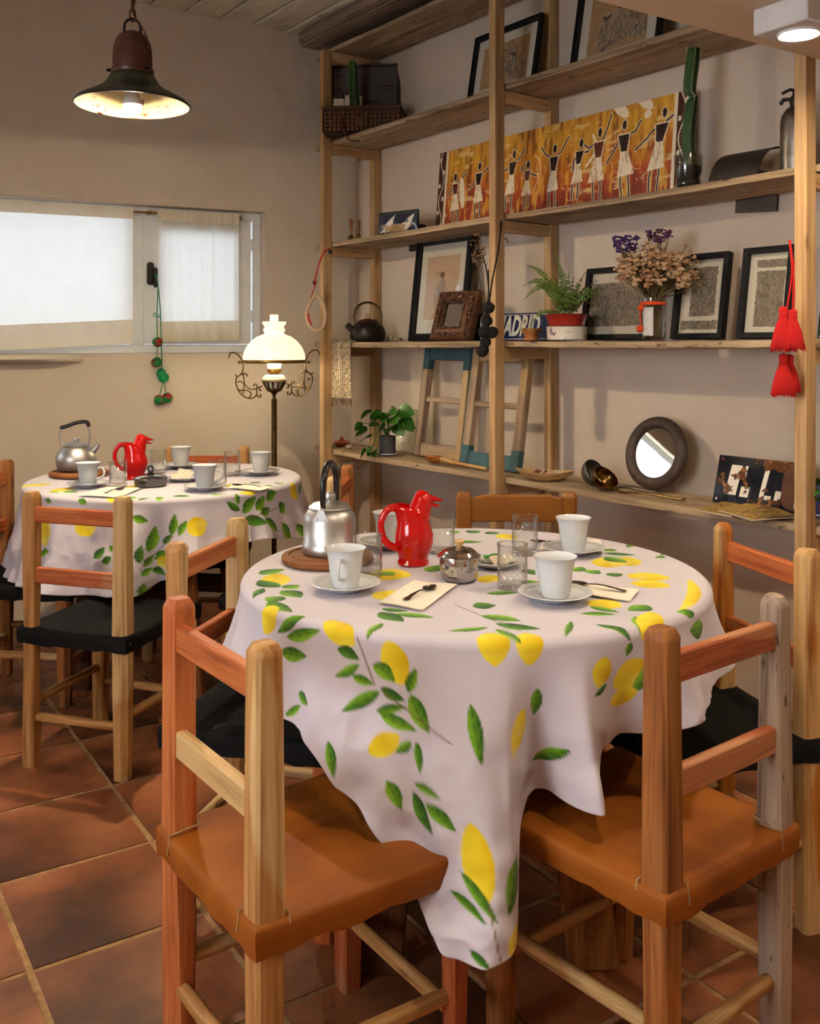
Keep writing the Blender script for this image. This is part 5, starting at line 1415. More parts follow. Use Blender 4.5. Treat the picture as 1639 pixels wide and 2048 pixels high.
# ---- long orange painting of dancers
pw_x, pw = x_mid(868, 1366, 2.665); ph = 0.362
def painting(X, Z):
    col = np.empty(X.shape + (3,))
    t_ = Z / ph + 0.35 * (fbm(X * 7, Z * 9, 1, 4) - .5)
    stops = [(-0.2, (86, 26, 8)), (.12, (150, 48, 12)), (.34, (178, 70, 14)), (.6, (200, 130, 24)), (.85, (206, 150, 40)), (1.2, (186, 120, 40))]
    for k in range(3):
        col[..., k] = np.interp(t_, [s_[0] for s_ in stops], [lin(s_[1])[k] for s_ in stops])
    st = fbm(X * 60, Z * 14, 5, 3)
    setc(col, np.clip((st - .58) * 5, 0, .7), (232, 176, 60)); setc(col, np.clip((.40 - st) * 5, 0, .7), (112, 34, 10))
    st2 = fbm(X * 18 + 9, Z * 40, 7, 3)
    setc(col, np.clip((st2 - .64) * 6, 0, .6), (238, 206, 140))
    WH, DK, BR = (240, 222, 192), (44, 18, 10), (96, 34, 18)
    rnd = random.Random(2)
    for k in range(60):
        x0, z0 = rnd.uniform(.1, pw - .1), rnd.uniform(.02, ph - .02); a_ = rnd.uniform(0, 3.1); L_ = rnd.uniform(.008, .025)
        setc(col, segd(X, Z, (x0, z0), (x0 + L_ * math.cos(a_), z0 + L_ * math.sin(a_))) < .0012, (240, 220, 180), .8)
    def X_(u): return (sx(u, 2.68) - (pw_x - pw / 2))
    figs = [(912, .03, .9, 0, -.01), (954, .045, .95, 1, .0), (1016, .05, 1.0, 2, .01), (1052, .05, .75, 3, .0), (1104, .03, 1.02, 4, .0), (1148, .05, .92, 5, .012), (1193, .03, 1.12, 6, .0), (1250, .03, 1.15, 7, -.01), (1304, .03, 1.2, 8, .02)]
    for (u, z0, s_, kk, lean) in figs:
        x0 = X_(u); q_ = .24 * s_
        def pt(a_, b_): return (x0 + a_ * q_ + lean * b_ * 2, z0 + b_ * q_)
        for sg in (-1, 1):
            leg_ = [pt(.05 * sg, .36), pt(.07 * sg, .18), pt(.06 * sg + .02, 0)]
            d_ = polyd(X, Z, leg_); setc(col, d_ < .0060, WH); setc(col, d_ < .0036, DK)
        arms_ = {0: [(.06, .78, .20, .86, .34, 1.0), (-.06, .78, -.16, .66, -.24, .58)], 1: [(.06, .8, .2, .84, .3, .92), (-.06, .78, -.14, .62, -.25, .55)], 2: [(.06, .8, .18, .88, .26, 1.02), (-.06, .8, -.14, .7, -.2, .7)],
                 3: [(.06, .76, .2, .7, .3, .66), (-.06, .76, -.2, .9, -.1, 1.0)], 4: [(.06, .8, .18, .92, .3, 1.1), (-.06, .8, -.2, .9, -.3, 1.02)], 5: [(.06, .78, .18, .78, .26, .84), (-.06, .78, -.12, .66, -.1, .5)],
                 6: [(.06, .82, .14, .98, .2, 1.16), (-.06, .82, -.18, .76, -.26, .82)], 7: [(.06, .8, .2, .84, .28, .96), (-.06, .78, -.18, .62, -.3, .48)], 8: [(.06, .84, .2, .92, .3, 1.0), (-.06, .82, -.22, .66, -.36, .56)]}[kk]
        for (a1, b1, a2, b2, a3, b3) in arms_:
            d_ = polyd(X, Z, [pt(a1, b1), pt(a2, b2), pt(a3, b3)]); setc(col, d_ < .0058, WH); setc(col, d_ < .0036, DK)
        tor = [pt(-.045, .58), pt(.045, .58), pt(.095, .82), pt(-.095, .82)]
        big = [pt(-.06, .56), pt(.06, .56), pt(.112, .835), pt(-.112, .835)]
        setc(col, inpoly(X, Z, big), WH); setc(col, inpoly(X, Z, tor), DK if kk % 3 else BR)
        skirt = [pt(-.06, .60), pt(.06, .60), pt(.13 + .03 * (kk % 2), .28), pt(-.12 - .05 * (kk % 3 == 0), .26)]
        setc(col, inpoly(X, Z, skirt), WH)
        sk_n = inpoly(X, Z, skirt) & (fbm(X * 160, Z * 30, kk, 2) > .66); setc(col, sk_n, (170, 120, 70), .6)
        hx, hz = pt(.01, .95); setc(col, inell(X, Z, hx, hz, .0125, .020), WH); setc(col, inell(X, Z, hx, hz, .0098, .0172), DK)
        if kk in (6, 7):
            ux, uz = pt(.36 if kk == 6 else .34, 1.20); ru = -.7
            setc(col, inell(X, Z, ux, uz, .050, .020, ru), WH)
        if kk == 0:
            ux, uz = pt(.22, .60); setc(col, inell(X, Z, ux, uz, .018, .070, .15), WH)
        if kk == 5:
            d_ = polyd(X, Z, [pt(.26, 1.04), pt(.36, .9), pt(.34, .7), pt(.2, .54)]); setc(col, d_ < .006, WH)
        if kk == 3:
            d_ = polyd(X, Z, [pt(.2, 1.15), pt(.4, .95), pt(.42, .7), pt(.26, .4)]); setc(col, d_ < .0018, WH)
    setc(col, inell(X, Z, pw * .87, ph * .86, .017, .015), WH)
    for side in (0, 1):
        xx = X if side == 0 else pw - X
        setc(col, xx < .062, WH); setc(col, xx < .048, (74, 36, 16))
        d_ = np.abs(xx - .024 - .014 * np.sin(Z * 34 + side)); setc(col, (d_ < .0022) & (xx < .048), WH)
        for kz in range(6):
            setc(col, inell(xx, Z, .010 if kz % 2 else .036, .03 + kz * .06, .007, .010), WH)
    return col
t = thing('painting', 'long orange painting of dancers in white skirts on the middle shelf', 'painting', SW(pw_x, 2.670, ZC + .001), 0, rot=Euler((-R(5), 0, SR), 'XYZ'))
part(t, 'canvas_board', MB().box(-pw / 2, pw / 2, 0, .016, 0, ph), M['mount'], smooth=False)
printed_panel(t, 'painted_face', pw, ph, 560, 160, painting, print_mat('oil_paint', .45, .15, .3, 160), -.0005)

# ---- open wicker suitcase with its things
D_ = 2.585; q = mpp(735, D_)
t = thing('wicker_suitcase', 'open wicker picnic suitcase with a checked lining on the upper shelf', 'suitcase', on_shelf(729, 2.575, 'B'), R(-6))
M['wicker'] = mat('wicker_brown', (150, 92, 44), (96, 54, 24), scale=60, rough=0.55, bump=.4)
M['wicker_dark'] = mat('dark_wicker', (62, 34, 18), (44, 24, 12), scale=60, rough=0.6)
W_, Dp, Hh = .37, .20, .115
bx_ = MB(); bx_.box(-W_ / 2, W_ / 2, -Dp / 2, -Dp / 2 + .008, 0, Hh); bx_.box(-W_ / 2, W_ / 2, Dp / 2 - .008, Dp / 2, 0, Hh)
bx_.box(-W_ / 2, -W_ / 2 + .008, -Dp / 2, Dp / 2, 0, Hh); bx_.box(W_ / 2 - .008, W_ / 2, -Dp / 2, Dp / 2, 0, Hh); bx_.box(-W_ / 2, W_ / 2, -Dp / 2, Dp / 2, 0, .006)
bs = part(t, 'basket', bx_, M['wicker_dark'], .002)
wv = MB()
for i in range(17):
    for k in range(5):
        wv.box(-W_ / 2 + .008 + i * .0213, -W_ / 2 + .0235 + i * .0213, -Dp / 2 - .005, -Dp / 2 + .002, .006 + k * .019, .021 + k * .019)
for i in range(9):
    for k in range(5):
        for sx_ in (-1, 1):
            wv.box(sx_ * W_ / 2 - .004, sx_ * W_ / 2 + .004, -Dp / 2 + .006 + i * .0215, -Dp / 2 + .021 + i * .0215, .006 + k * .019, .021 + k * .019)
part(t, 'weave', wv, M['wicker'], .003, kind='stuff')
part(t, 'rim_band', MB().tube([(-W_ / 2, -Dp / 2, Hh), (W_ / 2, -Dp / 2, Hh), (W_ / 2, Dp / 2, Hh), (-W_ / 2, Dp / 2, Hh)], .008, 8, close=True), M['leather'])
def check_cloth():
    m, nt, b = new_mat('dark_checked_cloth'); b.inputs['Roughness'].default_value = .9
    v = coords(nt, (95, 95, 95), False); c_ = nd(nt, 'ShaderNodeTexChecker', i_Scale=1.0)
    c_.inputs['Color1'].default_value = rgba((84, 80, 84)); c_.inputs['Color2'].default_value = rgba((112, 104, 100))
    nt.links.new(v, c_.inputs['Vector']); nt.links.new(c_.outputs['Color'], b.inputs['Base Color']); return m
lid_rot = R(-8)
lidp = part(t, 'lid', MB().box(-W_ / 2, W_ / 2 - .03, 0, .055, 0, .285), M['wicker_dark'], .003, loc=(0, Dp / 2 - .004, Hh - .018), rot=(lid_rot, 0, 0))
part(lidp, 'checked_lining', MB().box(-W_ / 2 + .014, W_ / 2 - .044, -.0025, .001, .014, .273), check_cloth(), smooth=False)
part(lidp, 'lid_band', MB().tube([(-W_ / 2, 0, .002), (W_ / 2 - .03, 0, .002), (W_ / 2 - .03, 0, .285), (-W_ / 2, 0, .285)], .006, 8, close=True), M['leather'])
for xx, zz in ((-.142, .175), (-.098, .175), (.058, .172)):
    part(lidp, 'brass_stud', MB().blob((xx, -.005, zz), .006, 2, 0, (1, .5, 1)), M['brass'])
for a_, b_ in (((-.145, .17), (-.095, .05)), ((-.095, .17), (-.135, .05)), ((.06, .172), (.12, .162)), ((-.01, .095), (.062, .092)), ((-.012, .22), (-.012, .05))):
    part(lidp, 'leather_strap', MB().beam((a_[0], -.006, a_[1]), (b_[0], -.006, b_[1]), .004, .015, (0, 0, 1)) if False else MB().tube([(a_[0], -.005, a_[1]), (b_[0], -.008, b_[1])], .0065, 6), M['leather'])
part(t, 'lock_plate', MB().box(-.032, .032, -Dp / 2 - .009, -Dp / 2 - .004, .035, .068), M['leather'], .003)
part(t, 'lock', MB().blob((0, -Dp / 2 - .010, .052), .009, 2, 0, (.7, .4, 1)), M['brass'])
hd = bez([(-.085, -Dp / 2 - .006, .070), (-.088, -Dp / 2 - .016, .030), (-.070, -Dp / 2 - .026, -.020), (-.045, -Dp / 2 - .035, -.048), (-.005, -Dp / 2 - .036, -.052)], 5)
part(t, 'hanging_strap', MB().tube(hd, .0045, 6), M['leather'])
for nm, lb, x_, y_, z_, w__, h__ in (('envelope', 'white folded papers tucked in the lid of the wicker suitcase', -.078, .045, .010, .085, .205), ('card', 'white card with a dark mark at the left of the wicker suitcase', -.150, .040, .010, .055, .190)):
    o = part(None, nm, MB().box(-w__ / 2, w__ / 2, 0, .003, 0, h__), M['napkin'], .0005, loc=t.location + Matrix.Rotation(R(-6), 3, 'Z') @ Vector((x_, y_, z_)), rot=(R(-6), R(4), R(-6)))
    tag(o, lb, 'paper')
def cactus(name, label, loc, path, rads, ribs=5, m=None, lean=None):
    t_ = thing(name, label, 'plant', loc, 0)
    pts_ = [Vector(p) for p in bez(path, 10)]; n_ = len(pts_); rs = np.interp(np.linspace(0, 1, n_), np.linspace(0, 1, len(rads)), rads)
    N = ribs * 8; rings = []
    for p, r_ in zip(pts_, rs):
        rings.append([(p.x + r_ * (1 + .28 * math.cos(ribs * a_)) * math.cos(a_), p.y + r_ * (1 + .28 * math.cos(ribs * a_)) * math.sin(a_), p.z) for a_ in [2 * PI * k / N + .3 for k in range(N)]])
    part(t_, 'stem', MB().loft(rings), M['cactus'], angle=70)
    sp_ = MB()
    for k in range(0, n_, 1):
        for rb in range(ribs):
            a_ = 2 * PI * rb / ribs; p = pts_[k]; r_ = rs[k] * 1.25
            d_ = Vector((math.cos(a_), math.sin(a_), 0))
            sp_.tube([p + d_ * r_, p + d_ * (r_ + .006) + Vector((0, 0, .003))], [.0009, .0002], 3)
    part(t_, 'spines', sp_, M['sachet'], kind='stuff')
    return t_
cactus('cactus', 'short green cactus standing in the open wicker suitcase', t.location + Vector((-.050, -.002, .008)), [(0, 0, 0), (.002, 0, .12), (-.004, 0, .22), (-.008, 0, .325), (-.010, 0, .352)], [.017, .022, .020, .019, .004], 5)

# ---- two hand bells
for u, hgt, lb in ((702, .110, 'taller wooden handled brass hand bell on the middle shelf'), (717, .098, 'shorter wooden handled brass hand bell on the middle shelf')):
    t = thing('hand_bell', lb, 'bell', on_shelf(u, 2.56, 'C'), 0, 'brass hand bells')
    s_ = hgt / .11
    part(t, 'bell', MB().lathe([(.020 * s_, 0), (.0195 * s_, .006), (.014 * s_, .018), (.012 * s_, .026), (.006 * s_, .032), (.0, .033)], 24), M['brass'])
    part(t, 'handle', MB().lathe([(.0055, .031), (.0045, .045), (.007, .062), (.0075 * s_, hgt * .75), (.0095 * s_, hgt * .9), (.007 * s_, hgt * .98), (.0, hgt)], 16), M['brown_z'])
# ---- snack packet
bt = thing('snack_packet', 'blue and white printed foil packet lying on the middle shelf', 'packet', on_shelf(797, 2.565, 'C'), SR + R(16))
bw, bh = .225, .105
def packet(X, Z):
    col = np.empty(X.shape + (3,)); col[:] = lin((46, 52, 72))
    for sg in (0, 1):
        x0 = .01 + sg * .095
        setc(col, inpoly(X, Z, [(x0, .012), (x0 + .02, .02), (x0 + .105, .088), (x0 + .09, .03), (x0 + .06, .012)]), (226, 220, 210))
    setc(col, (Z < .042) & (fbm(X * 50, Z * 50, 2, 3) > .47) & (X > .03) & (X < .2), (178, 140, 92), .9)
    setc(col, (Z > .085), (70, 84, 66), .6)
    return col
def pwarp(X, Z): return -.030 * np.sin(PI * np.clip(X / bw, 0, 1)) ** .6 * np.sin(PI * np.clip(Z / bh, 0, 1)) ** .7 + .004 * (fbm(X * 40, Z * 40, 3, 3) - .5)
printed_panel(bt, 'front', bw, bh, 110, 60, packet, print_mat('glossy_foil_print', .28, .3), -.004, warp=pwarp)
printed_panel(bt, 'back', bw, bh, 40, 24, packet, print_mat('glossy_foil_print_back', .28, .3), .004, warp=lambda X, Z: -pwarp(X, Z) * .6)
def text_mesh(s_, size, ext=.0006, shear=0, font_sx=1.0, bold=0.0):
    cu = bpy.data.curves.new('lettering', 'FONT'); cu.body = s_; cu.size = size; cu.extrude = ext; cu.shear = shear; cu.offset = bold
    cu.align_x = 'CENTER'; cu.align_y = 'CENTER'; cu.resolution_u = 3
    ob = bpy.data.objects.new('lettering', cu); COL.objects.link(ob)
    dg = bpy.context.evaluated_depsgraph_get(); me = bpy.data.meshes.new_from_object(ob.evaluated_get(dg))
    bpy.data.objects.remove(ob); bpy.data.curves.remove(cu)
    for v_ in me.vertices: v_.co.x *= font_sx
    return me
M['ink_navy'] = mat('navy_ink', (34, 40, 66), (34, 40, 66), rough=.5); M['ink_white'] = mat('white_enamel_letter', (236, 232, 220), (226, 222, 208), rough=.3)
link('lettering', text_mesh('GENTINO', .020, .0006, 0, .8, .0006), M['ink_navy'], bt, (.045, -.0375, .052), (R(88), 0, 0))
o = part(None, 'small_box', MB().box(-.028, .028, -.02, .02, 0, .038), M['black_frame'], .003, loc=on_shelf(838, 2.62, 'C'), rot=(0, 0, SR)); tag(o, 'small black box between the packet and the painting', 'box')

# ---- tall cactus in a clear plastic pot
cp = on_shelf(1376, 2.57, 'C'); q = mpp(1376, 2.57)
t = thing('cactus_pot', 'cut off clear plastic bottle of dark soil used as a pot', 'pot', cp, 0)
part(t, 'bottle', MB().lathe([(.030, 0), (.038, .002), (.043, .012), (.040, .030), (.036, .036), (.041, .046), (.044, .070), (.0445, .108), (.0435, .108), (.043, .07), (.038, .04), (.03, .01)], 40, cap=False, mod=lambda a_, z: 1 + .03 * math.cos(5 * a_) * (z < .04)), glass_mat('cloudy_plastic', (.80, .80, .78), 1.5, .12))
part(t, 'soil', MB().lathe([(.028, .004), (.037, .012), (.034, .036), (.040, .060), (.0405, .070), (.0, .074)], 32), mat('dark_soil', (52, 44, 38), (34, 28, 24), scale=60, rough=.95, bump=.5))
top = (360 - 78) * q
cactus('cactus', 'tall thin green column cactus in the plastic pot', cp + Vector((0, 0, .070)), [(.004, 0, 0), (.0, 0, .10), (.010, 0, .20), (.016, 0, .225), (.004, 0, .245), (.012, 0, .33), (.018, 0, top - .07)], [.014, .016, .016, .010, .016, .0175, .015], 4)
# ---- curved metal sheet, strip, soda siphon
o = thing('curved_tin_sheet', 'dark curved sheet of tin on the middle shelf beside the cactus', 'tin sheet', on_shelf(1478, 2.60, 'C'), SR + R(2))
def cs(a_, b_):
    if b_ > .82: k = (b_ - .82) / .18; return (-.085 + .17 * a_ + .030 + .016 * k, .052 + .030 * k, .098 + .010 * k)
    an = R(100 * b_ / .82); return (-.085 + .17 * a_ + .030 * b_ / .82, -.038 + .080 * (1 - math.cos(an)), .012 + .088 * math.sin(an))
part(o, 'sheet', MB().grid(12, 16, cs).grid(12, 16, lambda a_, b_: tuple(Vector(cs(a_, b_)) + Vector((0, .002, -.001)))), mat('grey_tin', (74, 64, 56), (56, 48, 42), scale=16, rough=.5, metal=.6))
part(o, 'foot', MB().box(-.07, .075, -.03, .05, 0, .030), M['iron'], .004)
o = part(None, 'metal_plate', MB().box(-.075, .075, 0, .004, -.055, 0), mat('brown_grey_metal', (92, 80, 70), (72, 62, 54), scale=14, rough=.6), .001, loc=SW(sx(1512, 2.755), 2.752, ZC - BT + .008), rot=(R(0), R(4), SR)); tag(o, 'dark metal plate on the wall just below the middle shelf', 'metal plate')
o = part(None, 'metal_plate', MB().box(-.03, .03, 0, .004, -.032, 0), M['iron'], .001, loc=SW(sx(826, 2.755), 2.752, ZC - BT + .004), rot=(0, 0, SR)); tag(o, 'small dark metal plate on the wall beside the tall black frame', 'metal plate')
t = thing('soda_siphon', 'old steel soda siphon behind the right post', 'siphon', on_shelf(1592, 2.60, 'C'), SR)
part(t, 'bottle', MB().lathe([(.042, 0), (.046, .004), (.046, .150), (.042, .172), (.030, .190), (.018, .198), (.016, .205)], 40), mat('worn_nickel', (170, 164, 156), (126, 120, 112), scale=24, rough=.35, metal=1))
part(t, 'head', MB().lathe([(.017, .200), (.019, .206), (.019, .224), (.012, .232), (.010, .246), (.0, .248)], 24), M['iron'])
part(t, 'spout', MB().tube([(-.01, 0, .222), (-.042, 0, .226), (-.052, 0, .214)], .006, 8), M['iron'])
part(t, 'lever', MB().tube([(.0, 0, .244), (-.02, 0, .252), (-.046, 0, .246)], .005, 8), M['iron'])

# ================================================================== eye level shelf
# ---- tall black framed print, ornate mirror, sign, fern and woven pictures
xm, w = x_mid(821, 930, 2.665); h3 = sz(832, 486, 2.72) - ZD
def engraving(X, Z):
    W, H = w - .156, h3 - .19
    col = np.empty(X.shape + (3,)); col[:] = lin((206, 172, 140))
    rnd = random.Random(5)
    setc(col, inell(X, Z, W * .5, H * .38, W * .22, H * .30), (186, 160, 134), .8)
    for k in range(60):
        a0 = rnd.uniform(0, 6.3); r1 = rnd.uniform(.3, 1); cx_ = W * .5 + W * .2 * r1 * math.cos(a0); cz = H * .38 + H * .3 * r1 * math.sin(a0)
        setc(col, segd(X, Z, (cx_, cz), (cx_ + rnd.uniform(-.012, .012), cz - rnd.uniform(.01, .05))) < .0011, (96, 74, 60), .7)
    setc(col, inell(X, Z, W * .5, H * .74, W * .07, H * .05), (120, 92, 74), .9)
    return col
framed('framed_print', 'tall moulded black frame with a wide cream mount on the eye level shelf', xm, 2.670, 'D', w, h3 + .012, R(6.5), .034, .022, (.044, .060, .004), engraving, moulded=True)
M['bronze_relief'] = mat('bronze_relief', (128, 84, 54), (84, 52, 34), scale=34, rough=.45, metal=.35, bump=.8, dist=.004)
xm, w4 = x_mid(868, 942, 2.535); h4 = (678 - 574) * mpp(905, 2.56)
t = thing('ornate_mirror', 'small mirror in a carved bronze frame leaning on the eye level shelf', 'mirror', SW(xm, 2.52, ZD + .001), 0, rot=Euler((-R(17), 0, SR + R(3)), 'XYZ'))
mo_ = MB(); fw = .052; rings = []
for cx_, cz, dx, dz in ((-w4 / 2, 0, 1, 1), (w4 / 2, 0, -1, 1), (w4 / 2, h4, -1, -1), (-w4 / 2, h4, 1, -1)):
    rings.append([(cx_ + dx * a_, y_, cz + dz * a_) for a_, y_ in ((0, .020), (0, -.004), (.008, -.014), (.022, -.012), (.034, -.020), (.048, -.026), (.056, -.012), (.056, .02))])
mo_.loft(rings, close=True); fr = part(t, 'frame', mo_, M['bronze_relief'], angle=50)
random.seed(3); rl = MB()
for k in range(90):
    s_ = k / 90 * 2 * (w4 + h4)
    def per(s__, ins):
        W, H = w4 - 2 * ins, h4 - 2 * ins; s__ = s__ / (2 * (w4 + h4)) * 2 * (W + H)
        if s__ < W: return (-W / 2 + s__, ins)
        s__ -= W
        if s__ < H: return (W / 2, ins + s__)
        s__ -= H
        if s__ < W: return (W / 2 - s__, ins + H)
        return (-W / 2, ins + H - (s__ - W))
    a_, b_ = per(s_, .018 if k % 2 else .030); rl.blob((a_, -.016, b_), random.uniform(.006, .0095), 1, .15, (1, .7, 1))
    if k % 2: a_, b_ = per(s_, .049); rl.blob((a_, -.028, b_), .006, 1, .15, (1, .7, 1))
part(fr, 'relief', rl, M['bronze_relief'], kind='stuff')
part(t, 'mirror_glass', MB().box(-w4 / 2 + .05, w4 / 2 - .05, -.010, -.006, .05, h4 - .05), M['mirror'], smooth=False)
# ---- enamel signs
M['blue_enamel'] = mat('blue_enamel', (44, 52, 96), (36, 42, 80), scale=20, rough=.22, coat=.5)
def sign(label, u1, u2, D, v_top, lvl, txt, size, m, fsx, tx=0.0, shear=.18, lean=10, yaw=0):
    xm, w = x_mid(u1, u2, D); h_ = (680 - v_top) * mpp((u1 + u2) / 2, D)
    t_ = thing('enamel_sign', label, 'sign', SW(xm, D, ZS[lvl] + .001), 0, rot=Euler((-R(lean), 0, SR + yaw), 'XYZ'))
    part(t_, 'plate', MB().box(-w / 2, w / 2, 0, .003, 0, h_), m, .001)
    br_ = MB(); 
    for z0, z1 in ((.006, .0085), (h_ - .0085, h_ - .006)): br_.box(-w / 2 + .006, w / 2 - .006, -.0006, 0, z0, z1)
    part(t_, 'border_line', br_, M['ink_white'], smooth=False)
    if txt:
        link('lettering', text_mesh(txt, size, .0004, shear, fsx, size * .035), M['ink_white'], t_, (tx, -.0005, h_ * .5), (PI / 2, 0, 0))
    return t_
sign('dark blue enamel sign with white slanted letters MADRID behind the fern', 952, 1092, 2.66, 624, 'D', 'MADRID', .112, M['blue_enamel'], .60, .030)
M['black_enamel'] = mat('black_enamel', (26, 26, 30), (18, 18, 22), scale=20, rough=.25, coat=.4)
o = part(None, 'dark_tin', MB().box(-.05, .05, -.012, .012, 0, .112), M['black_enamel'], .004, loc=SW(sx(966, 2.60), 2.60, ZD + .001), rot=(R(-6), 0, SR)); tag(o, 'dark tin behind the black pompoms on the eye level shelf', 'tin')
# ---- bottle of dried flowers behind the middle post
t = thing('flower_bottle', 'clear bottle with sprigs of dried flowers behind the middle post', 'bottle', on_shelf(972, 2.545, 'D'), 0)
part(t, 'bottle', MB().lathe([(.022, 0), (.026, .004), (.026, .080), (.022, .096), (.011, .112), (.010, .140), (.012, .142), (.0095, .142), (.009, .112), (.02, .092), (.024, .08), (.024, .006)], 28, cap=False), M['glass'])
random.seed(21); dry = mat('dried_flower', (178, 140, 108), (132, 98, 70), scale=60, rough=.95); stem_m = mat('dry_stem', (120, 104, 60), (86, 72, 40), scale=40, rough=.9)
for k in range(6):
    a_ = (-.05, -.03, -.02, .05, .07, -.045)[k]; hh_ = (.40, .42, .37, .38, .40, .34)[k]
    pth = bez([(0, 0, .02), (a_ * .25, 0, .16), (a_ * .7, -.005, .28), (a_, -.01, hh_)], 5)
    s_ = part(t, 'stem', MB().tube(pth, .0015, 5), stem_m)
    bb = MB()
    for i in range(16 if a_ < 0 else 4):
        f_ = random.uniform(.72, 1.0); p = pth[min(int(f_ * len(pth)), len(pth) - 1)]
        bb.blob((p.x + random.uniform(-.014, .014), p.y + random.uniform(-.012, .012), p.z + random.uniform(-.008, .01)), random.uniform(.004, .0065), 1, .25)
    part(s_, 'buds', bb, dry, kind='stuff')

# ---- black kettle and woven runner
kt = on_shelf(735, 2.585, 'D'); q = mpp(735, 2.585)
t = thing('kettle', 'dark rusty iron kettle with a hoop handle on the eye level shelf', 'kettle', kt, R(6))
R0 = .086
part(t, 'body', MB().lathe([(.070, 0), (.078, .003), (.084, .018), (R0, .036), (.082, .058), (.070, .078), (.054, .090), (.044, .095)], 44), M['iron'], angle=60)
lid = part(t, 'lid', MB().lathe([(.047, .094), (.048, .097), (.036, .104), (.018, .108), (.0, .109)], 36), M['rust'])
part(lid, 'ring', MB().tube([(.008 * math.cos(2 * PI * k / 18), 0, .120 + .012 * math.sin(2 * PI * k / 18)) for k in range(18)], .002, 6, close=True), M['brass'])
hp_ = bez([(-.058, 0, .082), (-.066, 0, .125), (-.046, 0, .170), (-.002, 0, .188), (.042, 0, .172), (.064, 0, .130), (.060, 0, .082)], 7)
part(t, 'handle', MB().tube(hp_, .0055, 8), M['dark_brass'])
part(t, 'spout', MB().tube([(-.066, -.01, .052), (-.084, -.012, .066), (-.100, -.014, .082)], [.018, .015, .013], 14), M['iron'])
def weave_mat():
    m, nt, b = new_mat('flecked_wool_weave'); b.inputs['Roughness'].default_value = .95
    v = coords(nt, (150, 150, 420), False); n = nd(nt, 'ShaderNodeTexNoise', i_Scale=1.0, i_Detail=2.0); nt.links.new(v, n.inputs['Vector'])
    r = ramp(nt, [(.42, (70, 56, 44)), (.50, (168, 144, 112)), (.60, (214, 196, 164))])
    nt.links.new(n.outputs['Fac'], r.inputs['Fac']); nt.links.new(r.outputs['Color'], b.inputs['Base Color'])
    bp = nd(nt, 'ShaderNodeBump', i_Strength=.6, i_Distance=.002); nt.links.new(n.outputs['Fac'], bp.inputs['Height']); nt.links.new(bp.outputs['Normal'], b.inputs['Normal'])
    return m
M['weave'] = weave_mat()
rx = sx(681, 2.478); rw = .19
t = thing('woven_runner', 'flecked grey wool runner with fringes hanging over the eye level shelf', 'runner', SW(rx, 2.478, ZD), SR)
def rn(a_, b_):
    L = b_ * .42; x = (a_ - .5) * rw * (1 - .10 * b_)
    if L < .14: y, z = .155 - L, .004 + .003 * math.sin(a_ * 9)
    elif L < .155: k = (L - .14) / .015; y, z = .015 - .019 * math.sin(k * PI / 2), .004 - .008 * (1 - math.cos(k * PI / 2))
    else: y, z = -.005 + .006 * math.sin(a_ * 11 + b_ * 3) * min(1, (L - .155) * 8), -.004 - (L - .155)
    return (x + .012 * max(0, b_ - .4), y, z)
cl_ = part(t, 'cloth', MB().grid(26, 60, rn), M['weave']); cl_.modifiers.new('thickness', 'SOLIDIFY').thickness = .003
st_ = MB()
for xo in (-.010, .006): st_.grid(1, 50, lambda a_, b_: tuple(Vector(rn(.5 + xo / rw + a_ * .035, b_)) + Vector((0, -.0042 if b_ > .36 else 0, .0042 if b_ < .36 else 0))))
part(cl_, 'stripe', st_, mat('cream_stripe', (218, 202, 172), (206, 188, 156), scale=90, rough=.95))
frg = MB(); random.seed(5)
for k in range(34):
    p0 = Vector(rn(k / 33, 1.0)); p1 = p0 + Vector((random.uniform(-.006, .006), random.uniform(-.004, .004), -random.uniform(.022, .045)))
    frg.tube([p0, (p0 + p1) / 2 + Vector((random.uniform(-.003, .003), 0, 0)), p1], .0018, 4)
part(cl_, 'fringe', frg, mat('fringe_wool', (120, 98, 74), (84, 66, 48), scale=90, rough=1), kind='stuff')
sc_ = MB().grid(12, 12, lambda a_, b_: (-.05 + .10 * a_, -.02 + .05 * b_, .004 + .026 * math.sin(PI * a_) * abs(math.sin(5 * b_ + 3 * a_))))
o = part(None, 'woven_scrap', sc_, M['weave'], loc=on_shelf(785, 2.62, 'D'), rot=(0, 0, SR)); o.modifiers.new('thickness', 'SOLIDIFY').thickness = .003; tag(o, 'crumpled end of woven wool behind the iron kettle', 'cloth')

# ---- fern in a red bowl on a white enamel pot
fb = on_shelf(1133, 2.565, 'D'); q = mpp(1133, 2.565)
t = thing('enamel_pot', 'white enamel pot with blue and red flowers and rust chips', 'pot', fb, R(0))
part(t, 'pot', MB().lathe([(.066, 0), (.0725, .003), (.0735, .046), (.0745, .050), (.071, .050), (.070, .006), (.0, .004)], 44, cap=False), mat('chipped_white_enamel_pot', (226, 218, 204), (218, 208, 192), rough=.3, coat=.3))
random.seed(9)
fd = MB(); fd2 = MB()
for k in range(9):
    a_ = R(-142 + random.uniform(-12, 14)); z_ = random.uniform(.018, .044)
    (fd if k % 2 else fd2).blob((.0738 * math.cos(a_), .0738 * math.sin(a_), z_), random.uniform(.003, .0055), 1, .2, (.7, .7, 1))
part(t, 'blue_flowers', fd, mat('blue_flower_print', (84, 108, 168), rough=.3)); part(t, 'red_flowers', fd2, mat('red_flower_print', (190, 80, 60), rough=.3))
rs = MB()
for k in range(10):
    a_ = R(random.uniform(-170, -10)); rs.blob((.0733 * math.cos(a_), .0733 * math.sin(a_), random.choice((.004, .047, .03))), random.uniform(.0015, .004), 1, .3, (.8, .8, .5))
part(t, 'rust_chips', rs, M['rust'])
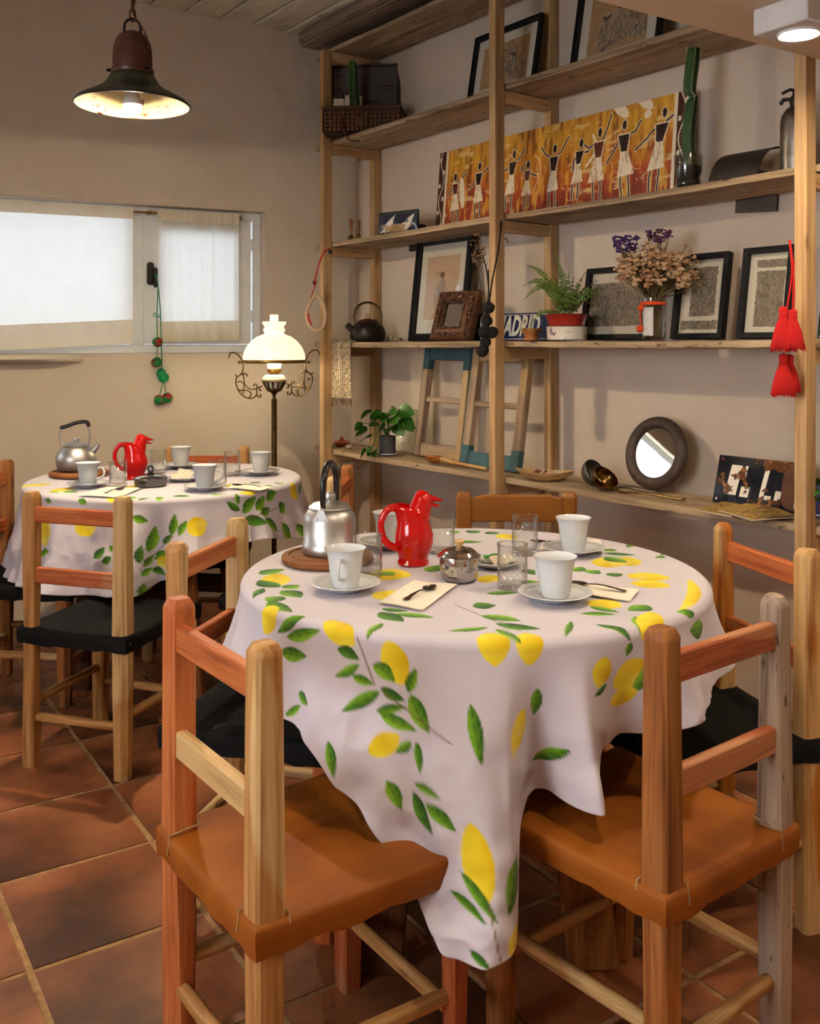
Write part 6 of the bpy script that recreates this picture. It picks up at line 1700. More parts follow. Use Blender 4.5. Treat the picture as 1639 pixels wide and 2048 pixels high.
t = thing('fern_bowl', 'red enamel bowl holding the fern, set on the white enamel pot', 'bowl', fb + Vector((0, 0, .0505)), 0)
part(t, 'bowl', MB().lathe([(.060, 0), (.066, .002), (.070, .014), (.077, .038), (.0825, .044), (.079, .045), (.074, .036), (.066, .012), (.0, .010)], 44, cap=False), mat('red_enamel', (168, 42, 28), (146, 32, 20), scale=14, rough=.22, coat=.6))
part(t, 'soil', MB().lathe([(.070, .020), (.073, .032), (.04, .038), (.0, .040)], 30), mat('fern_soil', (60, 46, 34), (40, 30, 22), scale=60, rough=1, bump=.5))
t = thing('fern', 'small green fern with some dried fronds growing in the red bowl', 'plant', fb + Vector((0, 0, .088)), 0)
random.seed(14)
def frond(tipv, mid, m, lw=.012, curl=0.3):
    mb = MB(); pth = bez([(random.uniform(-.02, .02), random.uniform(-.015, .015), 0), mid, tipv], 16)
    mb.tube(pth, .0009, 4)
    L = sum((pth[i + 1] - pth[i]).length for i in range(len(pth) - 1)); acc = 0; nxt = .035; side = Vector((0, -1, .35)).normalized()
    for i in range(len(pth) - 1):
        acc += (pth[i + 1] - pth[i]).length
        if acc < nxt: continue
        nxt += .0078
        t_ = acc / L; p = pth[i]; d_ = (pth[i + 1] - pth[i]).normalized(); sd_ = d_.cross(side).normalized()
        L_ = lw * (math.sin(PI * min(1, .25 + .75 * t_)) ** .8 + .12)
        for sg in (-1, 1):
            jt = Vector((random.uniform(-.15, .15), random.uniform(-.5, .5), random.uniform(-curl, .1))) * L_
            tip_ = p + sd_ * sg * L_ + d_ * L_ * .30 + jt; wd = d_ * min(.0034, L_ * .28)
            mb.add([p - wd * .5, p + (tip_ - p) * .55 - wd, tip_, p + (tip_ - p) * .5 + wd, p + wd * .5], [(0, 1, 2, 3, 4)])
    return part(t, 'frond', mb, m, angle=80)
G_, Y_ = M['fern'], M['fern_dry']
for tv, md, m, lw in (((-.050, -.02, .235), (-.012, -.01, .12), G_, .016), ((-.150, -.02, .185), (-.085, -.01, .150), G_, .017), ((-.160, -.03, .060), (-.085, -.02, .110), G_, .016), ((-.125, -.04, .120), (-.06, -.03, .105), G_, .018),
                      ((-.165, -.03, .110), (-.09, -.02, .125), G_, .015), ((-.06, -.05, .150), (-.03, -.03, .09), G_, .016), ((.105, -.03, .095), (.055, -.02, .085), G_, .016), ((.130, -.02, .07), (.07, -.02, .075), G_, .014), ((.045, -.05, .115), (.015, -.03, .075), G_, .016),
                      ((-.02, -.055, .120), (-.01, -.03, .07), G_, .016), ((.01, .01, .17), (.0, 0, .09), G_, .015), ((-.09, .0, .15), (-.04, 0, .10), G_, .016), ((.07, -.05, .06), (.03, -.03, .055), G_, .014), ((.0, -.06, .075), (.0, -.035, .05), G_, .015),
                      ((.070, 0, .165), (.03, 0, .09), Y_, .012), ((.115, 0, .135), (.06, .01, .09), Y_, .012), ((.03, .02, .15), (.015, .01, .08), Y_, .012), ((.090, -.045, .04), (.045, -.03, .055), Y_, .012), ((.145, .01, .10), (.08, .01, .09), Y_, .012), ((.05, .03, .12), (.03, .02, .07), Y_, .012),
                      ((-.03, .02, .11), (-.02, .01, .06), Y_, .012), ((-.05, -.05, .03), (-.03, -.04, .05), Y_, .010), ((.06, -.02, .10), (.03, -.01, .06), Y_, .012), ((-.145, -.04, -.055), (-.095, -.035, .015), G_, .010), ((.02, -.055, .04), (.01, -.035, .035), Y_, .011), ((.10, .02, .08), (.05, .02, .06), Y_, .012)):
    frond(tv, md, m, lw)
t = thing('wooden_mortar', 'small turned dark wooden pot beside the fern', 'pot', on_shelf(1062, 2.535, 'D'), 0)
part(t, 'pot', MB().lathe([(.022, 0), (.030, .002), (.030, .008), (.024, .014), (.026, .024), (.0365, .034), (.0375, .042), (.036, .046), (.032, .046), (.028, .030), (.0, .026)], 32, cap=False), M['brown_z'])

# ---- framed weavings
def woven(X, Z, W, H, blocks, seed):
    col = np.empty(X.shape + (3,)); col[:] = lin((224, 212, 190))
    row = np.floor(Z / .0055); ph = np.abs(((X + .0016 * (row % 2)) / .0040) % 1 - .5) * 2
    n = .42 * np.random.RandomState(seed).rand(*X.shape) + .35 * vnoise(X * 150, Z * 190 + ph * 2, seed) + .35 * (np.abs(((Z + ph * .003) / .0055) % 1 - .5) * 2)
    n = np.clip((n - .30) * 1.7, 0, 1)
    tex = np.array(lin((52, 44, 38)))[None, None] * (1 - n[..., None]) + np.array(lin((190, 172, 148)))[None, None] * n[..., None]
    for (x0, x1, z0, z1) in blocks:
        e = .004 * (vnoise(X * 200, Z * 200, seed + 1) - .5)
        m_ = (X > x0 * W + e) & (X < x1 * W + e) & (Z > z0 * H + e) & (Z < z1 * H + e)
        col[m_] = tex[m_]
    return col
for u1, u2, vt, blk, sd, lb in ((1165, 1300, 541, [(.02, .98, .14, .84)], 1, 'wide black framed weaving behind the jar of dried flowers'), (1346, 1448, 514, [(.22, .82, .24, .90), (.05, .9, .06, .18)], 2, 'black framed weaving with a strip at its foot, beside the flower jar'), (1477, 1578, 500, [(.2, .9, .08, .78), (.18, .95, .82, .92)], 3, 'black framed weaving with a strip at its head, next to the red tassels')):
    xm, w5 = x_mid(u1, u2, 2.665); h5 = sz(u1, vt, 2.71) - ZD
    W5, H5 = w5 - .036, h5 - .036
    framed('framed_weaving', lb, xm, 2.670, 'D', w5, h5, R(9), .018, .026, (0, 0, 0), (lambda b_, s_, W_, H_: (lambda X, Z: woven(X, Z, W_, H_, b_, s_)))(blk, sd, W5, H5), group='black framed wool weavings', n=(150, 170))

# ---- jar of dried flowers
jp = on_shelf(1306, 2.545, 'D'); q = mpp(1306, 2.545)
t = thing('flower_jar', 'tall glass jar tied with orange wool holding dried flowers', 'jar', jp, 0)
part(t, 'jar', MB().lathe([(.034, 0), (.038, .003), (.040, .012), (.040, .104), (.038, .114), (.0355, .120), (.0365, .132), (.0365, .138), (.034, .138), (.034, .12), (.038, .104), (.038, .012), (.0, .006)], 40, cap=False), M['glass'])
part(t, 'label', MB().grid(8, 2, lambda a_, b_: (.0406 * math.cos(R(-155 + 50 * a_)), .0406 * math.sin(R(-155 + 50 * a_)), .014 + .092 * b_)), mat('worn_paper_label', (206, 202, 198), (180, 176, 172), scale=50, rough=.5))
part(t, 'wool_band', MB().lathe([(.0375, .114), (.0415, .115), (.042, .119), (.0405, .124), (.0375, .125)], 32), M['wool_orange'])
pc = MB().tube(bez([(-.040, -.01, .118), (-.047, -.012, .08), (-.044, -.012, .05), (-.046, -.012, .035)], 5), .0022, 5)
part(t, 'wool_tie', pc, M['wool_orange'])
part(t, 'pompom', MB().blob((-.048, -.014, .036), .0115, 3, .12), M['wool_orange']); part(t, 'pompom', MB().blob((-.044, -.012, .104), .0105, 3, .12), M['wool_orange'])
t = thing('dried_flowers', 'bunch of dried beige and purple flowers in the glass jar', 'flowers', jp + Vector((0, 0, .012)), 0)
random.seed(31)
beige2 = mat('dried_cream_flower', (206, 176, 140), (176, 140, 106), scale=90, rough=.95, bump=.4); purple2 = mat('dried_mauve_flower', (112, 62, 110), (84, 44, 84), scale=90, rough=.9, bump=.4); beige = mat('dried_beige_flower', (192, 152, 114), (156, 112, 78), scale=90, rough=.95, bump=.4); purple = mat('dried_purple_flower', (92, 56, 128), (60, 34, 84), scale=90, rough=.9, bump=.4); plum = mat('dried_plum_flower', (112, 52, 78), (80, 34, 56), scale=90, rough=.9, bump=.4)
heads = []
for k in range(95):
    an = random.uniform(0, 2 * PI); rr = .125 * math.sqrt(random.random()); ux = .012 + rr * math.cos(an) * 1.05; uy = rr * math.sin(an) * .6
    heads.append((ux, uy, .300 - rr * .55 + random.uniform(-.095, .030) * (1 - .3 * rr / .125), beige if k % 2 else beige2, random.uniform(.016, .025)))
for k in range(15): heads.append((random.uniform(-.125, -.060), random.uniform(-.05, .02), random.uniform(.255, .325), purple, random.uniform(.012, .017)))
for k in range(10): heads.append((random.uniform(-.045, .055), random.uniform(-.02, .03), random.uniform(.318, .350), plum if k % 2 else purple2, random.uniform(.012, .017)))
for k in range(12): heads.append((random.uniform(.085, .160), random.uniform(-.03, .02), random.uniform(.15, .31), beige, random.uniform(.006, .010)))
for (x_, y_, z_, m, r_) in heads:
    st = part(t, 'flower_stem', MB().tube(bez([(x_ * .08 + random.uniform(-.016, .016), y_ * .1 + random.uniform(-.016, .016), .0), (x_ * .20, y_ * .2, .115), (x_ * .6, y_ * .6, .115 + (z_ - .115) * .55), (x_, y_, z_)], 5), .0012, 4), stem_m)
    fm_ = MB()
    for i in range(10):
        fm_.blob((x_ + random.uniform(-.8, .8) * r_, y_ + random.uniform(-.8, .8) * r_, z_ + random.uniform(-.6, .6) * r_), r_ * random.uniform(.24, .42), 1, .45, (1.1, 1, .8))
    part(t, 'flower_head', fm_, m)
# ================================================================== low shelf
# ---- terracotta dish, shell, plant, glass platter
t = thing('terracotta_dish', 'little lidded terracotta dish at the left end of the low shelf', 'dish', on_shelf(683, 2.60, 'E'), 0)
part(t, 'dish', MB().lathe([(.022, 0), (.030, .002), (.040, .014), (.043, .018), (.039, .018), (.028, .007), (.0, .006)], 28, cap=False), M['terracotta'])
part(t, 'lid', MB().lathe([(.041, .017), (.034, .023), (.016, .028), (.008, .032), (.009, .040), (.005, .046), (.0, .047)], 28), M['terracotta'])
o = part(None, 'seashell', MB().blob((0, 0, .012), .014, 2, .12, (1.3, .8, .85)), mat('grey_shell', (170, 158, 142), (140, 126, 112), scale=60, rough=.5), loc=on_shelf(697, 2.535, 'E')); tag(o, 'small grey shell beside the leafy plant', 'shell')
pp2 = on_shelf(774, 2.555, 'E'); q = mpp(774, 2.555)
t = thing('plant_pot', 'speckled grey stone plant pot on a white saucer', 'pot', pp2, 0)
part(t, 'pot', MB().lathe([(.034, .006), (.0385, .008), (.0385, .086), (.036, .087), (.034, .084), (.034, .074), (.0, .074)], 36, cap=False), mat('speckled_stone', (92, 90, 92), (62, 60, 62), scale=120, rough=.8, bump=.3))
part(t, 'saucer', MB().lathe([(.036, 0), (.044, .003), (.046, .008), (.043, .008), (.036, .005), (.0, .005)], 36, cap=False), M['porcelain'])
part(t, 'soil', MB().lathe([(.0335, .07), (.033, .078), (.0, .080)], 24), mat('potting_soil', (54, 42, 34), (36, 28, 22), scale=60, rough=1, bump=.5))
t = thing('leafy_plant', 'bright green trailing leafy plant in the grey stone pot', 'plant', pp2 + Vector((0, 0, .078)), 0)
lfm = MB()
def leaf_fn(a_, b_):
    w_ = .5 * math.sin(PI * (.04 + .96 * a_) ** .75) ** .8 * (1.0 if a_ < .98 else .2)
    s_ = 2 * b_ - 1
    return (a_, s_ * w_ * (1 + .06 * math.sin(a_ * 20)), .12 * abs(s_) * w_ * 2 - .22 * a_ * a_)
lfm.grid(8, 6, leaf_fn); leaf_me = lfm.mesh('leaf', angle=80); leaf_me.materials.append(M['leaf'])
random.seed(8)
leaves = [(-.10, .0, .115, .060, 170), (-.055, -.02, .095, .055, 200), (-.12, -.04, .03, .060, 200), (-.10, -.05, -.005, .062, 230), (-.135, -.03, .06, .045, 180), (-.08, -.06, -.04, .055, 240), (-.055, -.06, -.06, .045, 260), (-.03, -.055, .05, .055, 220),
          (.02, -.03, .105, .058, 300), (.05, .01, .130, .062, 20), (.085, -.02, .115, .070, -20), (.095, -.04, .075, .075, -30), (.06, -.055, .055, .062, -60), (.015, -.05, .04, .05, -90), (-.02, .01, .105, .05, 120), (.035, .03, .10, .055, 60), (.11, .0, .05, .055, 0), (-.06, .02, .05, .05, 150), (-.115, -.055, -.06, .048, 215), (-.09, -.065, -.085, .04, 250), (.03, -.06, .085, .058, -75), (-.005, -.05, .085, .05, -110)]
for (x_, y_, z_, L_, az) in leaves:
    z_ = max(z_, -.062 if y_ > -.04 else -.09)
    ang = R(az); base = Vector((x_ - .55 * L_ * math.cos(ang), y_ - .55 * L_ * math.sin(ang), z_ + .008))
    stem = part(t, 'stem', MB().tube(bez([(random.uniform(-.01, .01), random.uniform(-.01, .01), 0), (base.x * .4, base.y * .4, max(base.z * .8, .05)), base], 5), .0014, 5), M['fern'])
    link('leaf', leaf_me, None, t, base, (R(random.uniform(25, 60)) * (1 if y_ < 0 else .5), R(random.uniform(-10, 40)), ang)).scale = (L_ * 1.12,) * 3
t = thing('glass_platter', 'round pressed glass platter leaning on the wall behind the leafy plant', 'platter', SW(sx(815, 2.66), 2.655, ZE + .001), 0, rot=Euler((-R(16), 0, SR), 'XYZ'))
rP = (905 - 815) * mpp(815, 2.66) / 2
mpl = Matrix.Translation((0, 0, rP)) @ Matrix.Rotation(PI / 2, 4, 'X')
part(t, 'platter', MB().lathe([(0, 0), (rP * .6, .0), (rP * .68, .004), (rP * .96, .010), (rP, .012), (rP * .98, .015), (rP * .68, .008), (rP * .6, .004), (0, .004)], 60, M=mpl, cap=False, mod=lambda a_, z: 1 + .012 * math.cos(14 * a_)), glass_mat('greenish_glass', (.86, .89, .82), 1.6, .05))
# ---- two old blue window frames
def worn_blue(ax):
    m, nt, b = new_mat('worn_blue_paint_' + ax); b.inputs['Roughness'].default_value = .75
    k = {'x': (.05, 1, 1), 'z': (1, 1, .05)}[ax]
    v = coords(nt, tuple(60 * z for z in k)); n = nd(nt, 'ShaderNodeTexNoise', i_Scale=1.0, i_Detail=5.0); nt.links.new(v, n.inputs['Vector'])
    r = ramp(nt, [(.3, (92, 76, 60)), (.7, (160, 140, 116))]); nt.links.new(n.outputs['Fac'], r.inputs['Fac'])
    v2 = coords(nt, (5.5,) * 3); n2 = nd(nt, 'ShaderNodeTexNoise', i_Scale=1.0, i_Detail=6.0, i_Roughness=.55); nt.links.new(v2, n2.inputs['Vector'])
    r2 = ramp(nt, [(.46, (0, 0, 0)), (.53, (255, 255, 255))]); nt.links.new(n2.outputs['Fac'], r2.inputs['Fac'])
    mx = nd(nt, 'ShaderNodeMix', data_type='RGBA'); mx.inputs['B'].default_value = rgba((70, 118, 134))
    nt.links.new(r2.outputs['Color'], mx.inputs['Factor']); nt.links.new(r.outputs['Color'], mx.inputs['A']); nt.links.new(mx.outputs['Result'], b.inputs['Base Color'])
    bp = nd(nt, 'ShaderNodeBump', i_Strength=.3, i_Distance=.002); nt.links.new(n.outputs['Fac'], bp.inputs['Height']); nt.links.new(bp.outputs['Normal'], b.inputs['Normal'])
    return m
M['wb_x'] = worn_blue('x'); M['wb_z'] = worn_blue('z')
M['blue_paint'] = mat('old_blue_paint', (72, 108, 118), (54, 84, 94), scale=20, rough=.7, bump=.2)
def old_sash(label, u1, u2, D0, lean, seed):
    xm, w = x_mid(u1, u2, D0); h_ = .49
    t_ = thing('old_window_sash', label, 'window frame', SW(xm, D0, ZE + .001), 0, 'weathered blue window sashes', rot=Euler((-lean, 0, SR + R(2 if seed else -2)), 'XYZ'))
    s_ = .042
    for k, sg in enumerate((-1, 1)):
        m_ = MB().box(sg * (w / 2 - s_ / 2) - s_ / 2, sg * (w / 2 - s_ / 2) + s_ / 2, -.032, 0, 0, h_)
        st = part(t_, 'stile', m_, M['grey_z'], .003)
        e_ = sg * w / 2 if sg < 0 else None
    part(t_, 'painted_edge', MB().box(-w / 2 - .0025, -w / 2 + .0012, -.0315, -.0005, .001, h_ - .001), M['blue_paint'], .001, label='blue painted outer edge')
    part(t_, 'rail', MB().box(-w / 2 + s_, w / 2 - s_, -.030, -.002, h_ - .055, h_ - .001), M['blue_paint'] if seed == 0 else M['grey_x'], .003)
    part(t_, 'rail', MB().box(-w / 2 + s_, w / 2 - s_, -.030, -.002, .001, .060), M['grey_x'] if seed == 0 else M['blue_paint'], .003)
    part(t_, 'glazing_bar', MB().box(-w / 2 + s_, w / 2 - s_, -.026, -.008, h_ * .5, h_ * .5 + .024), M['grey_x'], .003)
    if seed: 
        for sg in (-1, 1): part(t_, 'painted_foot', MB().box(sg * (w / 2 - s_ / 2) - s_ / 2 - .001, sg * (w / 2 - s_ / 2) + s_ / 2 + .001, -.0335, .0005, -.0005, .085), M['blue_paint'], .003)
    else:
        for sg in (-1, 1): part(t_, 'painted_head', MB().box(sg * (w / 2 - s_ / 2) - s_ / 2 - .001, sg * (w / 2 - s_ / 2) + s_ / 2 + .001, -.0335, .0005, h_ - .10, h_ + .0005), M['blue_paint'], .003)
    return t_
old_sash('weathered wooden window sash with a blue head, beside the leafy plant', 836, 932, 2.655, R(7.5), 0)
old_sash('weathered wooden window sash with a blue foot, behind the middle post', 932, 1042, 2.600, R(9), 1)
# ---- wooden spoon and bowl of shells
t = thing('wooden_spoon', 'large wooden spoon lying at the front of the low shelf', 'spoon', on_shelf(868, 2.510, 'E'), SR + R(4))
part(t, 'bowl', MB().grid(16, 12, lambda a_, b_: (-.05 + .10 * a_, .032 * math.sin(PI * max(.03, a_)) ** .6 * (2 * b_ - 1), .032 - .024 * (1 - (2 * b_ - 1) ** 2) * math.sin(PI * a_) ** .5)).grid(16, 12, lambda a_, b_: (-.051 + .102 * a_, .034 * math.sin(PI * max(.03, a_)) ** .6 * (2 * b_ - 1), .032 - .030 * (1 - (2 * b_ - 1) ** 2) * math.sin(PI * a_) ** .5)), M['amber_x'])
part(t, 'handle', MB().tube([(.045, 0, .024), (.12, .004, .016), (.30, .008, .008)], [.011, .008, .007], 10), M['amber_x'])
t = thing('wooden_bowl', 'shallow boat shaped wooden bowl on the low shelf right of the middle post', 'bowl', on_shelf(1089, 2.540, 'E'), R(-18))
n_ = 40
def brg(r_, z): return [(r_ * 1.32 * math.cos(2 * PI * k / n_) * (1 + .10 * abs(math.cos(2 * PI * k / n_)) ** 6), r_ * .72 * math.sin(2 * PI * k / n_), z + .010 * (r_ / .08) * abs(math.cos(2 * PI * k / n_)) ** 4) for k in range(n_)]
part(t, 'bowl', MB().loft([brg(.02, .001), brg(.045, 0), (brg(.062, .012)), brg(.076, .028), brg(.078, .031), brg(.073, .030), brg(.058, .015), brg(.03, .009), brg(.001, .008)]), M['pale_x'], angle=60)
random.seed(17); bl_ = t.location
shell_m = [mat('pink_shell', (206, 160, 136), (182, 130, 108), scale=50, rough=.5), mat('cream_shell', (216, 198, 170), (190, 168, 138), scale=50, rough=.5)]
for k, (dx, dy, wh) in enumerate(((-.055, .0, 'left end'), (-.028, .012, 'left back'), (-.02, -.016, 'left front'), (.008, .004, 'middle'), (.03, -.014, 'right front'), (.048, .008, 'right end'))):
    st = thing('seashell', ('pink' if k % 2 == 0 else 'cream') + ' seashell in the wooden bowl, ' + wh, 'shell', Vector((bl_.x, bl_.y, bl_.z + .020)) + Matrix.Rotation(R(-18), 3, 'Z') @ Vector((dx, dy, 0)), R(k * 50), 'seashells in the wooden bowl')
    n2_ = 24
    fan = MB(); rings = []
    for i in range(8):
        r_ = .026 * i / 7 + .001
        rings.append([(r_ * math.cos(R(-70 + 140 * j / n2_)) * (1 + .05 * math.cos(j * 2.1)), r_ * math.sin(R(-70 + 140 * j / n2_)), .014 * math.sin(PI * .5 * (1 - i / 7)) + .0012 * math.cos(j * 2.1) + .004) for j in range(n2_ + 1)])
    for r_ in rings: pass
    b0_ = len(fan.v)
    for r_ in rings: fan.v += r_
    for i in range(7):
        for j in range(n2_): a_ = i * (n2_ + 1) + j; fan.f.append((a_, a_ + n2_ + 1, a_ + n2_ + 2, a_ + 1))
    part(st, 'shell', fan, shell_m[k % 2], angle=80)
# ---- ladles
def ladle(label, u, D, m, tilt, az, hl, r_=.05):
    t_ = thing('ladle', label, 'ladle', on_shelf(u, D, 'E') + Vector((0, 0, r_ * .99)), 0, 'old metal ladles', rot=Euler((0, 0, az), 'XYZ'))
    Mt = Matrix.Rotation(tilt, 4, 'Y')
    pr = [(r_ * math.sin(R(a_)), -r_ * math.cos(R(a_))) for a_ in range(2, 96, 8)] + [((r_ - .0022) * math.sin(R(a_)), -(r_ - .0022) * math.cos(R(a_))) for a_ in range(94, 0, -8)]
    part(t_, 'bowl', MB().lathe(pr, 36, cap=False, M=Mt), m, angle=70)
    e_ = Mt @ Vector((r_, 0, 0))
    part(t_, 'handle', MB().tube(bez([e_, e_ + Vector((.03, 0, -.012)), (e_.x + hl * .5, .0, -r_ + .010), (e_.x + hl, 0, -r_ + .006), (e_.x + hl + .03, 0, -r_ + .010)], 6), .0042, 8), m)
    return t_
ladle('grey metal ladle standing behind the brass one on the low shelf', 1190, 2.575, mat('dull_grey_metal', (122, 116, 108), (92, 86, 80), scale=20, rough=.45, metal=.8), R(58), SR + R(4), .20, .050)
ladle('brass ladle with a long handle on the low shelf', 1212, 2.525, mat('bronze_metal', (150, 118, 70), (104, 78, 42), scale=20, rough=.22, metal=1), R(44), SR + R(3), .25, .047)
# ---- round mirror
u0, D0 = 1310, 2.655; rM = (980 - 833) * mpp(u0, 2.68) / 2 * 1.0
t = thing('round_mirror', 'round mirror in a thick dark wooden ring leaning on the wall', 'mirror', SW(sx(u0 - 6, D0), D0, ZE + .001), 0, rot=Euler((-R(13), 0, SR), 'XYZ'))
Mm = Matrix.Translation((0, 0, rM)) @ Matrix.Rotation(PI / 2, 4, 'X')
rings = []
for a_ in range(0, 360, 24): rings.append([tuple(Mm @ Vector(((rM - .021 + .021 * math.cos(R(a_))) * math.cos(2 * PI * k / 60), (rM - .021 + .021 * math.cos(R(a_))) * math.sin(2 * PI * k / 60), .012 + .018 * math.sin(R(a_))))) for k in range(60)])
part(t, 'frame', MB().loft(rings, close=True), mat('dark_grained_wood', (84, 64, 52), (54, 40, 32), scale=50, stretch=(1, 1, 1), rough=.55, bump=.4))
part(t, 'mirror_glass', MB().lathe([(0, .010), (rM - .040, .010), (rM - .038, .014), (0, .014)], 60, M=Mm), M['mirror'], smooth=False)
# ---- rusted enamel sign and the sign beyond the post
def rust_sign(W, H, seed):
    def fn(X, Z):
        col = np.empty(X.shape + (3,)); col[:] = lin((20, 23, 34))
        s_ = .13
        for (x0, x1, z0, z1) in ((.045, .085, .03, .125), (.095, .105, .085, .125), (.098, .128, .028, .06), (.165, .18, .03, .125), (.165, .205, .028, .042), (.215, .235, .03, .06), (.235, .25, .09, .125), (.30, .315, .07, .13), (.36, .375, .03, .12), (.40, .44, .05, .065)):
            setc(col, (X > x0 + (Z - .07) * .12) & (X < x1 + (Z - .07) * .12) & (Z > z0) & (Z < z1), (230, 220, 204))
        rn_ = fbm(X * 22 + seed, Z * 22, seed, 4); cx_ = .5 + .5 * np.tanh((X - .20) * 7)
        m_ = rn_ + .16 * cx_ > .62
        setc(col, m_, (96, 58, 34)); setc(col, m_ & (fbm(X * 60, Z * 60, seed + 2, 3) > .55), (140, 92, 54))
        setc(col, (rn_ + .16 * cx_ > .595) & ~m_, (50, 36, 30), .8)
        setc(col, inell(X, Z, .012, .012, .004, .004), (200, 190, 180)); setc(col, inell(X, Z, .014, H - .012, .004, .004), (150, 60, 50))
        return col
    return fn
xm, w6 = x_mid(1424, 1612, 2.615); h6 = .152
t = thing('enamel_sign', 'rust eaten dark enamel sign with broken white letters on the low shelf', 'sign', SW(xm, 2.615, ZE + .001), 0, rot=Euler((-R(15), 0, SR), 'XYZ'))
part(t, 'plate', MB().box(-w6 / 2, w6 / 2, .0003, .003, 0, h6), M['rust'], smooth=False)
printed_panel(t, 'enamel_face', w6, h6, 300, 120, rust_sign(w6, h6, 3), print_mat('crackled_enamel', .14, .6, .35, 60), 0, warp=lambda X, Z: -.003 * np.sin(X * 14) * np.sin(PI * Z / h6))
t = sign('dark blue enamel sign beyond the right post of the low shelf', 1626, 1720, 2.61, 600, 'E', 'N', .12, M['blue_enamel'], .7, -.105, 0, 12)
t = sign('dark sign beyond the right post of the eye level shelf', 1632, 1720, 2.63, 610, 'D', '', .1, M['black_enamel'], .7, 0, 0, 12)
o = thing('leafy_plant', 'green leaf of a plant at the right edge of the low shelf', 'plant', on_shelf(1668, 2.52, 'E'), 0)
part(o, 'pot', MB().lathe([(.030, 0), (.034, .003), (.040, .060), (.038, .060), (.030, .05), (.0, .05)], 28, cap=False), M['terracotta'])
for az, z_ in ((170, .075), (200, .105), (120, .12), (40, .1), (-60, .11), (250, .13)):
    ang = R(az); b_ = Vector((.025 * math.cos(ang), .025 * math.sin(ang), z_))
    part(o, 'stem', MB().tube([(0, 0, .045), b_], .0014, 5), M['fern']); link('leaf', leaf_me, None, o, b_, (R(20), R(10), ang)).scale = (.05, .05, .05)
# ---- tan printed booklets
def booklet(label, pts, z0, seed):
    ps = [Pz(u, v, ZE + z0) for u, v in pts]; c = sum(ps, Vector()) / 4
    n1, n2 = 90, 60
    A_, B_ = np.meshgrid(np.linspace(0, 1, n1), np.linspace(0, 1, n2), indexing='ij')
    def mixp(k): return (ps[0][k] * (1 - A_) + ps[1][k] * A_) * (1 - B_) + (ps[3][k] * (1 - A_) + ps[2][k] * A_) * B_ - c[k]
    co = np.stack([mixp(0), mixp(1), .0042 + .003 * np.abs(np.sin(A_ * 3 + seed)) * B_], -1)
    col = np.empty(A_.shape + (3,)); col[:] = np.array(lin((170, 136, 72))) * (.9 + .2 * fbm(A_ * 9, B_ * 9, seed, 3))[..., None]
    rnd = random.Random(seed)
    for k in range(22):
        x0, y0 = rnd.random(), rnd.random(); a_ = rnd.uniform(0, 6.3); pts_ = [(x0 + .12 * i * math.cos(a_ + i * .6) * .6, y0 + .12 * i * math.sin(a_ + i * .6)) for i in range(4)]
        setc(col, polyd(A_, B_, pts_) < rnd.uniform(.006, .016), (58, 42, 24), .8)
    _, f = grid_mesh('x', None, n1, n2)
    o_ = thing('printed_booklet', label, 'booklet', Vector((c.x, c.y, ZE + z0)), 0, 'tan printed booklets')
    me = mesh_from_np('cover', co.reshape(-1, 3), f); put_print(me, col.reshape(-1, 3)); link('cover', me, M['print_paper'], o_)
    lo_ = MB().add([(p.x - c.x, p.y - c.y, .0005) for p in ps] + [(p.x - c.x, p.y - c.y, .0035) for p in ps], [(3, 2, 1, 0), (4, 5, 6, 7), (0, 1, 5, 4), (1, 2, 6, 5), (2, 3, 7, 6), (3, 0, 4, 7)])
    part(o_, 'pages', lo_, M['sachet'], smooth=False)
booklet('tan booklet with dark line drawings lying at the back left under the other one', [(1394, 1022), (1462, 1035), (1530, 1010), (1465, 1000)], 0.0, 1)
booklet('tan booklet with dark line drawings lying on top at the right', [(1436, 1022), (1502, 1042), (1590, 1036), (1520, 1004)], 0.006, 2)

# ================================================================== hanging things
# red cord with a stirrup-like loop on the left post
hp0 = P(660, 497, 4.50)
t = thing('hanging_loop', 'pale and red leather loop hung by a red cord from the left post', 'hanging ornament', hp0, 0)
q = 4.5 / F
def HP(u, v, dy=0.0): return ((u - 660) * q, dy - .03, -(v - 497) * q)
part(t, 'cord', MB().tube(bez([HP(661, 500, .0), HP(650, 505, -.02), HP(640, 530, -.025), HP(633, 555, -.02), HP(630, 572)], 6), .0028, 6), M['cord_red'])
part(t, 'cord', MB().tube(bez([HP(661, 497, .0), HP(646, 512, -.02), HP(636, 545, -.025), HP(631, 572)], 6), .0024, 6), M['cord_red'])
part(t, 'cord', MB().tube(bez([HP(631, 572), HP(622, 600), HP(617, 625), HP(626, 655), HP(640, 664)], 6), .0026, 6), M['cord_red'])
part(t, 'toggle', MB().blob(HP(630, 566), .010, 2, .05, (1, 1, 1.1)), M['black_plastic']); part(t, 'toggle', MB().blob(HP(661, 505), .011, 2, .05, (1, 1, 1.1)), M['black_plastic'])
lp = bez([HP(634, 588), HP(622, 605), HP(614, 628), HP(618, 648), HP(632, 660), HP(646, 655), HP(652, 630), HP(646, 605), HP(636, 590)], 6)
lo_ = part(t, 'loop', MB().tube(lp, .0085, 10), mat('pale_leather', (200, 172, 142), (176, 146, 116), scale=30, rough=.7))
part(lo_, 'red_inlay', MB().tube([Vector(HP(618, 628, -.012)), Vector(HP(620, 640, -.012)), Vector(HP(624, 649, -.012))], .004, 6), M['cord_red'])
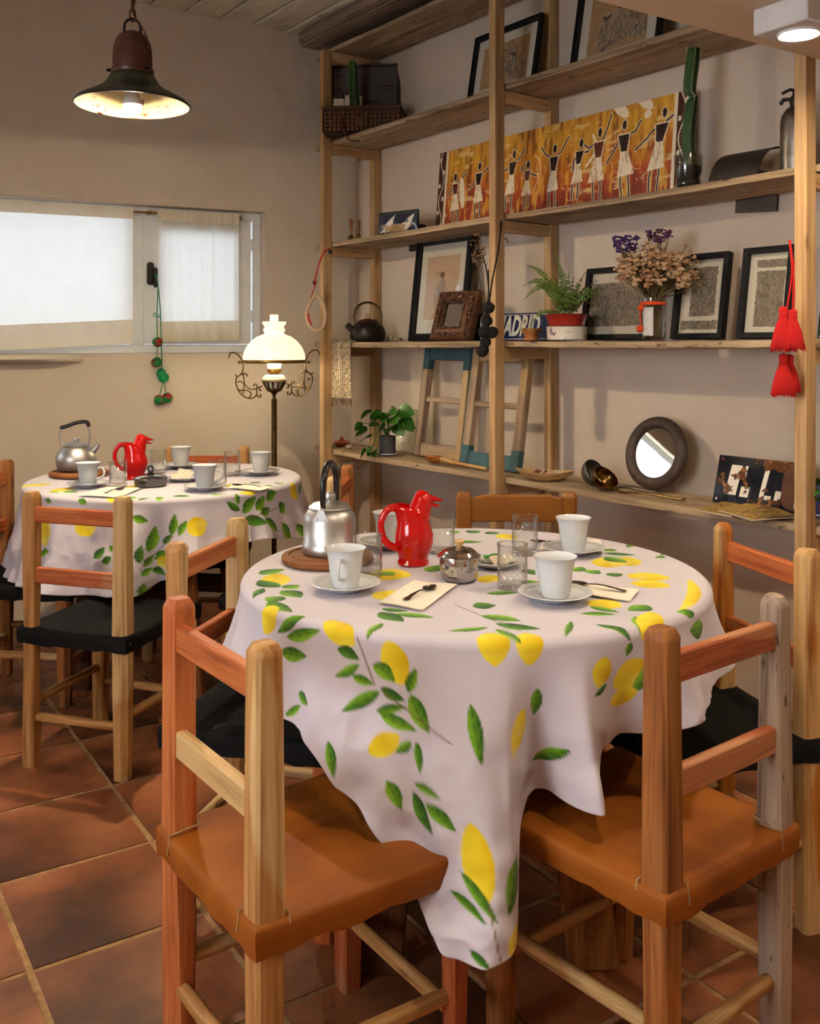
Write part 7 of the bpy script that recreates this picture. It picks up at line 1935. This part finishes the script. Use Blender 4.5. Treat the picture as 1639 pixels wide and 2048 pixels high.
# black pompoms on the middle post
hp1 = P(1004, 447, 3.50)
t = thing('pompom_string', 'string of black wool pompoms hanging from the middle post', 'pompom string', hp1, 0); q = 3.50 / F
def HB(u, v, dy=0.0): return ((u - 1004) * q, dy, -(v - 447) * q)
part(t, 'cord', MB().tube(bez([HB(1004, 440, .03), HB(996, 500), HB(984, 560), HB(978, 605)], 6), .0034, 6), M['wool_black'])
part(t, 'cord', MB().tube(bez([HB(976, 540), HB(977, 580), HB(978, 640), HB(972, 690)], 6), .0026, 6), M['wool_black'])
part(t, 'cord', MB().tube(bez([HB(966, 510, .02), HB(974, 550), HB(977, 590)], 6), .0022, 6), M['wool_black'])
for u, v, r_ in ((977, 615, 12), (973, 642, 11), (967, 664, 12), (984, 665, 12), (970, 684, 11), (964, 702, 12)):
    part(t, 'pompom', MB().blob(HB(u, v, random.uniform(-.006, .006)), r_ * q, 3, .10), M['wool_black'])
# green pompoms on the window handle
hs_ = WW(1.0, -.010, 1.60)
Yg = hs_.y; t = thing('pompom_string', 'green cord with red and green pompoms hanging from the window handle', 'pompom string', hs_, WR); q = Yg / F
def HG(u, v, dy=0.0): return ((u - 310) * q * 1.02, -.022 + dy, -(v - 553) * q)
part(t, 'cord', MB().tube(bez([HG(308, 556, .02), HG(312, 580), HG(310, 640), HG(311, 690)], 6), .0026, 6), M['cord_green'])
part(t, 'cord', MB().tube(bez([HG(311, 556, .02), HG(316, 620), HG(318, 680), HG(320, 745), HG(322, 762)], 6), .0026, 6), M['cord_green'])
part(t, 'cord', MB().tube(bez([HG(311, 690), HG(309, 730)], 4), .0022, 6), M['cord_green'])
part(t, 'cord', MB().tube(bez([HG(322, 770), HG(317, 790), HG(314, 806)], 4), .0022, 6), M['cord_green'])
part(t, 'cord', MB().tube(bez([HG(323, 770), HG(327, 790), HG(330, 803)], 4), .0022, 6), M['cord_green'])
part(t, 'bow', MB().tube(bez([HG(316, 640), HG(306, 634), HG(304, 640), HG(316, 642)], 5), .0022, 6), M['cord_green'])
def two_wool():
    m, nt, b = new_mat('red_and_green_wool'); b.inputs['Roughness'].default_value = 1
    v = coords(nt, (34,) * 3); n = nd(nt, 'ShaderNodeTexNoise', i_Scale=1.0, i_Detail=2.0); nt.links.new(v, n.inputs['Vector'])
    r = ramp(nt, [(.49, (26, 124, 60)), (.53, (150, 34, 40))]); nt.links.new(n.outputs['Fac'], r.inputs['Fac']); nt.links.new(r.outputs['Color'], b.inputs['Base Color']); return m
tw = two_wool()
for k, (u, v, r_) in enumerate(((311, 692, 10), (309, 732, 10), (318, 753, 9), (323, 763, 10), (314, 807, 10), (330, 803, 10))):
    part(t, 'pompom', MB().blob(HG(u, v, .0), r_ * q, 3, .10), M['cord_green'] if k in (2, 3) else tw)
# red tassels on the right post
hp2 = P(1580, 500, 2.60)
t = thing('tassel_string', 'red wool tassels hanging in two tiers from the right post', 'tassel', hp2, 0); q = 2.60 / F
def HT(u, v, dy=0.0): return ((u - 1580) * q, dy, -(v - 500) * q)
for pth in ([(1586, 478, .03), (1583, 540, 0), (1574, 610, 0), (1570, 620, 0)], [(1588, 478, .03), (1587, 560, 0), (1584, 640, 0), (1572, 700, 0)], [(1587, 520, .0), (1583, 620, -.005), (1581, 700, 0)]):
    part(t, 'cord', MB().tube(bez([HT(*p) for p in pth], 6), .0024, 6), M['cord_red'])
for u, v0, v1, w_, dy in ((1566, 612, 700, 21, 0), (1581, 618, 698, 20, -.012), (1566, 706, 790, 20, 0), (1582, 708, 782, 18, .012)):
    top_ = Vector(HT(u, v0, dy)); H_ = (v1 - v0) * q; W_ = w_ * q
    tp = [(.0, 0), (W_ * .38, -.004), (W_ * .45, -H_ * .10), (W_ * .38, -H_ * .17), (W_ * .46, -H_ * .22), (W_ * .40, -H_ * .28), (W_ * .62, -H_ * .42), (W_ * .9, -H_ * .7), (W_ * 1.12, -H_ * .98), (W_ * .9, -H_ * 1.0), (.0, -H_ * .93)]
    ts = part(t, 'tassel', MB().lathe(tp, 56, tuple(top_), mod=lambda a_, z: 1 + (.07 * math.sin(a_ * 14) + .03 * math.sin(a_ * 5)) * (1 if z < -H_ * .3 else .1)), M['cord_red'], angle=80)
    fr_ = MB(); 
    for k in range(46):
        a_ = 2 * PI * k / 46; r1 = W_ * random.uniform(1.0, 1.22)
        fr_.tube([top_ + Vector((W_ * .42 * math.cos(a_), W_ * .42 * math.sin(a_), -H_ * .30)), top_ + Vector((W_ * .85 * math.cos(a_), W_ * .85 * math.sin(a_), -H_ * .62)), top_ + Vector((r1 * math.cos(a_), r1 * math.sin(a_), -H_ * random.uniform(.97, 1.06)))], .0015, 4)
    part(ts, 'strands', fr_, M['cord_red'], kind='stuff')
